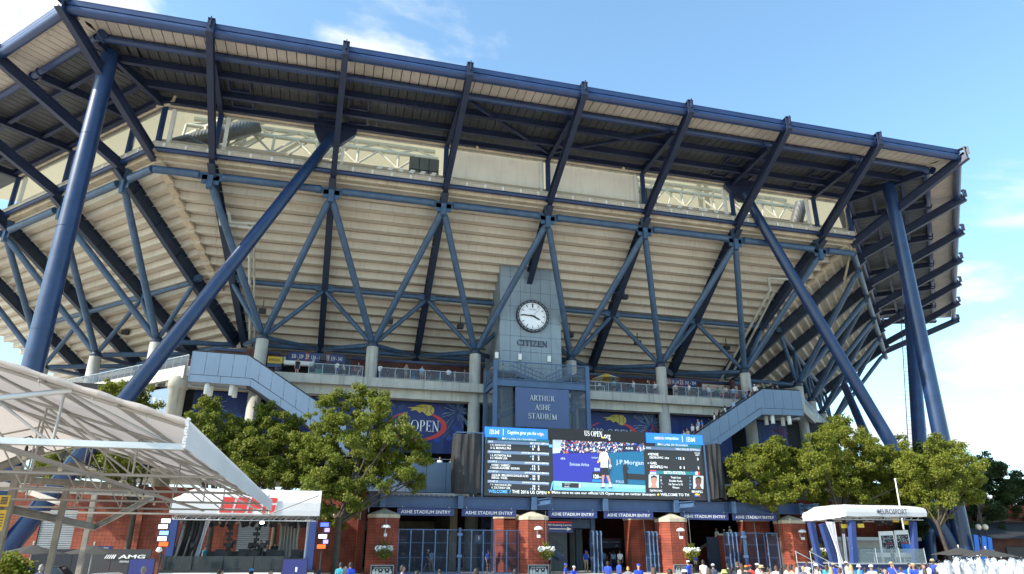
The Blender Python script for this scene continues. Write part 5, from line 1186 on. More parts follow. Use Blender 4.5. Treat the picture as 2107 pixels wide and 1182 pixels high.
sc_.poly('skin', [Q(1062, 236), Q(1090, 236), Q(1094, 258), Q(1078, 266), Q(1064, 260)], 5.2); sc_.poly('hair', [Q(1058, 246), Q(1064, 230), Q(1082, 226), Q(1096, 238), Q(1094, 258), Q(1084, 248)], 5.6); sc_.poly('yellow', [Q(1048, 338), Q(1060, 338), Q(1060, 350), Q(1048, 350)], 5.8)
sc_.poly('bg', [Q(1150, 404), Q(1166, 400), Q(1158, 430), Q(1150, 450), Q(1146, 448)], 5)
sc_.poly('bg', [Q(1272, 352), Q(1292, 352), Q(1320, 400), Q(1308, 412), Q(1312, 530), Q(1284, 530), Q(1268, 400)], 3); sc_.poly('bg', [Q(1300, 440), Q(1400, 446), Q(1460, 450), Q(1462, 500), Q(1310, 490)], 3)
# right column
RQ('hdr', 1550, 172, 1952, 205, .04); TQ('white', 'MATCHES IN PROGRESS', 1572, 176, 1832, 198); RQ('grey', 1466, 205, 1948, 232, .04); TQ('white', 'ASHE', 1470, 211, 1512, 226, bold=0); TQ('white', "MEN'S SINGLES SEMIFINALS", 1728, 221, 1935, 238, bold=0)
TQ('white', '1', 1488, 268, 1494, 280); TQ('white', 'NOVAK', 1502, 262, 1580, 286); TQ('white', 'DJOKOVIC', 1502, 292, 1620, 316); TQ('white', 'SRB', 1632, 300, 1668, 316, bold=0); TQ('white', '15', 1752, 300, 1776, 322); TQ('white', '5', 1790, 302, 1803, 324); TQ('white', '3', 1912, 306, 1925, 328); TQ('white', 'CHLGS', 1890, 258, 1936, 270, bold=0); TQ('white', 'REM', 1900, 276, 1930, 288, bold=0)
TQ('white', '10', 1484, 346, 1496, 358); TQ('white', 'GAEL', 1506, 340, 1566, 362); TQ('white', 'MONFILS', 1508, 370, 1614, 394); TQ('white', 'FRA', 1624, 378, 1658, 394, bold=0); TQ('white', '0', 1762, 378, 1776, 400); TQ('white', '1', 1798, 380, 1804, 402); TQ('white', '2', 1918, 382, 1932, 404); sc_.poly('cyan', [Q(1728, 308), Q(1738, 302), Q(1738, 316)], 3)
RQ('hdr', 1560, 416, 1880, 446, .03); TQ('white', 'MATCH STATISTICS', 1626, 420, 1810, 444)
for k, (t_, l_, r_) in enumerate((('Total Aces', '0', '4'), ('Double Faults', '1', '4'), ('1st Serve In %', '71', '50'), ('Winners', '4', '8'))):
    y = 466+k*29; w_ = len(t_)*8.6; TQ('white', t_, 1728-w_/2, y, 1728+w_/2, y+18, bold=.004); TQ('port', l_, 1596, y-3, 1596+9*len(l_), y+14, bold=0); TQ('cyan', r_, 1846, y+4, 1846+9*len(r_), y+20, bold=0)
for x, c1, c2, c3 in ((1504, 'red', 'blue', 'white'),): RQ(c1, x, 412, x+54, 423, .02, 3); RQ(c2, x, 423, x+54, 434, .02, 3); RQ(c3, x, 434, x+54, 445, .02, 3)
for j, c in enumerate(('blue', 'white', 'red')): RQ(c, 1882+j*18, 426, 1900+j*18, 454, .02, 3)
for x, y, sk in ((1494, 450, 'skin'), (1880, 460, 'skin2')):
    RQ('port', x, y, x+88, y+114, .03, 2)
    sc_.poly(sk, [Q(x+44+26*math.cos(a), y+52+36*math.sin(a)) for a in np.linspace(0, 2*math.pi, 16, endpoint=False)], 3); sc_.poly('hair', [Q(x+14, y+46), Q(x+20, y+18), Q(x+44, y+6), Q(x+68, y+18), Q(x+74, y+46), Q(x+64, y+30), Q(x+44, y+24), Q(x+24, y+30)], 3.4)
    sc_.poly(sk, [Q(x+32, y+80), Q(x+56, y+80), Q(x+76, y+116), Q(x+12, y+114)], 2.8)
    for dx in (-11, 11): sc_.poly('hair', [Q(x+44+dx-4, y+46), Q(x+44+dx+4, y+46), Q(x+44+dx+4, y+50), Q(x+44+dx-4, y+50)], 3.6)
    sc_.poly('red', [Q(x+36, y+70), Q(x+52, y+70), Q(x+48, y+75), Q(x+40, y+75)], 3.6)
TQ('white', 'DJOKOVIC', 1504, 580, 1612, 602, bold=.006); TQ('white', 'MONFILS', 1868, 588, 1960, 608, bold=.006)
TQ('cyan', 'WELCOME', 104, 580, 268, 608); TQ('cyan', '/', 286, 582, 298, 614); TQ('white', 'THE 2016 US OPEN', 308, 584, 606, 612, bold=.006); TQ('white', 'Make sure to use our official US Open emoji on twitter #usopen', 654, 592, 1552, 622, bold=.003, sl=.021); TQ('white', 'WELCOME TO TH', 1596, 612, 1842, 636, bold=.004, sl=.015)
for x, y in ((628, 606), (1576, 624)): sc_.poly('yellow', [Q(x+9*math.cos(a), y+9*math.sin(a)) for a in np.linspace(0, 2*math.pi, 12, endpoint=False)], 3)
sc_.poly('yellow', [Q(1890, 622), Q(1910, 614), Q(1936, 622), Q(1930, 630), Q(1904, 630)], 3); sc_.poly('red', [Q(1924, 628), Q(1940, 632), Q(1936, 644), Q(1928, 640)], 3.5); sc_.poly('blue', [Q(1888, 632), Q(1924, 632), Q(1920, 640), Q(1892, 640)], 3)
sc_.done(VB, 'screen_graphic')
# header boards
def head(u0, v0, u1, v1, lab):
    p0, p1 = at(u0, v1, y=VY-.25), at(u1, v0, y=VY-.25); t = thing('header_board', (p0.x, VY-.25, p0.z), lab, 'sign'); MB().box(p0.x, p1.x, VY-.25, VY-.05, p0.z, p1.z).build('board', S['blue'] if 'blue' in lab else M['black'], t); return t, p0, p1
t, p0, p1 = head(998, 884, 1127, 899, 'bright blue header board reading IBM, Cognitive gives you the edge'); w, h = p1.x-p0.x, p1.z-p0.z
def ibm(x, z, w_, h_):
    mb = MB(); word(mb, 'IBM', (x, VY-.27, z), w_, h_, bold=.02); o = mb.build('lettering', S['white'], t); mb = MB()
    for j in range(1, 8): mb.box(x-.02, x+w_+.02, VY-.285, VY-.275, z+h_*j/8-.008, z+h_*j/8+.008)
    mb.build('letter_stripe', S['blue'], t)
ibm(p0.x+w*.07, p0.z+h*.28, w*.15, h*.44); word(MB(), 'Cognitive gives you the', (p0.x+w*.35, VY-.27, p0.z+h*.26), w*.46, h*.46).build('lettering', S['white'], t); word(MB(), 'edge.', (p0.x+w*.83, VY-.27, p0.z+h*.26), w*.11, h*.42).build('lettering', S['yellow'], t); MB().box(p0.x+w*.282, p0.x+w*.288, VY-.27, VY-.26, p0.z+h*.2, p0.z+h*.85).build('divider', S['white'], t)
t, p0, p1 = head(1329, 896, 1445, 911, 'bright blue header board reading outthink competition, IBM'); w, h = p1.x-p0.x, p1.z-p0.z
ibm(p0.x+w*.71, p0.z+h*.26, w*.15, h*.46); word(MB(), 'competition', (p0.x+w*.33, VY-.27, p0.z+h*.3), w*.24, h*.4).build('lettering', S['white'], t); word(MB(), 'out', (p0.x+w*.15, VY-.27, p0.z+h*.36), w*.06, h*.3).build('lettering', S['white'], t); word(MB(), 'think', (p0.x+w*.215, VY-.27, p0.z+h*.36), w*.10, h*.34).build('lettering', S['yellow'], t); MB().box(p0.x+w*.635, p0.x+w*.641, VY-.27, VY-.26, p0.z+h*.2, p0.z+h*.85).build('divider', S['white'], t)
t, p0, p1 = head(1127.5, 890, 1328.5, 904, 'black header strip reading US OPEN.org above the tennis picture'); w, h = p1.x-p0.x, p1.z-p0.z
word_r(MB(), 'US OPEN', (p0.x+w*.365, VY-.27, p0.z+h*.42), w*.18, h*.46).build('lettering', S['white'], t); word(MB(), '.org', (p0.x+w*.555, VY-.27, p0.z+h*.12), w*.072, h*.5).build('lettering', S['white'], t); MB().box(p0.x+w*.535, p0.x+w*.565, VY-.27, VY-.26, p0.z+h*.30, p0.z+h*.40).build('ball', S['yellow'], t)
# black draped wings of the board
def drape(u0, u1, ybk, lab, seed, lean):
    p0, p1 = at(u0, 1018, y=VY), at(u1, 1018, y=VY); x0, x1 = p0.x, p1.x; z0, z1 = 6.05, 10.75
    t = thing('draped_speaker_tower', ((x0+x1)/2, VY, z0), lab, 'draped tower'); q = random.Random(seed); mb = MB(); nx, nz = 12, 16
    gx = [[None]*(nz+1) for _ in range(nx+1)]; ph = [q.uniform(0, 6) for _ in range(6)]
    for i in range(nx+1):
        for j in range(nz+1):
            s, r = i/nx, j/nz; x = lerp(x0+.10*lean*math.sin(r*3), x1, s); dy = .07*math.sin(9*s+ph[0]+3*r)+.05*math.sin(23*s+ph[1]-2*r)+.05*math.sin(8*r+ph[2]+4*s)-.25*math.sin(math.pi*s)
            gx[i][j] = (x, VY-.1+dy, lerp(z0-.08*math.sin(7*s), z1+.06*math.sin(5*s+ph[3]), r))
    for i in range(nx):
        for j in range(nz): mb.quad(gx[i][j], gx[i+1][j], gx[i+1][j+1], gx[i][j+1], 0, True)
    for i in (0, nx):
        for j in range(nz): a, b = gx[i][j], gx[i][j+1]; mb.quad(a, (a[0], VY+1.6, a[2]), (b[0], VY+1.6, b[2]), b)
    for i in range(nx): a, b = gx[i][nz], gx[i+1][nz]; mb.quad(a, b, (b[0], VY+1.6, b[2]), (a[0], VY+1.6, a[2]))
    mb.build('drape', M['drape'], t)
    fr = MB().bar((x0, VY-.2, z1+.1), (x1, VY-.2, z1+.1), .09, .09).bar((x0+.05, VY+1.5, z1+.1), (x1, VY+1.5, z1+.1), .09, .09)
    for x in (x0+.05, x1): fr.bar((x, VY-.2, z1+.1), (x, VY+1.5, z1+.1), .09, .09).bar((x, VY+1.5, z0), (x, VY+1.5, z1), .09, .09, (1, 0, 0))
    fr.bar((x1 if u0 < 1000 else x0, VY-.25, z0-.3), (x1 if u0 < 1000 else x0, VY-.25, z1+.2), .11, .11, (1, 0, 0)); fr.build('tube_frame', M['frame_blue'], t)
    MB().box(x0+.2, x1-.2, VY+.3, VY+1.3, z0-.2, z0).build('base', M['black'], t)
drape(935, 990, 0, 'black cloth-draped tower on the left of the video board', 3, -1); drape(1455, 1492, 0, 'black cloth-draped tower on the right of the video board', 8, 1)
# ------------------------------------------------------------------ trees
def tree(name, x, y, h0, crown, label, leafm, nleaf, size=.30, seed=1, limbs=9, r=.2, lean=(0, 0), g='trees round the plaza', zb=G0):
    q = random.Random(seed); rg = np.random.default_rng(seed)
    t = thing(name, (x, y, zb), label, 'tree', g)
    mb = MB(); base = Vector((x, y, zb)); fork = Vector((x+lean[0], y+lean[1], h0)); mb.tube(base, fork, r*1.25, r*.85, 10)
    mb.tube(base-Vector((0, 0, .05)), base+Vector((0, 0, .4)), r*1.6, r*1.2, 10)
    C = [c for c in crown]
    for c in q.sample(C, min(limbs, len(C))):
        e = Vector(c[:3]); m_ = lerp(fork, e, .5)+Vector((q.uniform(-.4, .4), q.uniform(-.4, .4), q.uniform(-.2, .5))); s = lerp(base, fork, q.uniform(.8, 1.0))
        mb.tube(s, m_, r*.5, r*.32, 7).tube(m_, e, r*.32, r*.12, 6)
        for _ in range(2): d = Vector((q.uniform(-1, 1), q.uniform(-1, 1), q.uniform(-.2, 1)))*c[3]*.8; mb.tube(lerp(m_, e, q.uniform(.3, .9)), e+d, r*.13, r*.04, 5)
    mb.build('trunk', M['bark'], t)
    # each clump of the crown carries its own little twigs of leaves
    cen, rads = [], []
    for c in C:
        n = max(6, int(10*c[3]))
        for _ in range(n):
            d = Vector((q.gauss(0, 1), q.gauss(0, 1), q.gauss(0, .8))).normalized()*c[3]*q.uniform(.4, 1.25); cen.append((c[0]+d.x, c[1]+d.y, c[2]+d.z*.85)); rads.append(q.uniform(.22, .55)*min(1.25, .55+c[3]*.35))
    me = leaf_cloud('crown', M[leafm], cen, rads, int(nleaf*2.2), size*.62, .55, org=(x, y, zb), shell=.2, flat=.75, rng=rg)
    o = link('crown', me, t); return t
def crown_px(pts, y, depth, seed, fill=1.0, per=1):      # clumps read as (u, v, radius px), each at its own depth
    q = random.Random(seed); out = []
    for (u, v, rp) in pts:
        for k in range(per):
            yy = y+q.uniform(-depth, depth); p = at(u, v, y=yy); dist = (p-CAM).dot(_fw); out.append((p.x, p.y, p.z, rp*dist/F_PX*fill*1.02))
        p = at(u, v, y=y+depth*.9); dist = (p-CAM).dot(_fw); out.append((p.x, p.y, p.z, rp*dist/F_PX*fill*.9))
    return out
def gx(u, y): return at(u, 1131, y=y).x
tree('small_tree', gx(262, 12), 12, 5, crown_px([(245, 800, 26), (282, 812, 28), (262, 830, 34), (225, 850, 30), (300, 845, 26), (200, 900, 36), (160, 945, 40), (250, 960, 40), (320, 930, 34), (100, 960, 30)], 11, 1.5, 21), 'leafy tree behind the white tent with its top against the concourse rail', 'leafB', 17000, .26, 21)
tree('small_tree', gx(428, 9), 9, 4.5, crown_px([(428, 838, 30), (405, 870, 36), (450, 868, 36), (395, 910, 34), (440, 920, 44), (475, 900, 34), (420, 955, 40), (465, 955, 40), (385, 950, 26)], 9, 1.6, 22, .92), 'rounded green tree between the white tent edge and the studio, under the escalator landing', 'leafA', 16000, .26, 22)
tree('small_tree', gx(560, 8), 8, 5, crown_px([(552, 850, 28), (520, 880, 36), (580, 875, 38), (500, 920, 36), (550, 920, 44), (605, 915, 38), (490, 960, 34), (540, 965, 44), (595, 965, 40), (635, 960, 28), (520, 995, 26), (600, 995, 24)], 8, 1.8, 23, .9), 'rounded green tree directly behind the red-lettered studio canopy', 'leafA', 20000, .26, 23)
tree('plaza_tree', gx(692, 5.5), 5.5, 4.2, crown_px([(690, 830, 30), (740, 815, 30), (775, 830, 30), (660, 870, 34), (720, 860, 44), (780, 865, 38), (815, 890, 34), (650, 920, 36), (700, 910, 44), (760, 915, 46), (820, 925, 34), (848, 905, 22), (650, 970, 30), (700, 960, 40), (765, 965, 40), (825, 970, 32), (868, 945, 24), (868, 915, 16), (670, 1015, 28), (720, 1010, 24), (790, 1000, 24), (850, 990, 26), (650, 1050, 16), (712, 1060, 22), (690, 1070, 20), (640, 1010, 26), (668, 1050, 24), (735, 1035, 22), (640, 930, 26), (735, 985, 34), (800, 960, 36), (690, 985, 34)], 5, 2.6, 24, .92), 'tall spreading tree between the studio canopy and the first gate pier', 'leafA', 40000, .24, 24, 13, .24)
tree('plaza_tree', gx(1610, 9), 9, 5, crown_px([(1590, 925, 28), (1560, 935, 30), (1625, 935, 30), (1530, 965, 30), (1580, 965, 40), (1635, 970, 36), (1520, 1000, 26), (1560, 1000, 36), (1610, 1005, 38), (1655, 1000, 30), (1510, 950, 16), (1675, 945, 24), (1590, 1025, 20), (1545, 1025, 16)], 8, 1.8, 25), 'yellow-green tree right of the draped screen tower, over the beam end', 'leafB', 26000, .27, 25)
tree('plaza_tree', gx(1740, 7.5), 7.5, 5.2, crown_px([(1715, 875, 26), (1695, 910, 32), (1745, 900, 34), (1780, 920, 30), (1680, 950, 34), (1730, 945, 44), (1790, 950, 40), (1830, 940, 34), (1700, 990, 36), (1750, 990, 44), (1805, 990, 42), (1850, 980, 36), (1690, 1020, 24), (1770, 1025, 28), (1830, 1025, 30), (1870, 1000, 30), (1868, 955, 30), (1888, 985, 28), (1850, 925, 26)], 7, 2.2, 26), 'tallest yellow-green tree rising behind the white EUROSPORT canopy', 'leafB', 36000, .27, 26, 12, .22)
tree('plaza_tree', gx(1957, 1), 1, 4.2, crown_px([(1925, 915, 24), (1960, 925, 26), (1900, 950, 30), (1945, 955, 36), (1985, 955, 28), (1880, 985, 30), (1925, 990, 38), (1975, 990, 34), (2005, 985, 22), (1872, 950, 24), (1880, 1010, 26), (1900, 1025, 28), (1950, 1030, 30), (1995, 1020, 24), (1930, 1060, 18)], 2, 1.8, 27), 'slim leaning tree with open crown in front of the great right-hand tube', 'leafB', 22000, .25, 27, 10, .14, (-.9, 0))
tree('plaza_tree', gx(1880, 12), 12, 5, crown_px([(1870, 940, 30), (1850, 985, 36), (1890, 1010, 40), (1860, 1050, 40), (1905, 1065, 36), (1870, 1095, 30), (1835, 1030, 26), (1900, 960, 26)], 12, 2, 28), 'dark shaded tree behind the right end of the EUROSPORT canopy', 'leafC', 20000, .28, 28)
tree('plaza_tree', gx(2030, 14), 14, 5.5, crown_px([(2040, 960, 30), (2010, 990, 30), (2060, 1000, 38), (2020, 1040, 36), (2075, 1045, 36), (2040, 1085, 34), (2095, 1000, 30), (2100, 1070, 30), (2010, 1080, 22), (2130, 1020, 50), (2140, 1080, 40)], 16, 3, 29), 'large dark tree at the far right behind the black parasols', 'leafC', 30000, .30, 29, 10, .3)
t = thing('flowering_shrub', (gx(25, -4), -4, G0), 'green shrub with red flowers behind the dark car', 'shrub'); p = at(22, 1150, y=-4)
o = link('leaves', leaf_cloud('leaves', M['leafB'], [(p.x, p.y, .8), (p.x+.7, p.y, .55), (p.x-.6, p.y, .5)], [.7, .6, .6], 1800, .2, .2, org=t.location), t); o['kind'] = 'stuff'
o = link('red_flowers', leaf_cloud('red_flowers', M['red'], [(p.x-.4, p.y-.4, .9), (p.x-.6, p.y-.3, .5)], [.5, .5], 60, .13, 0, org=t.location, shell=.9), t); o['kind'] = 'stuff'
# ------------------------------------------------------------------ far low buildings and shelter on the right
FB = thing('concession_building', (88, 14, G0), 'low dark concession building under the trees at the far right', 'building')
MB().box(84, 112, 12, 20, G0, 3.0).build('wall', M['brick_dk'], FB); MB().prism([(83, 10.5, 3.0), (113, 10.5, 3.0), (113, 15, 4.6), (83, 15, 4.6)], (0, 0, 0), (0, .1, .15)).build('roof', M['dark'], FB)
MB().box(86, 88, 11.9, 11.99, G0, 2.2).build('door', M['brick'], FB); MB().box(91, 98, 11.9, 11.99, .8, 2.2).build('counter_window', M['black'], FB)
FB = thing('site_hut', (73, 11, G0), 'low grey flat-roofed hut behind the EUROSPORT stage', 'building'); MB().box(69.5, 78, 10, 13.5, G0, 2.7).build('wall', M['greycloth'], FB); MB().box(69, 78.5, 9.6, 14, 2.7, 3.0).build('roof', M['rail'], FB); MB().box(71, 76, 9.95, 9.995, .8, 2.0).build('window', M['black'], FB)
p = at(2022, 1115, y=6); t = thing('climbing_frame', (p.x, 6, G0), 'tangle of bright blue panels and poles beyond the black parasols', 'display stand')
for k, (dx, dz, w, h_) in enumerate(((-.9, 1.6, .5, 1.6), (.0, 1.9, .5, 1.2), (.6, 1.5, .45, 1.5), (-.3, .9, .8, .4))): MB().bar((p.x+dx, 6, dz), (p.x+dx+.25, 6, dz+h_), w, .1, (0, 1, 0)).build('panel', M['cyanbarrier'], t)
MB().tube((p.x, 6.2, G0), (p.x, 6.2, 3.0), .05).tube((p.x-1.2, 6.2, 1.6), (p.x+1.3, 6.2, 1.9), .05).tube((p.x-.6, 6.2, G0), (p.x-.6, 6.2, 2.8), .05).build('frame', M['rail'], t)
for k, u in enumerate((2013, 2027)):
    p = at(u, 1085, y=9); t = thing('globe_lamp', (p.x, 9, G0), 'pale globe street lamp below the dark tree, '+('left' if k == 0 else 'right')+' of the pair', 'lamp', 'globe lamps under the dark tree'); MB().ball((p.x, 9, p.z), (.28, .28, .28)).build('globe', mat('lamp_globe', (.8, .66, .5), .4, var=0), t); MB().tube((p.x, 9, G0), (p.x, 9, p.z-.25), .06).build('post', M['black'], t)
# ------------------------------------------------------------------ studio stage with red lettered canopy (left)
ES = thing('studio_stage', (18, 2, G0), 'open-fronted broadcast studio stage with white vaulted ESPN canopy', 'stage')
ex0, ex1, ey0, ey1 = 13.55, 22.55, 0.0, 5.5
def vault(x0, x1, y0, y1, zb, zt, zr, wr=.03, round_l=0.):
    mb = MB(); q = random.Random(4); nx = 26; prof = [(y0, zb), (y0-.02, zb+.3), (y0-.02, zt-.12), (y0+.08, zt), (y0+.6, lerp(zt, zr, .45)), (y0+1.4, lerp(zt, zr, .82)), ((y0+y1)/2, zr), (y1-1.0, lerp(zt, zr, .7)), (y1, zt), (y1, zb)]
    rows = []
    for i in range(nx+1):
        x = lerp(x0, x1, i/nx); e = 1.0
        if round_l and (x-x0) < round_l: e = 1-(1-(x-x0)/round_l)**2
        rows.append([(x, p[0], zb+(p[1]-zb)*(1 if p[1] <= zt-.1 else lerp(1, .99, 0))-(1-e)*(p[1]-zt)*(1 if p[1] > zt else 0)+(wr*math.sin(i*2.3+j*1.7)*(1 if 0 < j < 9 else .3))) for j, p in enumerate(prof)])
    for i in range(nx):
        for j in range(len(prof)-1): mb.quad(rows[i][j], rows[i+1][j], rows[i+1][j+1], rows[i][j+1], 0, True)
    for i in (0, nx): mb.add(rows[i], [tuple(range(len(prof)))])
    return mb
vault(ex0, ex1, ey0, ey1, 3.78, 4.70, 5.55, .02, 1.2).build('canopy', M['fabric'], ES)
MB().box(ex0, ex1, ey0-.02, ey1, G0, .55).build('deck', M['black'], ES); MB().box(ex0, ex1, ey0-.06, ey0-.02, .22, .40).build('deck_edge', M['white'], ES)
for x in (ex0+.35, ex1-.35):
    for y in (ey0+.3, ey1-.3): MB().box(x-.22, x+.22, y-.22, y+.22, .5, 3.5).build('post', M['navycloth'], ES)
def truss(p0, p1, s=.16, n=14):
    mb = MB(); p0 = Vector(p0); p1 = Vector(p1); off = [Vector((0, -s, -s)), Vector((0, s, -s)), Vector((0, -s, s)), Vector((0, s, s))]
    if abs((p1-p0).y) > abs((p1-p0).x): off = [Vector((-s, 0, -s)), Vector((s, 0, -s)), Vector((-s, 0, s)), Vector((s, 0, s))]
    for o in off: mb.tube(p0+o, p1+o, .03, None, 5)
    for i in range(n): a = lerp(p0, p1, i/n); b = lerp(p0, p1, (i+1)/n); mb.tube(a+off[i % 2], b+off[2+i % 2], .018, None, 4).tube(a+off[(i+1) % 2], b+off[i % 2], .018, None, 4)
    return mb
truss((ex0+.2, ey0+.25, 3.62), (ex1-.2, ey0+.25, 3.62), n=26).build('lighting_truss', M['galv'], ES); truss((ex0+.2, ey1-.4, 3.62), (ex1-.2, ey1-.4, 3.62), n=26).build('lighting_truss', M['galv'], ES)
for x in (ex0+.3, (ex0+ex1)/2, ex1-.3): truss((x, ey0+.4, 3.62), (x, ey1-.5, 3.62), n=14).build('lighting_truss', M['galv'], ES)
q = random.Random(9)
can = MB().lathe((0, 0, -.42), [(.15, 0), (.15, .18), (.10, .36), (.04, .42)], 10).box(-.16, .16, -.03, .03, -.15, .12).mesh('stage_lamp', M['black'])
for j in range(22):
    o = link('stage_lamp', can, ES, Vector((ex0+.8+j*.37, ey0+.5+q.uniform(-.2, 2.5), 3.5))-WORLD[ES.name]); o.rotation_euler = (q.uniform(-.9, -.2), q.uniform(-.5, .5), 0)
p = at(539, 1076, y=1.0); MB().lathe((0, 0, 0), [(.01, 0), (.14, .01), (.17, .12), (.1, .3)], 14).mesh('x', M['black'])
o = MB().ball((p.x, 1.0, p.z), (.15, .08, .10)).build('lit_lamp', emis('lit_lamp', (1, .93, .78), 4), ES)
def cloth(x0, x1, y, z0, z1, pinch=0., amp=.08, k=5, sw=0.):
    mb = MB(); nx, nz = 24, 12; G = []
    for i in range(nx+1):
        G.append([]); s = i/nx
        for j in range(nz+1):
            r = j/nz; xm = (x0+x1)/2; w_ = (x1-x0)*(1-pinch*math.sin(math.pi*min(1, (1-r)*1.25))); x = xm+(s-.5)*w_+sw*(1-r)**1.5
            G[i].append((x, y+amp*math.sin(s*k*6.28+r*1.5), lerp(z0, z1, r)))
    for i in range(nx):
        for j in range(nz): mb.quad(G[i][j], G[i+1][j], G[i+1][j+1], G[i][j+1], 0, True)
    return mb
cloth(ex0+.7, ex0+2.0, 1.0, .55, 3.6, .0, .1, 3, -.5).build('black_curtain', M['black'], ES); cloth(ex0+1.7, ex0+2.3, 1.3, .9, 3.6, .35, .07, 3, -.5).build('white_curtain', M['curtain'], ES); cloth(19.9, 21.3, 4.4, .8, 3.6, .1, .1, 6).build('grey_curtain', M['greycloth'], ES); cloth(ex1-.75, ex1-.5, .9, .6, 3.6, .1, .04, 2).build('white_curtain', M['curtain'], ES)
def gear(bx, y, z):       # camera on a pedestal
    mb = MB(); mb.tube((bx, y, z), (bx, y, z+1.2), .08, .05, 8).box(bx-.18, bx+.18, y-.4, y+.3, z+1.25, z+1.6).box(bx-.1, bx+.1, y-.65, y-.4, z+1.32, z+1.52).box(bx+.1, bx+.3, y+.1, y+.3, z+1.5, z+1.75)
    for a in (0, 2.1, 4.2): mb.bar((bx, y, z+.2), (bx+.4*math.cos(a), y+.4*math.sin(a), z), .06, .06)
    mb.tube((bx, y+.3, z+1.3), (bx-.25, y+.7, z+1.1), .025); return mb
for bx, y in ((15.1, 1.2), (17.1, 2.2), (19.2, 1.8), (18.3, 3.6)): gear(bx, y, .55).build('studio_camera', M['black'], ES)
for bx, y, h_ in ((16.9, 3.0, 2.7), (18.6, 3.2, 2.6)): 
    mb = MB().tube((bx, y, .55), (bx, y, .55+h_), .05); 
    for k in range(7): mb.box(bx-.16-.1*(k % 2), bx+.18, y-.15, y+.15, .9+k*.34, 1.1+k*.34)
    mb.build('lamp_stand', M['black'], ES)
for bx, w_ in ((16.2, 1.1), (17.6, 1.5), (19.3, 1.3), (20.9, 1.2)): MB().box(bx, bx+w_, 1.6, 2.4, .55, 1.28).box(bx+.1, bx+w_*.55, 1.9, 1.96, 1.3, 1.75).box(bx+w_*.6, bx+w_*.95, 2.0, 2.06, 1.3, 1.7).build('desk', M['black'], ES)
for bx in (16.9, 18.0, 18.7, 20.2): MB().tube((bx, .9, .55), (bx, .9, 1.15), .03).box(bx-.22, bx+.22, .7, 1.1, 1.15, 1.2).box(bx-.22, bx+.22, 1.05, 1.1, 1.2, 1.6).build('stool', M['black'], ES)
for k in range(4): x = ex0+k*(ex1-1.9-ex0)/4; MB().box(x+.02, x+(ex1-1.9-ex0)/4-.02, ey0+.06, ey0+.08, .45, 1.35).build('glass_panel', M['darkglass'], ES)
MB().box(ex0+.2, ex1-.2, ey1-.05, ey1, .5, 1.6).build('back_rail', M['black'], ES)
for (a, b) in ((19.4, 20.9), (11.9, 13.35)):
    t = thing('tv_screen', ((a+b)/2, -.35, G0), 'dark purple flat screen at the '+('right' if a > 15 else 'left')+' front corner of the studio stage', 'screen', 'screens before the studio'); a0 = a+1.2 if a > 15 else a; b0 = b+1.25 if a > 15 else b
    MB().box(a0, b0, -.4, -.32, .05, 1.22).build('bezel', M['black'], t); MB().quad((a0+.06, -.405, .1), (b0-.06, -.405, .1), (b0-.06, -.405, 1.17), (a0+.06, -.405, 1.17)).build('screen', S['navy'], t); MB().box((a0+b0)/2-.1, (a0+b0)/2+.1, -.38, -.3, G0, .05).build('stand', M['black'], t)
    mb = MB(); c = (a0+b0)/2+.1
    mb.add([(c-.05, -.41, .45), (c+.06, -.41, .45), (c+.07, -.41, .72), (c-.06, -.41, .72)], [(0, 1, 2, 3)]).build('screen_graphic', S['port'], t)
# red letters drawn as slabs with slits
LZ0, LZ1 = 3.90, 4.84
EL = thing('espn_letters', (17.9, -.08, LZ0), 'slanted red ESPN letters on the white studio canopy', 'lettering')
pA = at(450, 1054, y=-.08).x; pB = at(567, 1058, y=-.08).x; wL = (pB-pA)/4.05; hL = LZ1-LZ0
def sl(x, z): return (pA+x*wL+z*.16*wL, LZ0+z*hL)
def blk(mb, pts): mb.flat([sl(*p) for p in pts], -.13, th=.05)
mb = MB(); blk(mb, [(-.06, -.08), (3.98, -.08), (3.98, 1.08), (-.06, 1.08)]); o = mb.build('backing', M['white'], EL); o.location.y += .04
mb = MB(); blk(mb, [(.02, .68), (.88, .68), (.88, 1), (.02, 1)]); blk(mb, [(.02, 0), (.88, 0), (.88, .17), (.34, .17), (.34, .27), (.88, .27), (.88, .54), (.02, .54)]); mb.build('letter_e', M['red'], EL)
mb = MB(); blk(mb, [(1.05, .68), (1.88, .68), (1.88, 1), (1.13, 1), (1.05, .92)]); blk(mb, [(1.0, 0), (1.8, 0), (1.88, .08), (1.88, .54), (1.04, .54), (1.04, .27), (1.55, .27), (1.55, .17), (1.0, .17)]); mb.build('letter_s', M['red'], EL)
mb = MB(); blk(mb, [(2.05, .68), (2.88, .68), (2.88, .92), (2.8, 1), (2.05, 1)]); blk(mb, [(2.02, 0), (2.34, 0), (2.34, .28), (2.88, .28), (2.88, .54), (2.02, .54)]); mb.build('letter_p', M['red'], EL)
mb = MB(); blk(mb, [(3.05, .68), (3.92, .68), (3.92, .92), (3.84, 1), (3.05, 1)]); blk(mb, [(3.02, 0), (3.34, 0), (3.34, .54), (3.02, .54)]); blk(mb, [(3.58, 0), (3.92, 0), (3.92, .54), (3.58, .54)]); mb.build('letter_n', M['red'], EL)
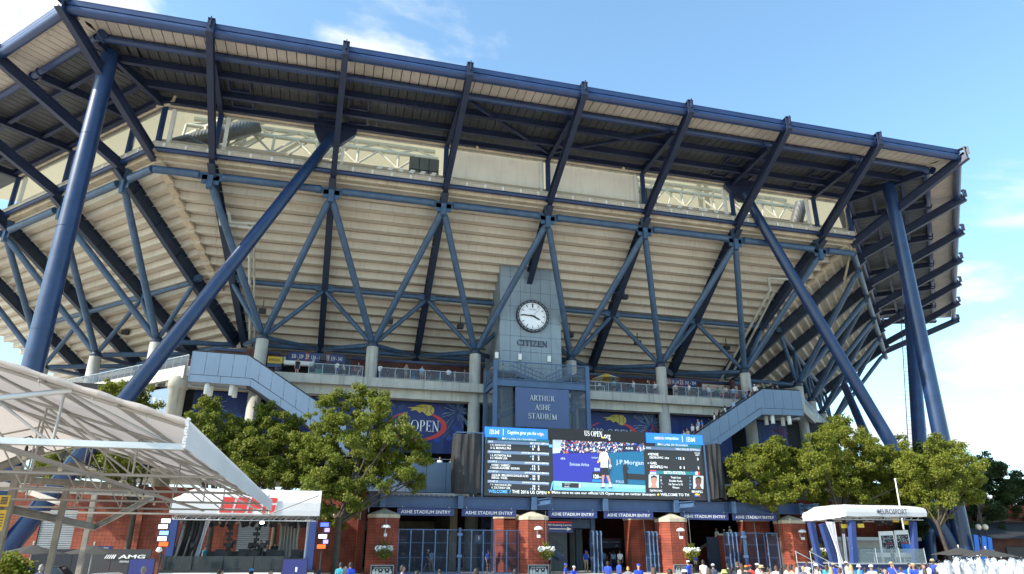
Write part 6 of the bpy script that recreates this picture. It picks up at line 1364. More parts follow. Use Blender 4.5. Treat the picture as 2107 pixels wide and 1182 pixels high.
# columns of coloured lights at either side
LC = {'w': emis('led_white', (.95, .97, 1), .9), 'b': emis('led_blue', (.06, .10, 1), 1.2), 'c': emis('led_sky', (.2, .42, 1), .8), 'o': emis('led_orange', (1, .09, .01), .8), 'p': emis('led_violet', (.40, .30, .85), .45)}
for us, lab, items in ((338, 'stand of stacked coloured light panels left of the studio stage', [(341, 1072, 'w'), (335, 1084, 'w'), (337, 1097, 'c'), (333, 1109, 'w'), (336, 1120, 'o')]), (665, 'stand of stacked coloured light panels right of the studio stage', [(668, 1080, 'b'), (673, 1091, 'p'), (664, 1104, 'w'), (670, 1115, 'p'), (661, 1125, 'o')])):
    x = at(us, 1100, y=-.9).x; t = thing('light_stand', (x, -.9, G0), lab, 'stage light'); MB().tube((x, -.9, G0), (x, -.9, 3.5), .05).bar((x-.5, -.9, -.28), (x+.5, -.9, -.28), .08, .05).bar((x, -1.3, -.28), (x, -.5, -.28), .08, .05).build('pole', M['black'], t)
    for (u, v, c) in items:
        p = at(u, v, y=-1.05); w_ = .25 if c != 'p' else .15; h_ = .115
        o = MB().box(p.x-w_-.06, p.x+w_+.06, -1.0, -.9, p.z-h_-.03, p.z+h_+.03).build('lamp_case', M['black'], t); MB().quad((p.x-w_, -1.005, p.z-h_), (p.x+w_, -1.005, p.z-h_), (p.x+w_, -1.005, p.z+h_), (p.x-w_, -1.005, p.z+h_)).build('light_panel', LC[c], o)
    if us < 400: p = at(328, 1130, y=-1.1); MB().lathe((p.x, -1.1, p.z-.2), [(.02, 0), (.2, .1), (.1, .3)], 10).build('lamp_head', M['white'], t)
# ------------------------------------------------------------------ second stage (right)
EU = thing('interview_stage', (64, 0, G0), 'raised navy interview stage with white EUROSPORT canopy', 'stage')
plan = [(gx(1661, 1.8), 1.8), (gx(1716, -1.3), -1.3), (gx(1753, -2.05), -2.05), (68.35, -2.0), (69.0, 3.4), (gx(1664, 4.2), 4.2)]
def edge_z(i): return [3.98, 4.02, 4.22, 4.30, 4.3, 4.1][i], [4.55, 4.72, 4.86, 4.86, 4.86, 4.6][i]
mb = MB(); ctr = Vector((63.2, 1.0, 5.22)); n = len(plan); segs = 8; ring = []
for i in range(n):
    for k in range(segs):
        t_ = k/segs; a, b = Vector((*plan[i], 0)), Vector((*plan[(i+1) % n], 0)); p = lerp(a, b, t_); zb = lerp(edge_z(i)[0], edge_z((i+1) % n)[0], t_)+.025*math.sin(k*2.1+i); zt = lerp(edge_z(i)[1], edge_z((i+1) % n)[1], t_)+.05*math.sin(math.pi*t_*2+i)
        ring.append((p, zb, zt))
R_n = len(ring)
lv = []
for p, zb, zt in ring:
    o = Vector((ctr.x, ctr.y, 0)); f = lambda s, z: tuple(lerp(p, o, s)+Vector((0, 0, z)))
    lv.append([f(-.0, zb), f(-.01, lerp(zb, zt, .5)), f(0, zt-.02), f(.03, zt+.08), f(.12, zt+.18), f(.3, lerp(zt, 5.22, .75)), f(.7, 5.2), f(1, 5.22)])
for i in range(R_n):
    for j in range(7): mb.quad(lv[i][j], lv[(i+1) % R_n][j], lv[(i+1) % R_n][j+1], lv[i][j+1], 0, j > 2)
mb.build('canopy', M['fabric'], EU)
MB().box(60.6, 68.3, -1.9, 4.0, G0, .86).build('deck', M['deckblue'], EU); MB().box(60.5, 68.4, -1.98, 4.1, .86, .94).build('deck_edge', M['silver'], EU)
MB().prism([(58.2, -1.2, G0), (60.95, -1.2, G0), (60.95, -1.2, .86)], (0, 0, 0), (0, 1.6, 0)).build('stair_block', M['black'], EU)
for y in (-1.25, .45):
    mb = MB().tube((58.0, y, .7), (61.2, y, -.25+.0), .03).tube((57.9, y, 1.75), (60.9, y, .35), .035)
    for x in (57.95, 59.4, 60.9): mb.tube((x, y, G0), (x, y, 1.75-(x-57.95)*.46), .03)
    mb.build('stair_rail', M['galv'], EU)
for (u0, v0, u1, v1, y, w_) in ((1668, 1075, 1690, 1178, 1.0, .55), (1692, 1078, 1722, 1178, -.2, .6), (1752, 1072, 1758, 1172, -1.7, .55), (1878, 1074, 1884, 1160, -1.6, .5)):
    p0, p1 = at(u0, v0, y=y), at(u1, v1, y=y); MB().bar((p0.x, y, p0.z), (p1.x, y, max(G0, p1.z)), w_*.72, .4, (0, 1, 0)).build('post', M['navycloth'], EU)
a, b = at(1698, 1074, y=-1.2), at(1722, 1168, y=-1.2)
cloth(a.x, a.x+.85, -1.2, -.1, a.z, .0, .06, 4).mesh('x', M['curtain']); mb = MB(); nz = 22; nx = 16; G = []
for i in range(nx+1):
    G.append([])
    for j in range(nz+1):
        r = j/nz; z = lerp(a.z, -.05, r); w_ = .85-.6*math.sin(math.pi*min(1, r*.83)**1.0) if r < .62 else lerp(.29, .75, (r-.62)/.38)**1; xm = a.x+.42+.62*r; G[i].append((xm+(i/nx-.5)*w_, -1.2+.05*math.sin(i*2.4+r*2), z))
for i in range(nx):
    for j in range(nz): mb.quad(G[i][j], G[i+1][j], G[i+1][j+1], G[i][j+1], 0, True)
mb.build('white_curtain', M['curtain'], EU)
MB().bar((at(1738, 1115, y=-1).x, -1, 3.0), (at(1742, 1160, y=-1).x, -1, .9), .2, .06, (0, 1, 0)).build('white_strip', M['curtain'], EU)
truss((60.8, -1.6, 4.15), (68.2, -1.6, 4.2), .14, 24).build('lighting_truss', M['galv'], EU); truss((60.5, 2.6, 4.2), (68.4, 2.6, 4.2), .14, 24).build('lighting_truss', M['galv'], EU)
for j in range(9): o = link('stage_lamp', can, EU, Vector((61.4+j*.75, -.8+q.uniform(-.6, 2.4), 4.1))-WORLD[EU.name]); o.rotation_euler = (q.uniform(-.9, 0), q.uniform(-.5, .5), 0)
for u, v in ((1739, 1083), (1772, 1082), (1844, 1071), (1866, 1076)): p = at(u, v, y=-1.3); o = MB().box(p.x-.26, p.x+.26, -1.3, -1.2, p.z-.14, p.z+.14).build('lamp_head', M['yellow'], EU)
for k, (u0, u1, v0, v1, ub0, ub1) in enumerate(((1809, 1837, 1094, 1161, 1818, 1851), (1841, 1868, 1092, 1160, 1850, 1880))):
    y = -.3; A, Bq, Cq, Dq = at(u0, v0, y=y), at(u1, v0-1, y=y), at(ub1, v1, y=y), at(ub0, v1, y=y)
    mb = MB(); mb.prism([tuple(A), tuple(Bq), tuple(Cq), tuple(Dq)], (0, 0, 0), (0, .12, 0)); pn = mb.build('display_panel', M['white'], EU)
    q2 = random.Random(30+k); F = lambda s, r: lerp(lerp(A, Bq, s), lerp(Dq, Cq, s), r)
    im = {}
    im.setdefault('screen_black', MB()).add([F(.07, .13)-Vector((0, .01, 0)), F(.93, .13)-Vector((0, .01, 0)), F(.93, .95)-Vector((0, .01, 0)), F(.07, .95)-Vector((0, .01, 0))], [(0, 1, 2, 3)])
    for j in range(170):
        s, r = q2.uniform(.08, .88), q2.uniform(.14, .92); w_, h_ = q2.uniform(.02, .07), q2.uniform(.008, .022)
        if .34 < r < .42 or .66 < r < .71: continue
        im.setdefault('white', MB()).add([F(s, r)-Vector((0, .015, 0)), F(s+w_, r)-Vector((0, .015, 0)), F(s+w_, r+h_)-Vector((0, .015, 0)), F(s, r+h_)-Vector((0, .015, 0))], [(0, 1, 2, 3)])
    for r in (.36, .67): im.setdefault('maroon', MB()).add([F(.35, r)-Vector((0, .015, 0)), F(.9, r)-Vector((0, .015, 0)), F(.9, r+.05)-Vector((0, .015, 0)), F(.35, r+.05)-Vector((0, .015, 0))], [(0, 1, 2, 3)])
    for kk, mb in im.items(): o = mb.build('print', M['black'] if kk == 'screen_black' else M[kk if kk != 'white' else 'silver'], pn); o['kind'] = 'stuff'
for x0_, x1_ in ((61.2, 63.2), (63.25, 65.3), (65.35, 67.6)): MB().box(x0_, x1_, -1.85, -1.83, .95, 1.95).build('glass_panel', M['glass'], EU)
mb = MB()
for x in (61.2, 63.2, 65.3, 67.6): mb.tube((x, -1.84, .9), (x, -1.84, 2.0), .03)
mb.build('glass_post', M['galv'], EU)
for x in (63.5, 65.4): MB().box(x, x+1.6, -1.2, -.4, 1.62, 1.67).box(x+.1, x+1.5, -1.25, -1.2, 1.35, 1.62).tube((x+.4, -.8, .9), (x+.4, -.8, 1.62), .05).tube((x+1.2, -.8, .9), (x+1.2, -.8, 1.62), .05).build('desk', M['silver'], EU)
MB().box(66.9, 67.3, -.9, -.5, 1.5, 2.3).build('blue_chair', M['cyanbarrier'], EU)
x0_ = at(1798, 1058, y=-2.12); t = thing('eurosport_lettering', (64.5, -2.1, 4.4), 'dark EUROSPORT lettering with a star on the white canopy edge', 'lettering')
xa, xb = at(1812, 1055, y=-2.12).x, at(1867, 1055, y=-2.12).x
word(MB(), 'EUROSPORT', (xa, -2.12, 4.42), xb-xa, .40, th=.01).build('letters', M['letter_dark'], t)
mb = MB(); c = (xa-.18, 4.60); mb.flat([(c[0]+(.21 if k % 2 == 0 else .085)*math.sin(math.pi*k/5), c[1]+(.21 if k % 2 == 0 else .085)*math.cos(math.pi*k/5)) for k in range(10)], -2.13, th=.02); mb.build('star', M['letter_dark'], t)
p = at(1849, 1042, y=3); p1 = at(1842, 987, y=3); t = thing('flagpole', (p.x, 3, G0), 'bare white pole rising behind the EUROSPORT canopy', 'pole'); MB().tube((p.x, 3, G0), (p1.x, 3, p1.z), .07, .06).build('shaft', M['white'], t); MB().ball((p1.x, 3, p1.z), (.1, .1, .1)).build('finial', M['white'], t)
t = thing('blue_barrier', (64, -4.5, G0), 'bright blue low barrier in front of the interview stage', 'barrier')
for k in range(4): MB().box(58.5+k*2.9, 58.5+k*2.9+2.86, -4.6, -4.5, G0, .55).build('panel', M['cyanbarrier'], t)
t = thing('stage_planter', (66.5, -4.2, .2), 'bunch of dry tan flowers on the blue barrier', 'planter'); o = link('dry_flowers', leaf_cloud('dry_flowers', M['capstone'], [(66.2+k*.25, -4.3, .75) for k in range(4)], [.2]*4, 160, .14, 0, org=t.location), t); o['kind'] = 'stuff'; MB().box(65.9, 67.2, -4.48, -4.0, G0, .62).build('trough', M['deckblue'], t)
# ------------------------------------------------------------------ hoarding, parasols, cars
HB = thing('advertising_hoarding', (9, 6, G0), 'charcoal hoarding with white AMG lettering before the red wall', 'hoarding')
for a, b in ((4.5, 6.95), (6.98, 9.3), (9.33, 11.7)): MB().box(a, b, 6, 6.1, G0, 1.72).build('panel', mat('charcoal', (.045, .042, .046), .6, var=.05) if a < 5 else bpy.data.materials['charcoal'], HB)
la, lb = at(241, 1150, y=5.95), at(300, 1142, y=5.95)
mb = word(MB(), 'AMG', (la.x+.05, 5.95, la.z), lb.x-la.x-.05, .25, bold=.03, shear=.1)
for k in range(5): x = la.x-.1-k*.13; mb.add([(x-.18, 5.95, la.z), (x-.18+.09-.008*k, 5.95, la.z), (x+.02, 5.95, la.z+.25), (x-.07+.008*k, 5.95, la.z+.25)], [(0, 1, 2, 3)])
pa, pb = at(246, 1158, y=5.95), at(284, 1153, y=5.95); word(mb, 'DRIVING PERFOR', (pa.x, 5.95, pa.z), pb.x-pa.x, .12, bold=.01); mb.build('lettering', M['white'], HB)
t = thing('court_sign', (7, 13.0, 2.0), 'small dark blue sign board on the red wall above the hoarding', 'sign'); a, b = at(180, 1131, y=13.4), at(232, 1124, y=13.4); MB().box(a.x, b.x, 13.4, 13.5, a.z, b.z).build('board', M['sign_blue'], t); word(MB(), 'Court Ramen', (lerp(a.x, b.x, .45), 13.38, a.z+.08), (b.x-a.x)*.4, (b.z-a.z)*.4).build('lettering', M['white'], t)
def parasol(x, y, z, r, lab, m='umbrella', base=G0):
    t = thing('parasol', (x, y, base), lab, 'parasol', 'dark plaza parasols'); MB().tube((x, y, base), (x, y, z+.08), .04).build('pole', M['galv'], t); MB().ball((x, y, z+.1), (.06, .06, .09)).build('finial', M['capstone'], t); MB().lathe((x, y, base), [(.4, 0), (.4, .1), (.1, .16)], 12).build('foot', M['black'], t)
    for k in range(8):
        a0, a1 = 2*math.pi*(k+.5)/8, 2*math.pi*(k+1.5)/8; c = Vector((x, y, z)); p, q_ = c+Vector((r*math.cos(a0), r*math.sin(a0), -.52)), c+Vector((r*math.cos(a1), r*math.sin(a1), -.52)); m_ = (p+q_)/2+Vector((0, 0, .06))
        MB().add([c, p, m_, q_], [(0, 1, 2), (0, 2, 3)]).build('canopy_panel', M[m], t)
p = at(69, 1121, y=-1); parasol(p.x, -1, p.z, 1.75, 'dark grey parasol above the dark car at far left'); p = at(194, 1122, y=1); parasol(p.x, 1, p.z, 1.75, 'dark grey parasol in front of the AMG hoarding')
p = at(1972, 1127, y=-6); parasol(p.x, -6, p.z, 1.9, 'black parasol at the foot of the great right-hand tube'); p = at(2028, 1130, y=-8); parasol(p.x, -8, p.z, 1.9, 'sunlit black parasol beyond the fountain jets')
def car(x, y, rz, body, label, L=4.7, H=1.45, suv=False, W_=1.84):
    t = thing('parked_car', (x, y, G0), label, 'car', 'cars parked on the plaza'); t.rotation_euler = (0, 0, rz)
    loc = []
    hw = W_/2; zb, zs = .25, H*.62
    st = [(-L/2, hw*.80, .42, zs*.78), (-L/2+.15, hw*.93, .28, zs*.92), (-L/2+.9, hw, .24, zs), (0, hw, .24, zs), (L/2-1.3, hw, .24, zs*.97), (L/2-.35, hw*.94, .28, zs*.80), (L/2, hw*.78, .36, zs*.62)]
    mb = MB(); R0 = []
    for (xx, w_, z0, z1) in st:
        R0.append([(xx, -w_*.92, z0), (xx, -w_, lerp(z0, z1, .45)), (xx, -w_*.95, lerp(z0, z1, .9)), (xx, -w_*.8, z1), (xx, 0, z1+.03), (xx, w_*.8, z1), (xx, w_*.95, lerp(z0, z1, .9)), (xx, w_, lerp(z0, z1, .45)), (xx, w_*.92, z0)])
    for a, b in zip(R0[:-1], R0[1:]):
        for j in range(8): mb.quad(a[j], b[j], b[j+1], a[j+1], 0, True)
    for e in (R0[0], R0[-1]): mb.add(e, [tuple(range(9))])
    bd = link('body', mb.mesh('body', M[body]), t)
    rear = -L/2+(.35 if suv else .75)
    cs = [(rear, .78, zs-.02), (rear+.55, .70, H-.06), (-.3, .68, H), (.45, .68, H-.03), (L/2-1.35, .82, zs-.03)]
    mb = MB(); rr0 = []
    for (xx, w_, z1) in cs: rr0.append([(xx, -hw*.9 if z1 < zs+.1 else -hw*w_-.08, max(zs-.03, min(z1, zs-.02))), (xx, -hw*w_, z1-.05), (xx, -hw*w_*.8, z1), (xx, hw*w_*.8, z1), (xx, hw*w_, z1-.05), (xx, hw*.9 if z1 < zs+.1 else hw*w_+.08, max(zs-.03, min(z1, zs-.02)))])
    for a, b in zip(rr0[:-1], rr0[1:]):
        for j in range(5): mb.quad(a[j], b[j], b[j+1], a[j+1], 0, True)
    link('windows', mb.mesh('windows', M['carglass']), t)
    mb = MB()
    for a, b in zip(rr0[1:-2], rr0[2:-1]): mb.quad(*[Vector(p)+Vector((0, 0, .012)) for p in (a[1], b[1], b[2], a[2])]).quad(*[Vector(p)+Vector((0, 0, .012)) for p in (a[2], b[2], b[3], a[3])]).quad(*[Vector(p)+Vector((0, 0, .012)) for p in (a[3], b[3], b[4], a[4])])
    for s in (1, 4):
        sg = -1 if s == 1 else 1
        for a, b in ((rr0[0], rr0[1]), (rr0[-2], rr0[-1])): mb.bar(Vector(a[s])+Vector((0, sg*.01, .01)), Vector(b[s])+Vector((0, sg*.01, .01)), .08, .06)
        mb.bar(Vector(rr0[2][s])+Vector((0, sg*.012, 0)), Vector(rr0[2][0 if s == 1 else 5])+Vector((0, sg*.012, 0)), .07, .03)
    link('roof', mb.mesh('roof', M[body]), t)
    for xx in (-L/2+.85, L/2-.95):
        for sg in (-1, 1):
            wy = MB().tube((xx, sg*(hw-.22), .33), (xx, sg*(hw+.01), .33), .33, None, 20); o = link('wheel', wy.mesh('tyre', M['tyre']), t); link('rim', MB().tube((xx, sg*(hw-.1), .33), (xx, sg*(hw+.02), .33), .21, None, 16).mesh('rim', M['chrome']), o)
    for sg in (-1, 1):
        link('headlight', MB().ball((L/2-.2, sg*hw*.68, zs*.68), (.14, .2, .08)).mesh('headlight', M['chrome']), t); link('tail_light', MB().ball((-L/2+.08, sg*hw*.7, zs*.8), (.08, .2, .09)).mesh('tail_light', M['red']), t); link('door_mirror', MB().ball((.75, sg*(hw+.1), zs+.08), (.1, .12, .08)).mesh('door_mirror', M[body]), t)
    return t
p = at(72, 1162, y=-3.4); car(p.x+.2, -3.4, rad(180), 'carpaint', 'graphite sedan parked left under the dark parasol', 4.9, 1.50)
p = at(210, 1175, y=-16); car(p.x+.2, -16, rad(180), 'carwhite', 'white car with rounded roof beside the tent posts', 3.6, 1.47, False, 1.66)
p = at(1945, 1150, y=2); car(p.x+.2, 2, rad(190), 'carblack', 'black sport utility car behind the fountain', 4.8, 1.75, True)
# ------------------------------------------------------------------ white tent in the left foreground
TN_ = thing('canopy_tent', (14, -27, G0), 'large white canvas canopy tent with grey tube trusses in the left foreground', 'tent')
ty0, ty1 = -37.0, -17.6; exr = 20.76; ez = 3.62; slope = .285; rx = 13.6
def tz(x): return ez+slope*(exr-x) if x > rx else ez+slope*(exr-rx)-slope*(rx-x)
ny = 40; nx = 18; mb = MB(); G = []
for i in range(ny+1):
    y = lerp(ty0, ty1, i/ny); G.append([])
    for j in range(nx+1):
        x = lerp(exr, 6.4, j/nx); sag = -.05*abs(math.sin(math.pi*(i/ny)*5)) - .02*math.sin(j*1.3+i*.7); G[i].append((x-.02*(y-ty0)*0, y+(0 if 0 < i < ny else .0), tz(x)+sag*(1 if j > 0 else .3)))
for i in range(ny):
    for j in range(nx): mb.quad(G[i][j], G[i+1][j], G[i+1][j+1], G[i][j+1], 0, True)
mb.build('roof_canvas', M['tentfab'], TN_)
mb = MB()
for i in range(ny):
    y0_, y1_ = lerp(ty0, ty1, i/ny), lerp(ty0, ty1, (i+1)/ny); w0, w1 = .012*math.sin(i*1.9), .012*math.sin((i+1)*1.9)
    mb.quad((exr+.02+w0, y0_, ez-.40), (exr+.02+w1, y1_, ez-.40), (exr+.02, y1_, ez+.02), (exr+.02, y0_, ez+.02), 0, True)
mb.build('valance', M['fabric'], TN_)
mb = MB(); q = random.Random(6); n = 60       # rolled and lashed canvas hem on the near slope
for i in range(n):
    x0_, x1_ = lerp(exr+.02, 13.6, i/n), lerp(exr+.02, 13.6, (i+1)/n); r_ = .045+.01*math.sin(i*1.3)
    mb.tube((x0_, ty0-.03+.01*math.sin(i), tz(x0_)-.02), (x1_, ty0-.03+.01*math.sin(i+1), tz(x1_)-.02), r_, .045+.01*math.sin((i+1)*1.3), 8, False)
mb.build('hem', M['tentfab'], TN_)
mb = MB()
for k in range(10): mb.bar((exr+.01+.012*math.sin(k*2), ty0-.04, ez-.40+k*.045), (exr+.015+.012*math.sin(k*2+2), ty0-.04, ez-.40+(k+1)*.045), .07, .05, (1, 0, 0))
mb.build('corner_lacing', M['fabric'], TN_)
for k in range(9):
    x = lerp(exr-.6, 14.0, k/8); MB().ball((x, ty0-.02, tz(x)-.11), (.018, .018, .018), 6, 4).bar((x, ty0, tz(x)-.12), (x+.03, ty0, tz(x)-.20), .008, .008, (1, 0, 0)).build('grommet', M['pipe'], TN_)
fys = np.linspace(ty0+.25, ty1-.05, 5)
for k, y in enumerate(fys):
    y = float(y); zl = ez-.38; mb = MB(); pr = .030
    if k == 0: MB().bar((exr-.02, y-.06, zl+.02), (6.5, y-.06, zl+.02), .07, .09).build('bottom_chord', M['galv'], TN_)
    mb.tube((exr-.02, y, ez-.06), (rx, y, tz(rx)-.10), pr).tube((rx, y, tz(rx)-.10), (6.5, y, tz(6.5)-.06), pr).tube((exr-.02, y, zl), (6.5, y, zl), pr*1.1)
    xs_ = [exr-.1, 18.9, 17.0, 15.2, rx]
    for a, b in zip(xs_[:-1], xs_[1:]): mb.tube((b, y, zl), (b, y, tz(b)-.1), pr*.75).tube((a, y, zl), (b, y, tz(b)-.1), pr*.7)
    mb.build('truss_frame', M['pipe'], TN_)
for x in (19.7, 18.6, 17.4, 16.0, 14.6): MB().bar((x, ty0+.05, tz(x)-.07), (x, ty1-.05, tz(x)-.07), .05, .05).build('purlin', M['pipe'], TN_)
for x in (18.2,): MB().tube((x, ty0+.1, ez-.42), (x, ty1, ez-.42), .045).build('purlin', M['pipe'], TN_)
for a, b in zip(fys[:-1], fys[1:]):
    MB().tube((19.6, float(a), ez-.38), (17.4, float(b), tz(17.4)-.1), .026).build('diagonal_brace', M['pipe'], TN_)
MB().tube((16.2, ty0+.1, ez-.1), (19.0, ty0+.25, tz(19.0)-.06), .045).build('diagonal_brace', M['galv'], TN_)
MB().bar((9, -14.2, 3.2), (exr-.3, -14.2, 3.2), .07, .07).tube((exr-.4, -14.2, 3.2), (exr-.4, -14.2, 4.1), .035).tube((exr-.4, -14.2, 3.2), (exr-2.2, -14.2, 4.1), .03).tube((exr-.4, -14.2, 3.2), (exr+1.8, -14.2, 4.1), .03).build('far_tie', M['pipe'], TN_)
# weathered steel frame under the tent
PG = thing('steel_pergola', (13, -18, G0), 'weathered grey steel post and beam frame beneath the white tent', 'pergola')
for (u, v, y, w_) in ((40, 960, -22, .2), (140, 995, -18, .19), (197, 1010, -14, .2)):
    p = at(u, v, y=y); MB().bar((p.x, y, G0), (p.x, y, p.z), w_, w_, (0, 1, 0)).build('post', M['post'], PG)
def bm2(u0, v0, y0, u1, v1, y1, w_=.12, h_=.22): MB().ibeam(at(u0, v0, y=y0), at(u1, v1, y=y1), h_, w_, tf=.025, tw=.03).build('beam', M['post'], PG)
bm2(-60, 992, -24, 175, 958, -24, .14, .26); bm2(30, 987, -19.5, 268, 1002, -19.5); bm2(-30, 1002, -15, 318, 1018, -15, .12, .24); bm2(-60, 1032, -23, 195, 1085, -14, .16, .26); bm2(195, 1085, -14, 318, 1022, -14, .14, .22); bm2(-60, 985, -27, 90, 925, -27, .12, .2)
for (u0, v0, u1, v1, y) in ((-40, 985, 48, 1008, -21), (58, 1012, 132, 1038, -17)):
    p0, p1 = at(u0, v0, y=y), at(u1, v1, y=y); t = thing('patio_heater', (lerp(p0.x, p1.x, .5), y, p1.z), 'long white box heater hung under the tent, '+('left' if u0 < 0 else 'right')+' of the first post', 'heater', 'box heaters under the tent'); MB().bar(p0, p1, .22, .18).build('case', M['white'], t); MB().bar(lerp(p0, p1, .0), lerp(p0, p1, .06), .25, .24).build('end_cap', M['white'], t); MB().tube(lerp(p0, p1, .2), lerp(p0, p1, .2)+Vector((0, 0, .35)), .012).tube(lerp(p0, p1, .8), lerp(p0, p1, .8)+Vector((0, 0, .35)), .012).build('hanger', M['black'], t)
blk_ = [(52, 934, -33), (125, 960, -31), (226, 996, -27), (267, 1009, -25), (295, 1020, -23), (318, 1033, -21), (160, 1030, -18)]
WIRE = MB(); prev = None
for k, (u, v, y) in enumerate(blk_):
    p = at(u, v, y=y); t = thing('string_bulb', p, 'clear bulb in black socket under the tent, '+['nearest and largest', 'second from the left', 'third along the string', 'fourth along the string', 'fifth along the string', 'last, beside the tube junction', 'small one beside the tree trunk'][k], 'light bulb', 'string lights under the tent')
    MB().lathe(p-Vector((0, 0, .13)), [(.004, 0), (.035, .02), (.045, .06), (.028, .12), (.024, .14)], 10).build('glass', M['bulb'], t); MB().lathe(p, [(.028, 0), (.032, .05), (.028, .13), (.01, .16)], 10).build('socket', M['black'], t); top = p+Vector((.02, 0, .34)); MB().tube(p+Vector((0, 0, .15)), top, .008, None, 5).build('cord', M['black'], t)
    if prev is not None and k < 6:
        pts = [lerp(prev, top, s)-Vector((0, 0, .12*math.sin(math.pi*s))) for s in np.linspace(0, 1, 7)]; WIRE.path(pts, .011, 5)
    prev = top
a = at(-40, 925, y=-34); WIRE.path([a, at(52, 934, y=-33)+Vector((.02, 0, .34))], .011, 5)
solo(WIRE, 'light_cable', M['black'], 'black cable looping between the bulbs under the tent', 'cable', (15, -28, 3))
for (u0, v0, u1, v1, y, lab) in ((-30, 1020, 22, 1042, -24, 'yellow and white menu board at the left edge, upper'), (-30, 1050, 14, 1092, -24.2, 'yellow menu board at the left edge, lower')):
    p0, p1 = at(u0, v1, y=y), at(u1, v0, y=y); t = thing('menu_board', (p0.x, y, p0.z), lab, 'sign', 'yellow menu boards'); MB().box(p0.x, p1.x, y, y+.03, p0.z, p1.z).build('board', M['yellow'], t)
    mb = MB()
    for j in range(5): z = lerp(p0.z, p1.z, .2+.14*j); mb.box(lerp(p0.x, p1.x, .62), lerp(p0.x, p1.x, .92), y-.006, y-.002, z, z+.03)
    mb.build('print_line', M['letter_dark'], t)
# ------------------------------------------------------------------ fountain
q = random.Random(12)
FT = [1937, 1948, 1967, 1982, 1996, 2006, 2014, 2031, 2044, 2058, 2069, 2081, 2091, 2100, 2110, 1959, 1975, 1989, 2022, 2038, 2051, 2064, 2075, 2096]
HT = [1161, 1154, 1149, 1153, 1151, 1154, 1149, 1150, 1149, 1153, 1154, 1151, 1153, 1155, 1152, 1160, 1158, 1160, 1157, 1159, 1160, 1158, 1159, 1158]
tb = MB(); 
ORD = ('first', 'second', 'third', 'fourth', 'fifth', 'sixth', 'seventh', 'eighth', 'ninth', 'tenth', 'eleventh', 'twelfth', 'thirteenth', 'fourteenth', 'fifteenth')
FP = sorted(zip(FT, HT)); TALL = [f for f, h in FP if h < 1156.5 or f < 1940]
for k, (u, v) in enumerate(FP):
    y = -30.5+(k % 3)*.6-k*.075; p = at(u, v, y=y); mb = MB(); n = 16; H_ = p.z-G0; nr_ = 12; rg = np.random.default_rng(100+k)
    r0 = rg.uniform(.09, .15)
    for j in range(n+1):
        r = j/n; R__ = lerp(r0*1.5, r0*.75, r)*(1 if r < .95 else .5)
        for i in range(nr_): a = 2*math.pi*i/nr_; w_ = R__*(1+.35*rg.normal()); mb.v.append((p.x+w_*math.cos(a), y+w_*math.sin(a), G0+r*H_+.02*rg.normal()))
    for j in range(n):
        for i in range(nr_): mb.f.append([j*nr_+i, j*nr_+(i+1) % nr_, (j+1)*nr_+(i+1) % nr_, (j+1)*nr_+i]); mb.sm.append(True); mb.mi.append(0)
    t = solo(mb, 'water_jet', M['water'], ('white frothing fountain jet, '+ORD[TALL.index(u)]+' of the tall ones from the left') if u in TALL else 'shorter fountain jet between the tall ones, '+ORD[[f for f, h in FP if f not in TALL].index(u)]+' from the left', 'fountain jet', (p.x, y, G0), 'fountain jets in a row')
    cen = []; rads = []
    for j in range(26): r = rg.random(); cen.append((p.x, y, G0+r*H_*1.01)); rads.append(lerp(.36, .09, r)*rg.uniform(.7, 1.25))
    o = link('spray', leaf_cloud('spray', M['water'], cen, rads, 1300, .032, .2, org=(p.x, y, G0), shell=.2, rng=rg, aspect=.5), t); o['kind'] = 'stuff'
g = MB(); g.lathe((41.5, -30.5, G0), [(4.6, 0), (4.6, .22), (4.2, .22), (4.2, .06), (0.01, .06)], 40, 0, False); struct(g, 'fountain_basin', M['pale'], (41.5, -30.5, G0))
# ------------------------------------------------------------------ people
SK = [mat('skin_light', (.48, .27, .19), .55, var=.05), mat('skin_tan', (.36, .19, .125), .55, var=.05), mat('skin_dark', (.11, .06, .04), .55, var=.05)]
HAIRM = {'black': mat('hair_black', (.012, .010, .010), .6, var=.1), 'brown': mat('hair_brown', (.07, .035, .018), .6, var=.1), 'blond': mat('hair_blond', (.42, .25, .09), .6, var=.15), 'grey': mat('hair_grey', (.28, .26, .24), .6, var=.2)}
CLO = {}
def cloth_m(c):
    if c not in CLO:
        col = {'royal': (.015, .06, .55), 'navy': (.012, .018, .06), 'white': (.80, .80, .80), 'black': (.014, .014, .016), 'grey': (.20, .20, .21), 'lightblue': (.32, .45, .68), 'sky': (.05, .28, .70), 'teal': (.04, .30, .38), 'aqua': (.20, .55, .60), 'lilac': (.36, .30, .55), 'peach': (.70, .33, .22), 'beige': (.55, .45, .33), 'khaki': (.42, .34, .22), 'denim': (.08, .12, .22), 'red': (.45, .03, .03), 'green': (.08, .25, .08), 'lime': (.45, .55, .12), 'orange': (.70, .20, .02), 'straw': (.62, .45, .22), 'slate': (.09, .11, .16), 'brown': (.12, .06, .035)}[c]
        CLO[c] = mat('cloth_'+c, col, .8, var=.12, scale=9)
    return CLO[c]
DARKM = mat('eye_dark', (.02, .015, .015), .4, var=0); LIPM = mat('lip', (.33, .12, .10), .5, var=0); SHOEM = mat('shoe', (.10, .10, .11), .6)
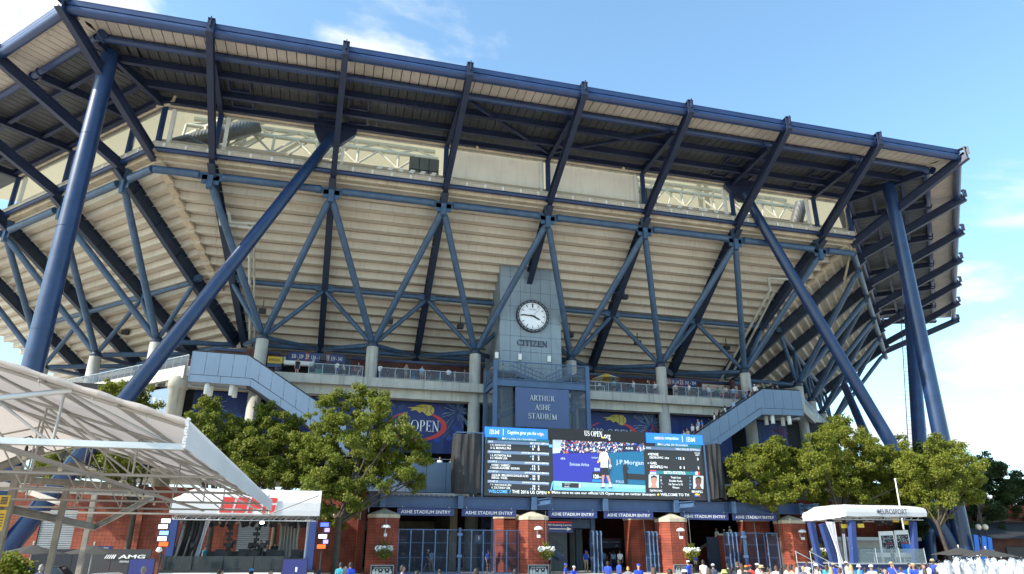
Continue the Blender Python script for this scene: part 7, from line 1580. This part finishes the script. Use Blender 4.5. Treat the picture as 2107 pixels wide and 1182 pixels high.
def body_mesh(name, lelb, lwri, relb, rwri, lfoot=(-.10, 0), rfoot=(.10, 0), lkn=None, rkn=None, lean=0., nod=0.):
    """one continuous figure 1.75 m tall facing -y; limbs given as joint points"""
    Vv = Vector; segs = []      # (tag, a, b, ra, rb)
    def S_(tag, a, b, ra, rb): segs.append((tag, Vv(a), Vv(b), ra, rb))
    ly = -lean
    hip, wst, chs, shz_ = .93, 1.06, 1.28, 1.43
    for sx, ft, kn in ((-1, lfoot, lkn), (1, rfoot, rkn)):
        hj = Vv((sx*.088, 0, .90)); fx, fy = ft; ank = Vv((fx, fy, .085)); kj = Vv(kn) if kn else (hj+ank)/2+Vv((sx*.005, -.015-.10*abs(fy), .01))
        S_('hip', hj, lerp(hj, kj, .55), .088, .074); S_('leg', lerp(hj, kj, .55), kj, .074, .056); S_('leg', kj, lerp(kj, ank, .35), .055, .057); S_('leg', lerp(kj, ank, .35), ank, .057, .037)
        S_('shoe', ank+Vv((0, .02, -.045)), ank+Vv((sx*.02, -.15, -.052)), .042, .034)
    for dx in (-.085, 0, .085): S_('hip', (dx, .01, .90), (dx*.95, .0, 1.0), .095, .09)
    for dx in (-.075, 0, .075): S_('shirt', (dx, 0, .98), (dx*1.05, ly*.4, 1.14), .092, .095); S_('shirt', (dx*1.05, ly*.4, 1.14), (dx*1.25, ly*.8, 1.34), .098, .098)
    S_('shirt', (-.15, ly, 1.405), (.15, ly, 1.405), .062, .062); S_('shirt', (-.10, ly, 1.43), (.10, ly, 1.43), .055, .055)
    nk = Vv((0, ly-.005, 1.44)); hd = Vv((0, ly-.02-nod*.06, 1.635))
    S_('skin', nk, nk+Vv((0, -.01-nod*.03, .10)), .055, .052)
    # head: skull, jaw, nose, ears
    S_('skin', hd+Vv((0, .015, .02)), hd+Vv((0, -.012, .035)), .082, .080); S_('skin', hd+Vv((0, -.02, -.02)), hd+Vv((0, -.045, -.075)), .070, .040); S_('skin', hd+Vv((0, -.085, .015)), hd+Vv((0, -.108, -.022)), .010, .016)
    for sx in (-1, 1): S_('skin', hd+Vv((sx*.080, .01, .02)), hd+Vv((sx*.082, .012, -.02)), .016, .012)
    for sx, el, wr in ((-1, lelb, lwri), (1, relb, rwri)):
        sh = Vv((sx*.185, ly, 1.395)); el = Vv(el)+Vv((0, ly, 0)); wr = Vv(wr)+Vv((0, ly, 0))
        S_('shirt', sh, lerp(sh, el, .55), .062, .056); S_('skin', lerp(sh, el, .45), el, .046, .041); S_('skin', el, lerp(el, wr, .3), .041, .043); S_('skin', lerp(el, wr, .3), wr, .043, .028)
        f = (wr-el).normalized(); side = f.cross(Vv((0, 1, 0)));
        side = side.normalized() if side.length > .2 else Vv((1, 0, 0))
        pal = wr+f*.09; S_('skin', wr, pal, .030, .036)
        for k, (o_, l_) in enumerate(((-.028, .062), (-.010, .075), (.010, .070), (.027, .055))):
            r0 = pal+side*o_; m_ = r0+f*(l_*.55)+Vv((0, -.008, 0)); S_('skin', r0, m_, .0115, .0105); S_('skin', m_, m_+f*(l_*.5)+Vv((0, -.022, 0)), .0105, .009)
        th = wr+f*.035-side*.028; S_('skin', th, th+f*.045-side*.03+Vv((0, -.012, 0)), .014, .011)
    mb = MB()
    for tag, a, b, ra, rb in segs:
        n, m = 10, 4; d = (b-a); d = d.normalized() if d.length > 1e-5 else Vv((0, 0, 1)); e1 = d.cross(Vv((.3, .9, .2))).normalized(); e2 = d.cross(e1); vs = []; prof = []
        for j in range(m+1): t = math.pi/2*(1-j/m); prof.append((a-d*(ra*math.sin(t)), ra*math.cos(t)))
        for j in range(m+1): t = math.pi/2*j/m; prof.append((b+d*(rb*math.sin(t)), rb*math.cos(t)))
        for c, r in prof:
            for i in range(n): q_ = 2*math.pi*i/n; vs.append(c+e1*(r*math.cos(q_))+e2*(r*math.sin(q_)))
        mb.add(vs, [(j*n+i, j*n+(i+1) % n, (j+1)*n+(i+1) % n, (j+1)*n+i) for j in range(len(prof)-1) for i in range(n)], True)
    me0 = mb.mesh(name, []); ob = bpy.data.objects.new(name, me0); COL.objects.link(ob)
    rm = ob.modifiers.new('r', 'REMESH'); rm.mode = 'VOXEL'; rm.voxel_size = .0105
    sm = ob.modifiers.new('s', 'SMOOTH'); sm.iterations = 2; sm.factor = .5
    dm = ob.modifiers.new('d', 'DECIMATE'); dm.ratio = .22
    dg = bpy.context.evaluated_depsgraph_get(); dg.update()
    me = bpy.data.meshes.new_from_object(ob.evaluated_get(dg), depsgraph=dg); me.name = name; bpy.data.objects.remove(ob); me.materials.clear()
    for _ in range(7): me.materials.append(SHOEM)
    n = len(me.polygons); ctr = np.empty(n*3); me.polygons.foreach_get('center', ctr); ctr = ctr.reshape(-1, 3); best = np.full(n, 1e9); tag_i = np.zeros(n, int)
    code = {'shirt': 0, 'hip': 1, 'skin': 2, 'shoe': 3, 'leg': 4}
    for tag, a, b, ra, rb in segs:
        a_, b_ = np.array(a), np.array(b); ab = b_-a_; L2 = max(ab@ab, 1e-9); t = np.clip(((ctr-a_)@ab)/L2, 0, 1); dist = np.linalg.norm(ctr-(a_+t[:, None]*ab), axis=1)-(ra+(rb-ra)*t)
        k = dist < best; best[k] = dist[k]; tag_i[k] = code[tag]
    hd_ = np.array(hd)
    for sx in (-1, 1): tag_i[np.linalg.norm(ctr-(hd_+np.array([sx*.032, -.088, .022])), axis=1) < .016] = 5
    tag_i[np.linalg.norm((ctr-(hd_+np.array([0, -.085, -.062])))*np.array([.6, 1, 1.6]), axis=1) < .020] = 6
    me.polygons.foreach_set('material_index', tag_i); me.polygons.foreach_set('use_smooth', np.ones(n, bool)); me.update(); return me, hd
POSE = {'stand': body_mesh('person', (-.235, .02, 1.12), (-.24, -.05, .87), (.235, .02, 1.12), (.24, -.05, .87)),
        'walk': body_mesh('person', (-.235, -.08, 1.13), (-.22, -.24, .95), (.235, .09, 1.13), (.23, .08, .88), (-.09, .26), (.09, -.30), None, None, .03),
        'phone': body_mesh('person', (-.235, .02, 1.12), (-.22, -.10, .89), (.24, -.06, 1.14), (.10, -.17, 1.50), nod=.2),
        'camera': body_mesh('person', (-.25, -.14, 1.20), (-.09, -.24, 1.55), (.25, -.14, 1.20), (.09, -.24, 1.55)),
        'hips': body_mesh('person', (-.36, .06, 1.16), (-.17, -.03, 1.02), (.36, .06, 1.16), (.17, -.03, 1.02)),
        'lean': body_mesh('person', (-.24, -.16, 1.15), (-.12, -.34, 1.10), (.24, -.16, 1.15), (.12, -.34, 1.10), lean=.14, nod=.6)}
def hair_mb(long=False, bald=False):
    mb = MB(); vs = []; n, m = 18, 9
    for j in range(m+1):
        for i in range(n):
            a = 2*math.pi*i/n; lo = -.10 if math.sin(a) > -.15 else .045     # a=-90deg is the face
            if long and math.sin(a) > -.55: lo = -.34
            t = j/m; z = lerp(.125, lo, t); r = math.sqrt(max(0, 1-(max(z, -.02)/.128)**2)); k = 1.0 if z > -.05 else 1.04+.25*min(.25, -z)
            vs.append((.092*r*k*math.cos(a)*(1+.04*math.sin(5*a+j)), .012+.102*r*k*math.sin(a)*(1+.04*math.sin(7*a+j)), .022+z))
    mb.add(vs, [(j*n+i, j*n+(i+1) % n, (j+1)*n+(i+1) % n, (j+1)*n+i) for j in range(m) for i in range(n)], True); return mb
HAIRS = {'short': hair_mb().mesh('hair', []), 'long': hair_mb(True).mesh('hair', [])}
def cap_mesh():
    mb = MB().ball((0, .01, .055), (.096, .108, .088), 16, 6, z0=0, z1=1); mb.add([(.085*math.cos(a), -.07-.13*max(0, -math.sin(a))-.0, .062-.02*max(0, -math.sin(a))) for a in np.linspace(math.pi, 2*math.pi, 12)]+[(.085, -.06, .075), (-.085, -.06, .075)], [tuple(range(14))]); return mb.mesh('cap', [])
def straw_mesh(): return MB().lathe((0, .005, .05), [(.155, -.005), (.165, .0), (.102, .015), (.098, .085), (.085, .105), (.0, .11)], 20).mesh('straw_hat', []), MB().lathe((0, .005, .05), [(.1035, .016), (.1015, .045)], 20).mesh('hat_band', [M['black']])
def bucket_mesh(): return MB().lathe((0, .005, .03), [(.165, -.02), (.105, .03), (.098, .10), (.07, .115), (0, .118)], 18).mesh('sun_hat', [])
CAPM = cap_mesh(); STRAW, BAND = straw_mesh(); BUCKET = bucket_mesh(); BAG = MB().box(-.15, .15, .10, .24, 1.02, 1.42).mesh('backpack', [])
q = random.Random(77)
def setm(o, m, i=0): o.material_slots[i].link = 'OBJECT'; o.material_slots[i].material = m
def person(x, y, z, h, shirt, low, label, hair='black', hat=None, hatc='white', pose='stand', face=0., skin=0, long=False, shorts=True, bag=None, group=None):
    me, hd = POSE[pose]; s = h/1.75
    o = thing('person', (x, y, z), label, 'person', group, me); o.scale = (s, s, s); o.rotation_euler = (0, 0, rad(face))
    for i, m in enumerate((cloth_m(shirt), cloth_m(low), SK[skin], SHOEM, SK[skin] if shorts else cloth_m(low), DARKM, LIPM)): setm(o, m, i)
    def child(nm, me_, m):
        me_ = me_.copy() if not me_.materials else me_
        if not me_.materials: me_.materials.append(m)
        k = link(nm, me_, o, hd); return k
    if hair != 'bald': child('hair', HAIRS['long' if long else 'short'], HAIRM[hair])
    if hat == 'cap': child('cap', CAPM, cloth_m(hatc))
    elif hat == 'straw': child('straw_hat', STRAW, cloth_m('straw')); child('hat_band', BAND, M['black'])
    elif hat == 'bucket': child('sun_hat', BUCKET, cloth_m(hatc))
    if bag: k = link('backpack', BAG.copy(), o, (0, 0, 0)); k.data.materials.append(cloth_m(bag))
    if pose == 'camera' or pose == 'phone': link('phone', MB().box(-.05, .05, -.27, -.24, 1.58, 1.70).mesh('phone', M['black']) if pose == 'camera' else MB().box(.08, .11, -.2, -.14, 1.50, 1.64).mesh('phone', M['black']), o, (0, 0, 0))
    return o
def crowd(u, vt, shirt, low, label, h=None, **k):          # plaza level: head top at (u, vt), distance from the height of the person
    h = h or q.uniform(1.62, 1.80); zt = h+G0
    dz = CAM.z-zt; d = ray(u, vt); t = -dz/d.z if d.z < -1e-4 else 60; D = max(11., min(43., t))
    if 11. < t < 43.: P = CAM+d*t
    else: P = CAM+d*D; h = max(1.35, min(1.95, P.z-G0))
    return person(P.x, P.y, G0, h, shirt, low, label, group='people on the plaza', **k)
C_ = crowd
C_(86, 1163, 'navy', 'denim', 'grey curly-haired man before the dark sedan', hair='grey', face=150, h=1.72)
C_(296, 1167, 'royal', 'khaki', 'grey-haired man in royal blue beside the left purple screen', hair='grey', face=110, h=1.7)
C_(452, 1172, 'white', 'denim', 'person holding up a pale phone before the studio stage', hair='brown', pose='camera', face=170, h=1.6)
C_(518, 1171, 'lightblue', 'navy', 'person in a blue and white cap before the studio stage', hat='cap', hatc='sky', face=180, h=1.66)
C_(557, 1176, 'grey', 'navy', 'bald man before the studio stage', hair='bald', face=180, h=1.7)
C_(657, 1174, 'navy', 'navy', 'man in a dark cap beside the studio corner', hat='cap', hatc='navy', face=120, h=1.7, skin=1)
C_(702, 1158, 'teal', 'khaki', 'man in teal shirt under the tall spreading tree', hair='black', face=180, h=1.75)
C_(722, 1158, 'royal', 'navy', 'dark-haired man in royal blue by the left gate pier', hair='black', face=200, skin=1, h=1.75)
C_(711, 1168, 'lightblue', 'navy', 'grey-haired man in pale blue between the tree and the left gate pier', hair='grey', face=170, h=1.72)
C_(828, 1164, 'lilac', 'slate', 'man in lilac shirt and sunglasses before the closed gates', hair='black', face=80, skin=1, shorts=False)
C_(858, 1176, 'black', 'black', 'dark-haired person low before the closed gates', hair='black', face=120)
C_(1163, 1160, 'royal', 'khaki', 'steward in blue cap seated low left of the folded gates', hat='cap', hatc='royal', face=60, skin=1, h=1.5)
C_(1177, 1165, 'royal', 'khaki', 'steward in white cap bending over beneath the Seating Levels sign', hat='cap', hatc='white', face=20, h=1.5, pose='lean')
C_(1250, 1156, 'royal', 'khaki', 'dark-haired steward in blue beside the folded gate stack', face=150, skin=2, h=1.7)
C_(1273, 1153, 'royal', 'black', 'steward in blue facing right inside the open gate', face=100, skin=2, h=1.75)
C_(1292, 1167, 'grey', 'denim', 'blond boy before the stained inner pier', hair='blond', face=160, h=1.5)
C_(1313, 1161, 'royal', 'khaki', 'steward in blue cap in front of the stained inner pier', hat='cap', hatc='royal', face=0, h=1.72)
C_(1416, 1154, 'royal', 'navy', 'person in blue shirt with white cap beside the third gate pier', hat='cap', hatc='white', face=210, h=1.72)
C_(1446, 1153, 'white', 'navy', 'man in white polo shirt seen from behind near the stairs', hair='black', face=180, skin=1, h=1.78)
C_(1467, 1161, 'slate', 'navy', 'person in white cap and slate top before the stairs', hat='cap', hatc='white', face=190)
C_(1408, 1173, 'grey', 'navy', 'person in white cap low beside the third pier', hat='cap', hatc='white', face=140)
C_(1490, 1174, 'white', 'beige', 'person in lime green sun hat', hat='bucket', hatc='lime', face=170)
C_(1497, 1160, 'black', 'black', 'man in black T-shirt and black cap before the right gate stack', hat='cap', hatc='black', face=150)
C_(1517, 1157, 'black', 'denim', 'short-haired man in black T-shirt before the mesh gates', hair='brown', face=190, h=1.75)
C_(1525, 1161, 'beige', 'beige', 'brown-haired woman in patterned beige top', hair='brown', face=170, long=True)
C_(1535, 1164, 'black', 'navy', 'person in orange cap and black top', hat='cap', hatc='orange', face=150)
C_(1543, 1163, 'red', 'black', 'person in red cap and dark red top', hat='cap', hatc='red', face=140)
C_(1557, 1160, 'white', 'khaki', 'man in white cap and white T-shirt in profile before the right gates', hat='cap', hatc='white', face=70, h=1.75)
C_(1567, 1165, 'beige', 'khaki', 'person in straw hat and beige clothes', hat='straw', face=200)
C_(1616, 1163, 'white', 'navy', 'dark-haired youth in white T-shirt before the right gate pier', hair='black', face=70)
C_(1627, 1163, 'peach', 'khaki', 'dark-haired youth in peach T-shirt', hair='black', face=80)
C_(1638, 1160, 'white', 'red', 'youth in white and red shirt beside the plaque', hair='black', face=60)
C_(1652, 1166, 'grey', 'navy', 'sandy-haired boy in dark grey seen from behind', hair='blond', face=190, h=1.62)
C_(1659, 1157, 'white', 'navy', 'man in white T-shirt turned right below the plaque', hair='brown', face=110, h=1.78)
C_(1678, 1161, 'beige', 'khaki', 'man in white cap and pale grey shirt looking down', hat='cap', hatc='white', face=60)
C_(1685, 1167, 'white', 'navy', 'dark-haired woman in white at the foot of the stage stairs', hair='black', face=60, h=1.55)
C_(1699, 1163, 'teal', 'denim', 'long-haired woman in teal by the stage stairs', hair='brown', long=True, face=150, h=1.6)
C_(1709, 1168, 'peach', 'beige', 'blond woman before the stage stairs', hair='blond', long=True, face=190, h=1.6)
C_(1714, 1160, 'royal', 'navy', 'man in straw hat with blue backpack near the stage stairs', hat='straw', bag='royal', face=160)
C_(1740, 1156, 'beige', 'khaki', 'man in white cap before the navy post of the interview stage', hat='cap', hatc='white', face=70, h=1.74)
C_(1750, 1163, 'lightblue', 'white', 'large blonde woman seen from behind, nearest in the crowd', hair='blond', long=True, face=185, h=1.72)
C_(1766, 1163, 'aqua', 'white', 'woman in white sun hat and aqua top', hat='bucket', hatc='white', face=30, h=1.62)
C_(1792, 1163, 'white', 'khaki', 'man in white cap and white T-shirt before the blue barrier', hat='cap', hatc='white', face=-60)
C_(1833, 1158, 'royal', 'khaki', 'steward in straw hat and blue polo with arms forward', hat='straw', face=-40, pose='phone', h=1.74)
C_(1869, 1160, 'lightblue', 'navy', 'dark-haired person in sunglasses behind the straw-hatted pair', hair='black', face=30, h=1.66)
C_(1879, 1161, 'royal', 'navy', 'steward in straw hat and blue shirt bending, second from the black car', hat='straw', face=-50, pose='lean')
C_(1888, 1165, 'white', 'navy', 'short dark-haired woman in white beside the straw-hatted steward', hair='black', face=60, h=1.6)
C_(1897, 1161, 'lightblue', 'navy', 'dark-haired man between the two straw-hatted stewards', hair='brown', face=20)
C_(1902, 1171, 'brown', 'brown', 'long dark-haired woman low in the front of the crowd', hair='brown', long=True, face=180, h=1.6)
C_(1909, 1160, 'white', 'navy', 'dark-haired woman in white in profile beside the tall steward', hair='black', face=70)
C_(1918, 1152, 'royal', 'khaki', 'tall steward in straw hat and blue polo nearest the fountain', hat='straw', face=-60, skin=2, h=1.82)
C_(1935, 1163, 'white', 'beige', 'woman in white by the first fountain jet', hair='black', long=True, face=200)
C_(1950, 1157, 'white', 'khaki', 'broad dark-haired man in white shirt before the fountain', hair='black', face=190, h=1.80)
C_(1962, 1170, 'peach', 'brown', 'dark-haired child beside the broad man in white', hair='black', face=170, h=1.5)
C_(2080, 1172, 'lightblue', 'denim', 'grey-haired person behind the tall fountain jets', hair='grey', face=120)
def G_(u, y, shirt, low, label, z=0., h=1.75, **k): p = at(u, 1150, y=y); return person(p.x, y, z, h, shirt, low, label, group='people at the gates', **k)
G_(879, 14, 'navy', 'navy', 'man in white cap and navy top walking behind the closed gates', hat='cap', hatc='white', pose='walk', face=60)
G_(888, 15, 'lightblue', 'khaki', 'man in pale blue shirt behind the closed gates', face=160, shorts=False)
G_(903, 19, 'denim', 'denim', 'man in dark blue deep behind the closed gates', face=180, shorts=False, skin=1)
G_(852, 18, 'black', 'denim', 'woman in dark clothes deep in the hall at left', hair='brown', long=True, face=90, shorts=False)
G_(829, 25.2, 'white', 'navy', 'clerk in white behind the blue counter', face=20, z=0)
G_(1005, 12.5, 'royal', 'black', 'steward in blue shirt and dark shorts beside the concrete column', hat='cap', hatc='royal', face=10, pose='phone')
G_(954, 20, 'red', 'khaki', 'person in red shirt half hidden by the column', face=90)
G_(1131, 11.2, 'white', 'navy', 'man in white shirt emerging from behind the second gate pier', face=-70, hair='blond')
G_(1206, 12.2, 'royal', 'khaki', 'steward in blue polo and khaki trousers standing in the open gate', hat='cap', hatc='royal', face=-10, pose='phone', shorts=False)
G_(1276, 13, 'white', 'navy', 'person in white shirt entering through the open gate', face=170, hair='brown', shorts=False)
G_(1262, 16, 'lightblue', 'navy', 'woman in light blue going into the hall', face=185, long=True, shorts=False)
G_(1255, 20, 'black', 'navy', 'person in black deep inside the open gate', face=175)
G_(1243, 18, 'lightblue', 'denim', 'man in pale shirt deep inside the open gate', face=190, shorts=False)
G_(1430, 9.5, 'royal', 'khaki', 'tall steward in blue polo beside the third gate pier', hat='cap', hatc='royal', face=5, skin=2)
G_(1480, 13.8, 'white', 'navy', 'person in white top on the ramp above the side wall', z=2.0, hair='brown', long=True, face=-80)
G_(1496, 14, 'grey', 'navy', 'person in grey cap on the ramp above the side wall', z=1.9, hat='cap', hatc='white', face=-80)
G_(1508, 14.3, 'white', 'navy', 'person in white shirt and cap on the ramp above the side wall', z=2.2, hat='cap', hatc='white', face=-80)
G_(897, 15.2, 'white', 'navy', 'person in white at the mezzanine rail left of the draped tower', z=7.9, hair='brown', face=0)
G_(921, 16, 'white', 'navy', 'second person in white at the mezzanine rail', z=7.9, hair='blond', long=True, face=40)
def U_(u, y, shirt, low, label, **k): p = at(u, 770, y=y); return person(p.x, y, k.pop('z', z1f), k.pop('h', 1.75), shirt, low, label, group='people on the concourse', **k)
U_(692, 21.2, 'white', 'royal', 'child in white top and blue shorts at the concourse rail', hair='brown', face=150, h=1.65)
U_(708, 21.6, 'white', 'denim', 'man in white T-shirt crouched over a phone at the concourse rail', face=-70, pose='lean', skin=1, h=1.55)
U_(738, 21.6, 'black', 'khaki', 'woman in black top walking near the second column', hair='brown', long=True, pose='walk', face=-60)
U_(781, 21.4, 'white', 'denim', 'man in white shirt right beside the second column', face=-30, skin=2, shorts=False)
U_(797, 21.8, 'black', 'black', 'person in black seated low by the second column', h=1.2, face=30)
U_(835, 21.2, 'grey', 'khaki', 'man photographing with both hands above the blue banner', pose='camera', face=0)
U_(923, 21.4, 'white', 'navy', 'man in white with hand to his head near the stair tower', pose='phone', face=180, shorts=False)
U_(955, 21.6, 'black', 'navy', 'person in black beside the third column', face=80)
U_(1331, 21.0, 'black', 'grey', 'man in black polo and grey trousers leaning on the rail', pose='phone', face=10, shorts=False)
U_(1302, 21.5, 'white', 'denim', 'man in white and navy shirt beside the green bin', face=-70, shorts=False)
U_(1321, 21.9, 'navy', 'navy', 'person seated low beside the man in black polo', h=1.2, face=20)
U_(1415, 21.3, 'white', 'khaki', 'man in white shirt under the 21 section sign', face=-80)
U_(1490, 21.3, 'beige', 'black', 'man in cream T-shirt beneath the cream kiosk fascia', hat='cap', hatc='black', face=180, shorts=False)
U_(1505, 21.5, 'lightblue', 'navy', 'woman in pale blue beneath the cream kiosk fascia', hair='brown', face=150)
U_(1022, 15.2, 'black', 'navy', 'man in black stooping on top of the stair tower', pose='lean', face=-90, z=17.2, hair='grey')
U_(1035, 15.0, 'lime', 'brown', 'woman in yellow-green top on top of the stair tower', face=80, z=17.2, skin=1, h=1.6)
# riders on the right-hand escalator
top_ = [(9.98, 18.5), (14.7, 18.42), (24.5, 12.45)]
def E_(u, v, shirt, low, label, **k):
    p = at(u, v, y=17.9); h = k.pop('h', 1.75); return person(p.x, 17.9, p.z-h, h, shirt, low, label, group='riders on the right escalator', **k)
for a in (
    (1403, 892, 'white', 'navy', 'rider in white low on the escalator, lowest of all', dict(face=-90)),
    (1407, 886, 'white', 'black', 'rider in white second from the bottom of the escalator', dict(face=-90, hair='brown')),
    (1414, 882, 'beige', 'brown', 'dark-haired woman in floral dress low on the escalator', dict(face=-70, long=True)),
    (1424, 872, 'white', 'navy', 'man in white shirt leading the lower group on the escalator', dict(face=-80)),
    (1434, 872, 'white', 'navy', 'man in white behind the man in sky blue on the escalator', dict(face=-90)),
    (1436, 863, 'lightblue', 'navy', 'person in light blue at the head of the lower group', dict(face=-90)),
    (1444, 864, 'sky', 'denim', 'man in bright sky blue shirt on the escalator', dict(face=-120)),
    (1469, 850, 'white', 'navy', 'man in red and white cap midway up the escalator', dict(face=-110, hat='cap', hatc='red')),
    (1479, 843, 'black', 'black', 'dark-haired woman in black midway up the escalator', dict(face=-90, long=True)),
    (1491, 835, 'white', 'navy', 'man in white shirt alone above the woman in black', dict(face=-140, skin=2)),
    (1508, 823, 'lightblue', 'navy', 'man in pale blue shirt holding the escalator rail', dict(face=-80)),
    (1533, 807, 'sky', 'navy', 'man in bright blue with backpack near the escalator top', dict(face=-110, bag='black')),
    (1540, 799, 'black', 'khaki', 'man in black T-shirt near the escalator top', dict(face=-90)),
    (1552, 791, 'white', 'navy', 'person in white cap near the escalator top', dict(face=-60, hat='cap', hatc='white')),
    (1555, 795, 'white', 'beige', 'long-haired woman in white near the escalator top', dict(face=-70, long=True, hair='brown')),
    (1570, 788, 'green', 'navy', 'man in green shirt at the head of the escalator', dict(face=-110)),
    (1586, 788, 'black', 'black', 'person in black on the escalator landing', dict(face=-90, skin=1)),
    (1599, 793, 'brown', 'black', 'brown-haired person far on the escalator landing', dict(face=-90, hair='brown'))): E_(*a[:5], **a[5])
for u, y, c, l, lab, k in (
    (610, 21.6, 'black', 'navy', 'person in black behind the left end of the concourse rail', {}), (728, 22.5, 'red', 'navy', 'person in red walking behind the concourse rail near the second column', dict(pose='walk', face=80)),
    (815, 22.5, 'navy', 'khaki', 'person in navy left of the man photographing', dict(face=40)), (868, 21.3, 'lightblue', 'khaki', 'person in pale blue at the rail over the blue banner', dict(face=10)), (884, 22.6, 'black', 'grey', 'person in black walking behind the rail over the blue banner', dict(pose='walk', face=-80, shorts=False)),
    (936, 22.4, 'beige', 'denim', 'person in beige beside the man with hand to his head', dict(face=60)), (968, 22.0, 'royal', 'navy', 'person in royal blue by the third column', dict(face=-40)), (1233, 22.8, 'white', 'khaki', 'person in white beside the folding table', dict(face=30)),
    (1262, 21.4, 'teal', 'navy', 'person in teal under the yellow parasol', dict(face=120)), (1286, 22.8, 'black', 'denim', 'person in black between the two bins', dict(face=80)), (1346, 21.5, 'white', 'navy', 'person in white next to the man in black polo', dict(face=-60, long=True, hair='brown')),
    (1388, 21.4, 'peach', 'navy', 'person in peach at the rail under the section 21 sign', dict(face=10)), (1432, 22.3, 'black', 'khaki', 'person in black under the section 21 sign', dict(pose='walk', face=90)), (1455, 21.6, 'white', 'denim', 'person in white at the rail left of the cream kiosk fascia', dict(face=20)), (1473, 22.3, 'green', 'navy', 'person in green under the cream kiosk fascia', dict(face=150))): U_(u, y, c, l, lab, **k)
for u, vt, c, l, lab, k in (
    (1425, 1168, 'white', 'navy', 'dark-haired person in white low before the third pier', dict(face=150)), (1458, 1170, 'aqua', 'khaki', 'person in aqua between the man in white polo and the white cap', dict(face=200, hair='brown', long=True)), (1508, 1168, 'grey', 'navy', 'child in grey between two men in black', dict(face=160, h=1.5)),
    (1580, 1168, 'navy', 'khaki', 'person in navy behind the straw-hatted person in beige', dict(face=60)), (1596, 1165, 'white', 'denim', 'person in white at the crowd barrier', dict(face=170, hair='brown')), (1606, 1170, 'lilac', 'navy', 'person in lilac low before the right gate pier', dict(face=120, long=True)),
    (1668, 1172, 'sky', 'navy', 'child in bright blue before the plaque', dict(face=100, h=1.5)), (1726, 1170, 'red', 'navy', 'person in red low beside the blue barrier', dict(face=180, hair='brown')), (1779, 1168, 'navy', 'khaki', 'dark-haired man in navy before the blue barrier', dict(face=150)), (1808, 1168, 'white', 'beige', 'woman in white beside the man in white cap and T-shirt', dict(face=60, long=True)),
    (1820, 1170, 'beige', 'navy', 'person in beige left of the straw-hatted steward', dict(face=-40)), (1852, 1168, 'peach', 'navy', 'person in peach before the tan flowers', dict(face=100, hair='brown')), (1926, 1170, 'black', 'denim', 'person in black beside the tall steward', dict(face=150)),
    (905, 1172, 'sky', 'navy', 'child in bright blue before the closed gates', dict(face=170, h=1.5)), (980, 1171, 'white', 'khaki', 'person in white before the right half of the closed gates', dict(face=190)), (1060, 1172, 'black', 'navy', 'person in black low by the second gate pier', dict(face=160)), (1345, 1169, 'white', 'navy', 'person in white between the inner pier and the third gate pier', dict(face=170, hair='brown', long=True)), (1378, 1172, 'lightblue', 'khaki', 'person in pale blue before the third gate pier plaque', dict(face=180))): C_(u, vt, c, l, lab, **k)
G_(419, 2.4, 'teal', 'black', 'presenter in teal seated inside the studio', z=.55, h=1.35, face=60)
G_(533, 3.0, 'black', 'black', 'dark-clothed person standing in the studio', z=.55, face=-40)
G_(562, 2.6, 'black', 'black', 'dark-haired technician behind the studio monitors', z=.55, h=1.7, face=180)
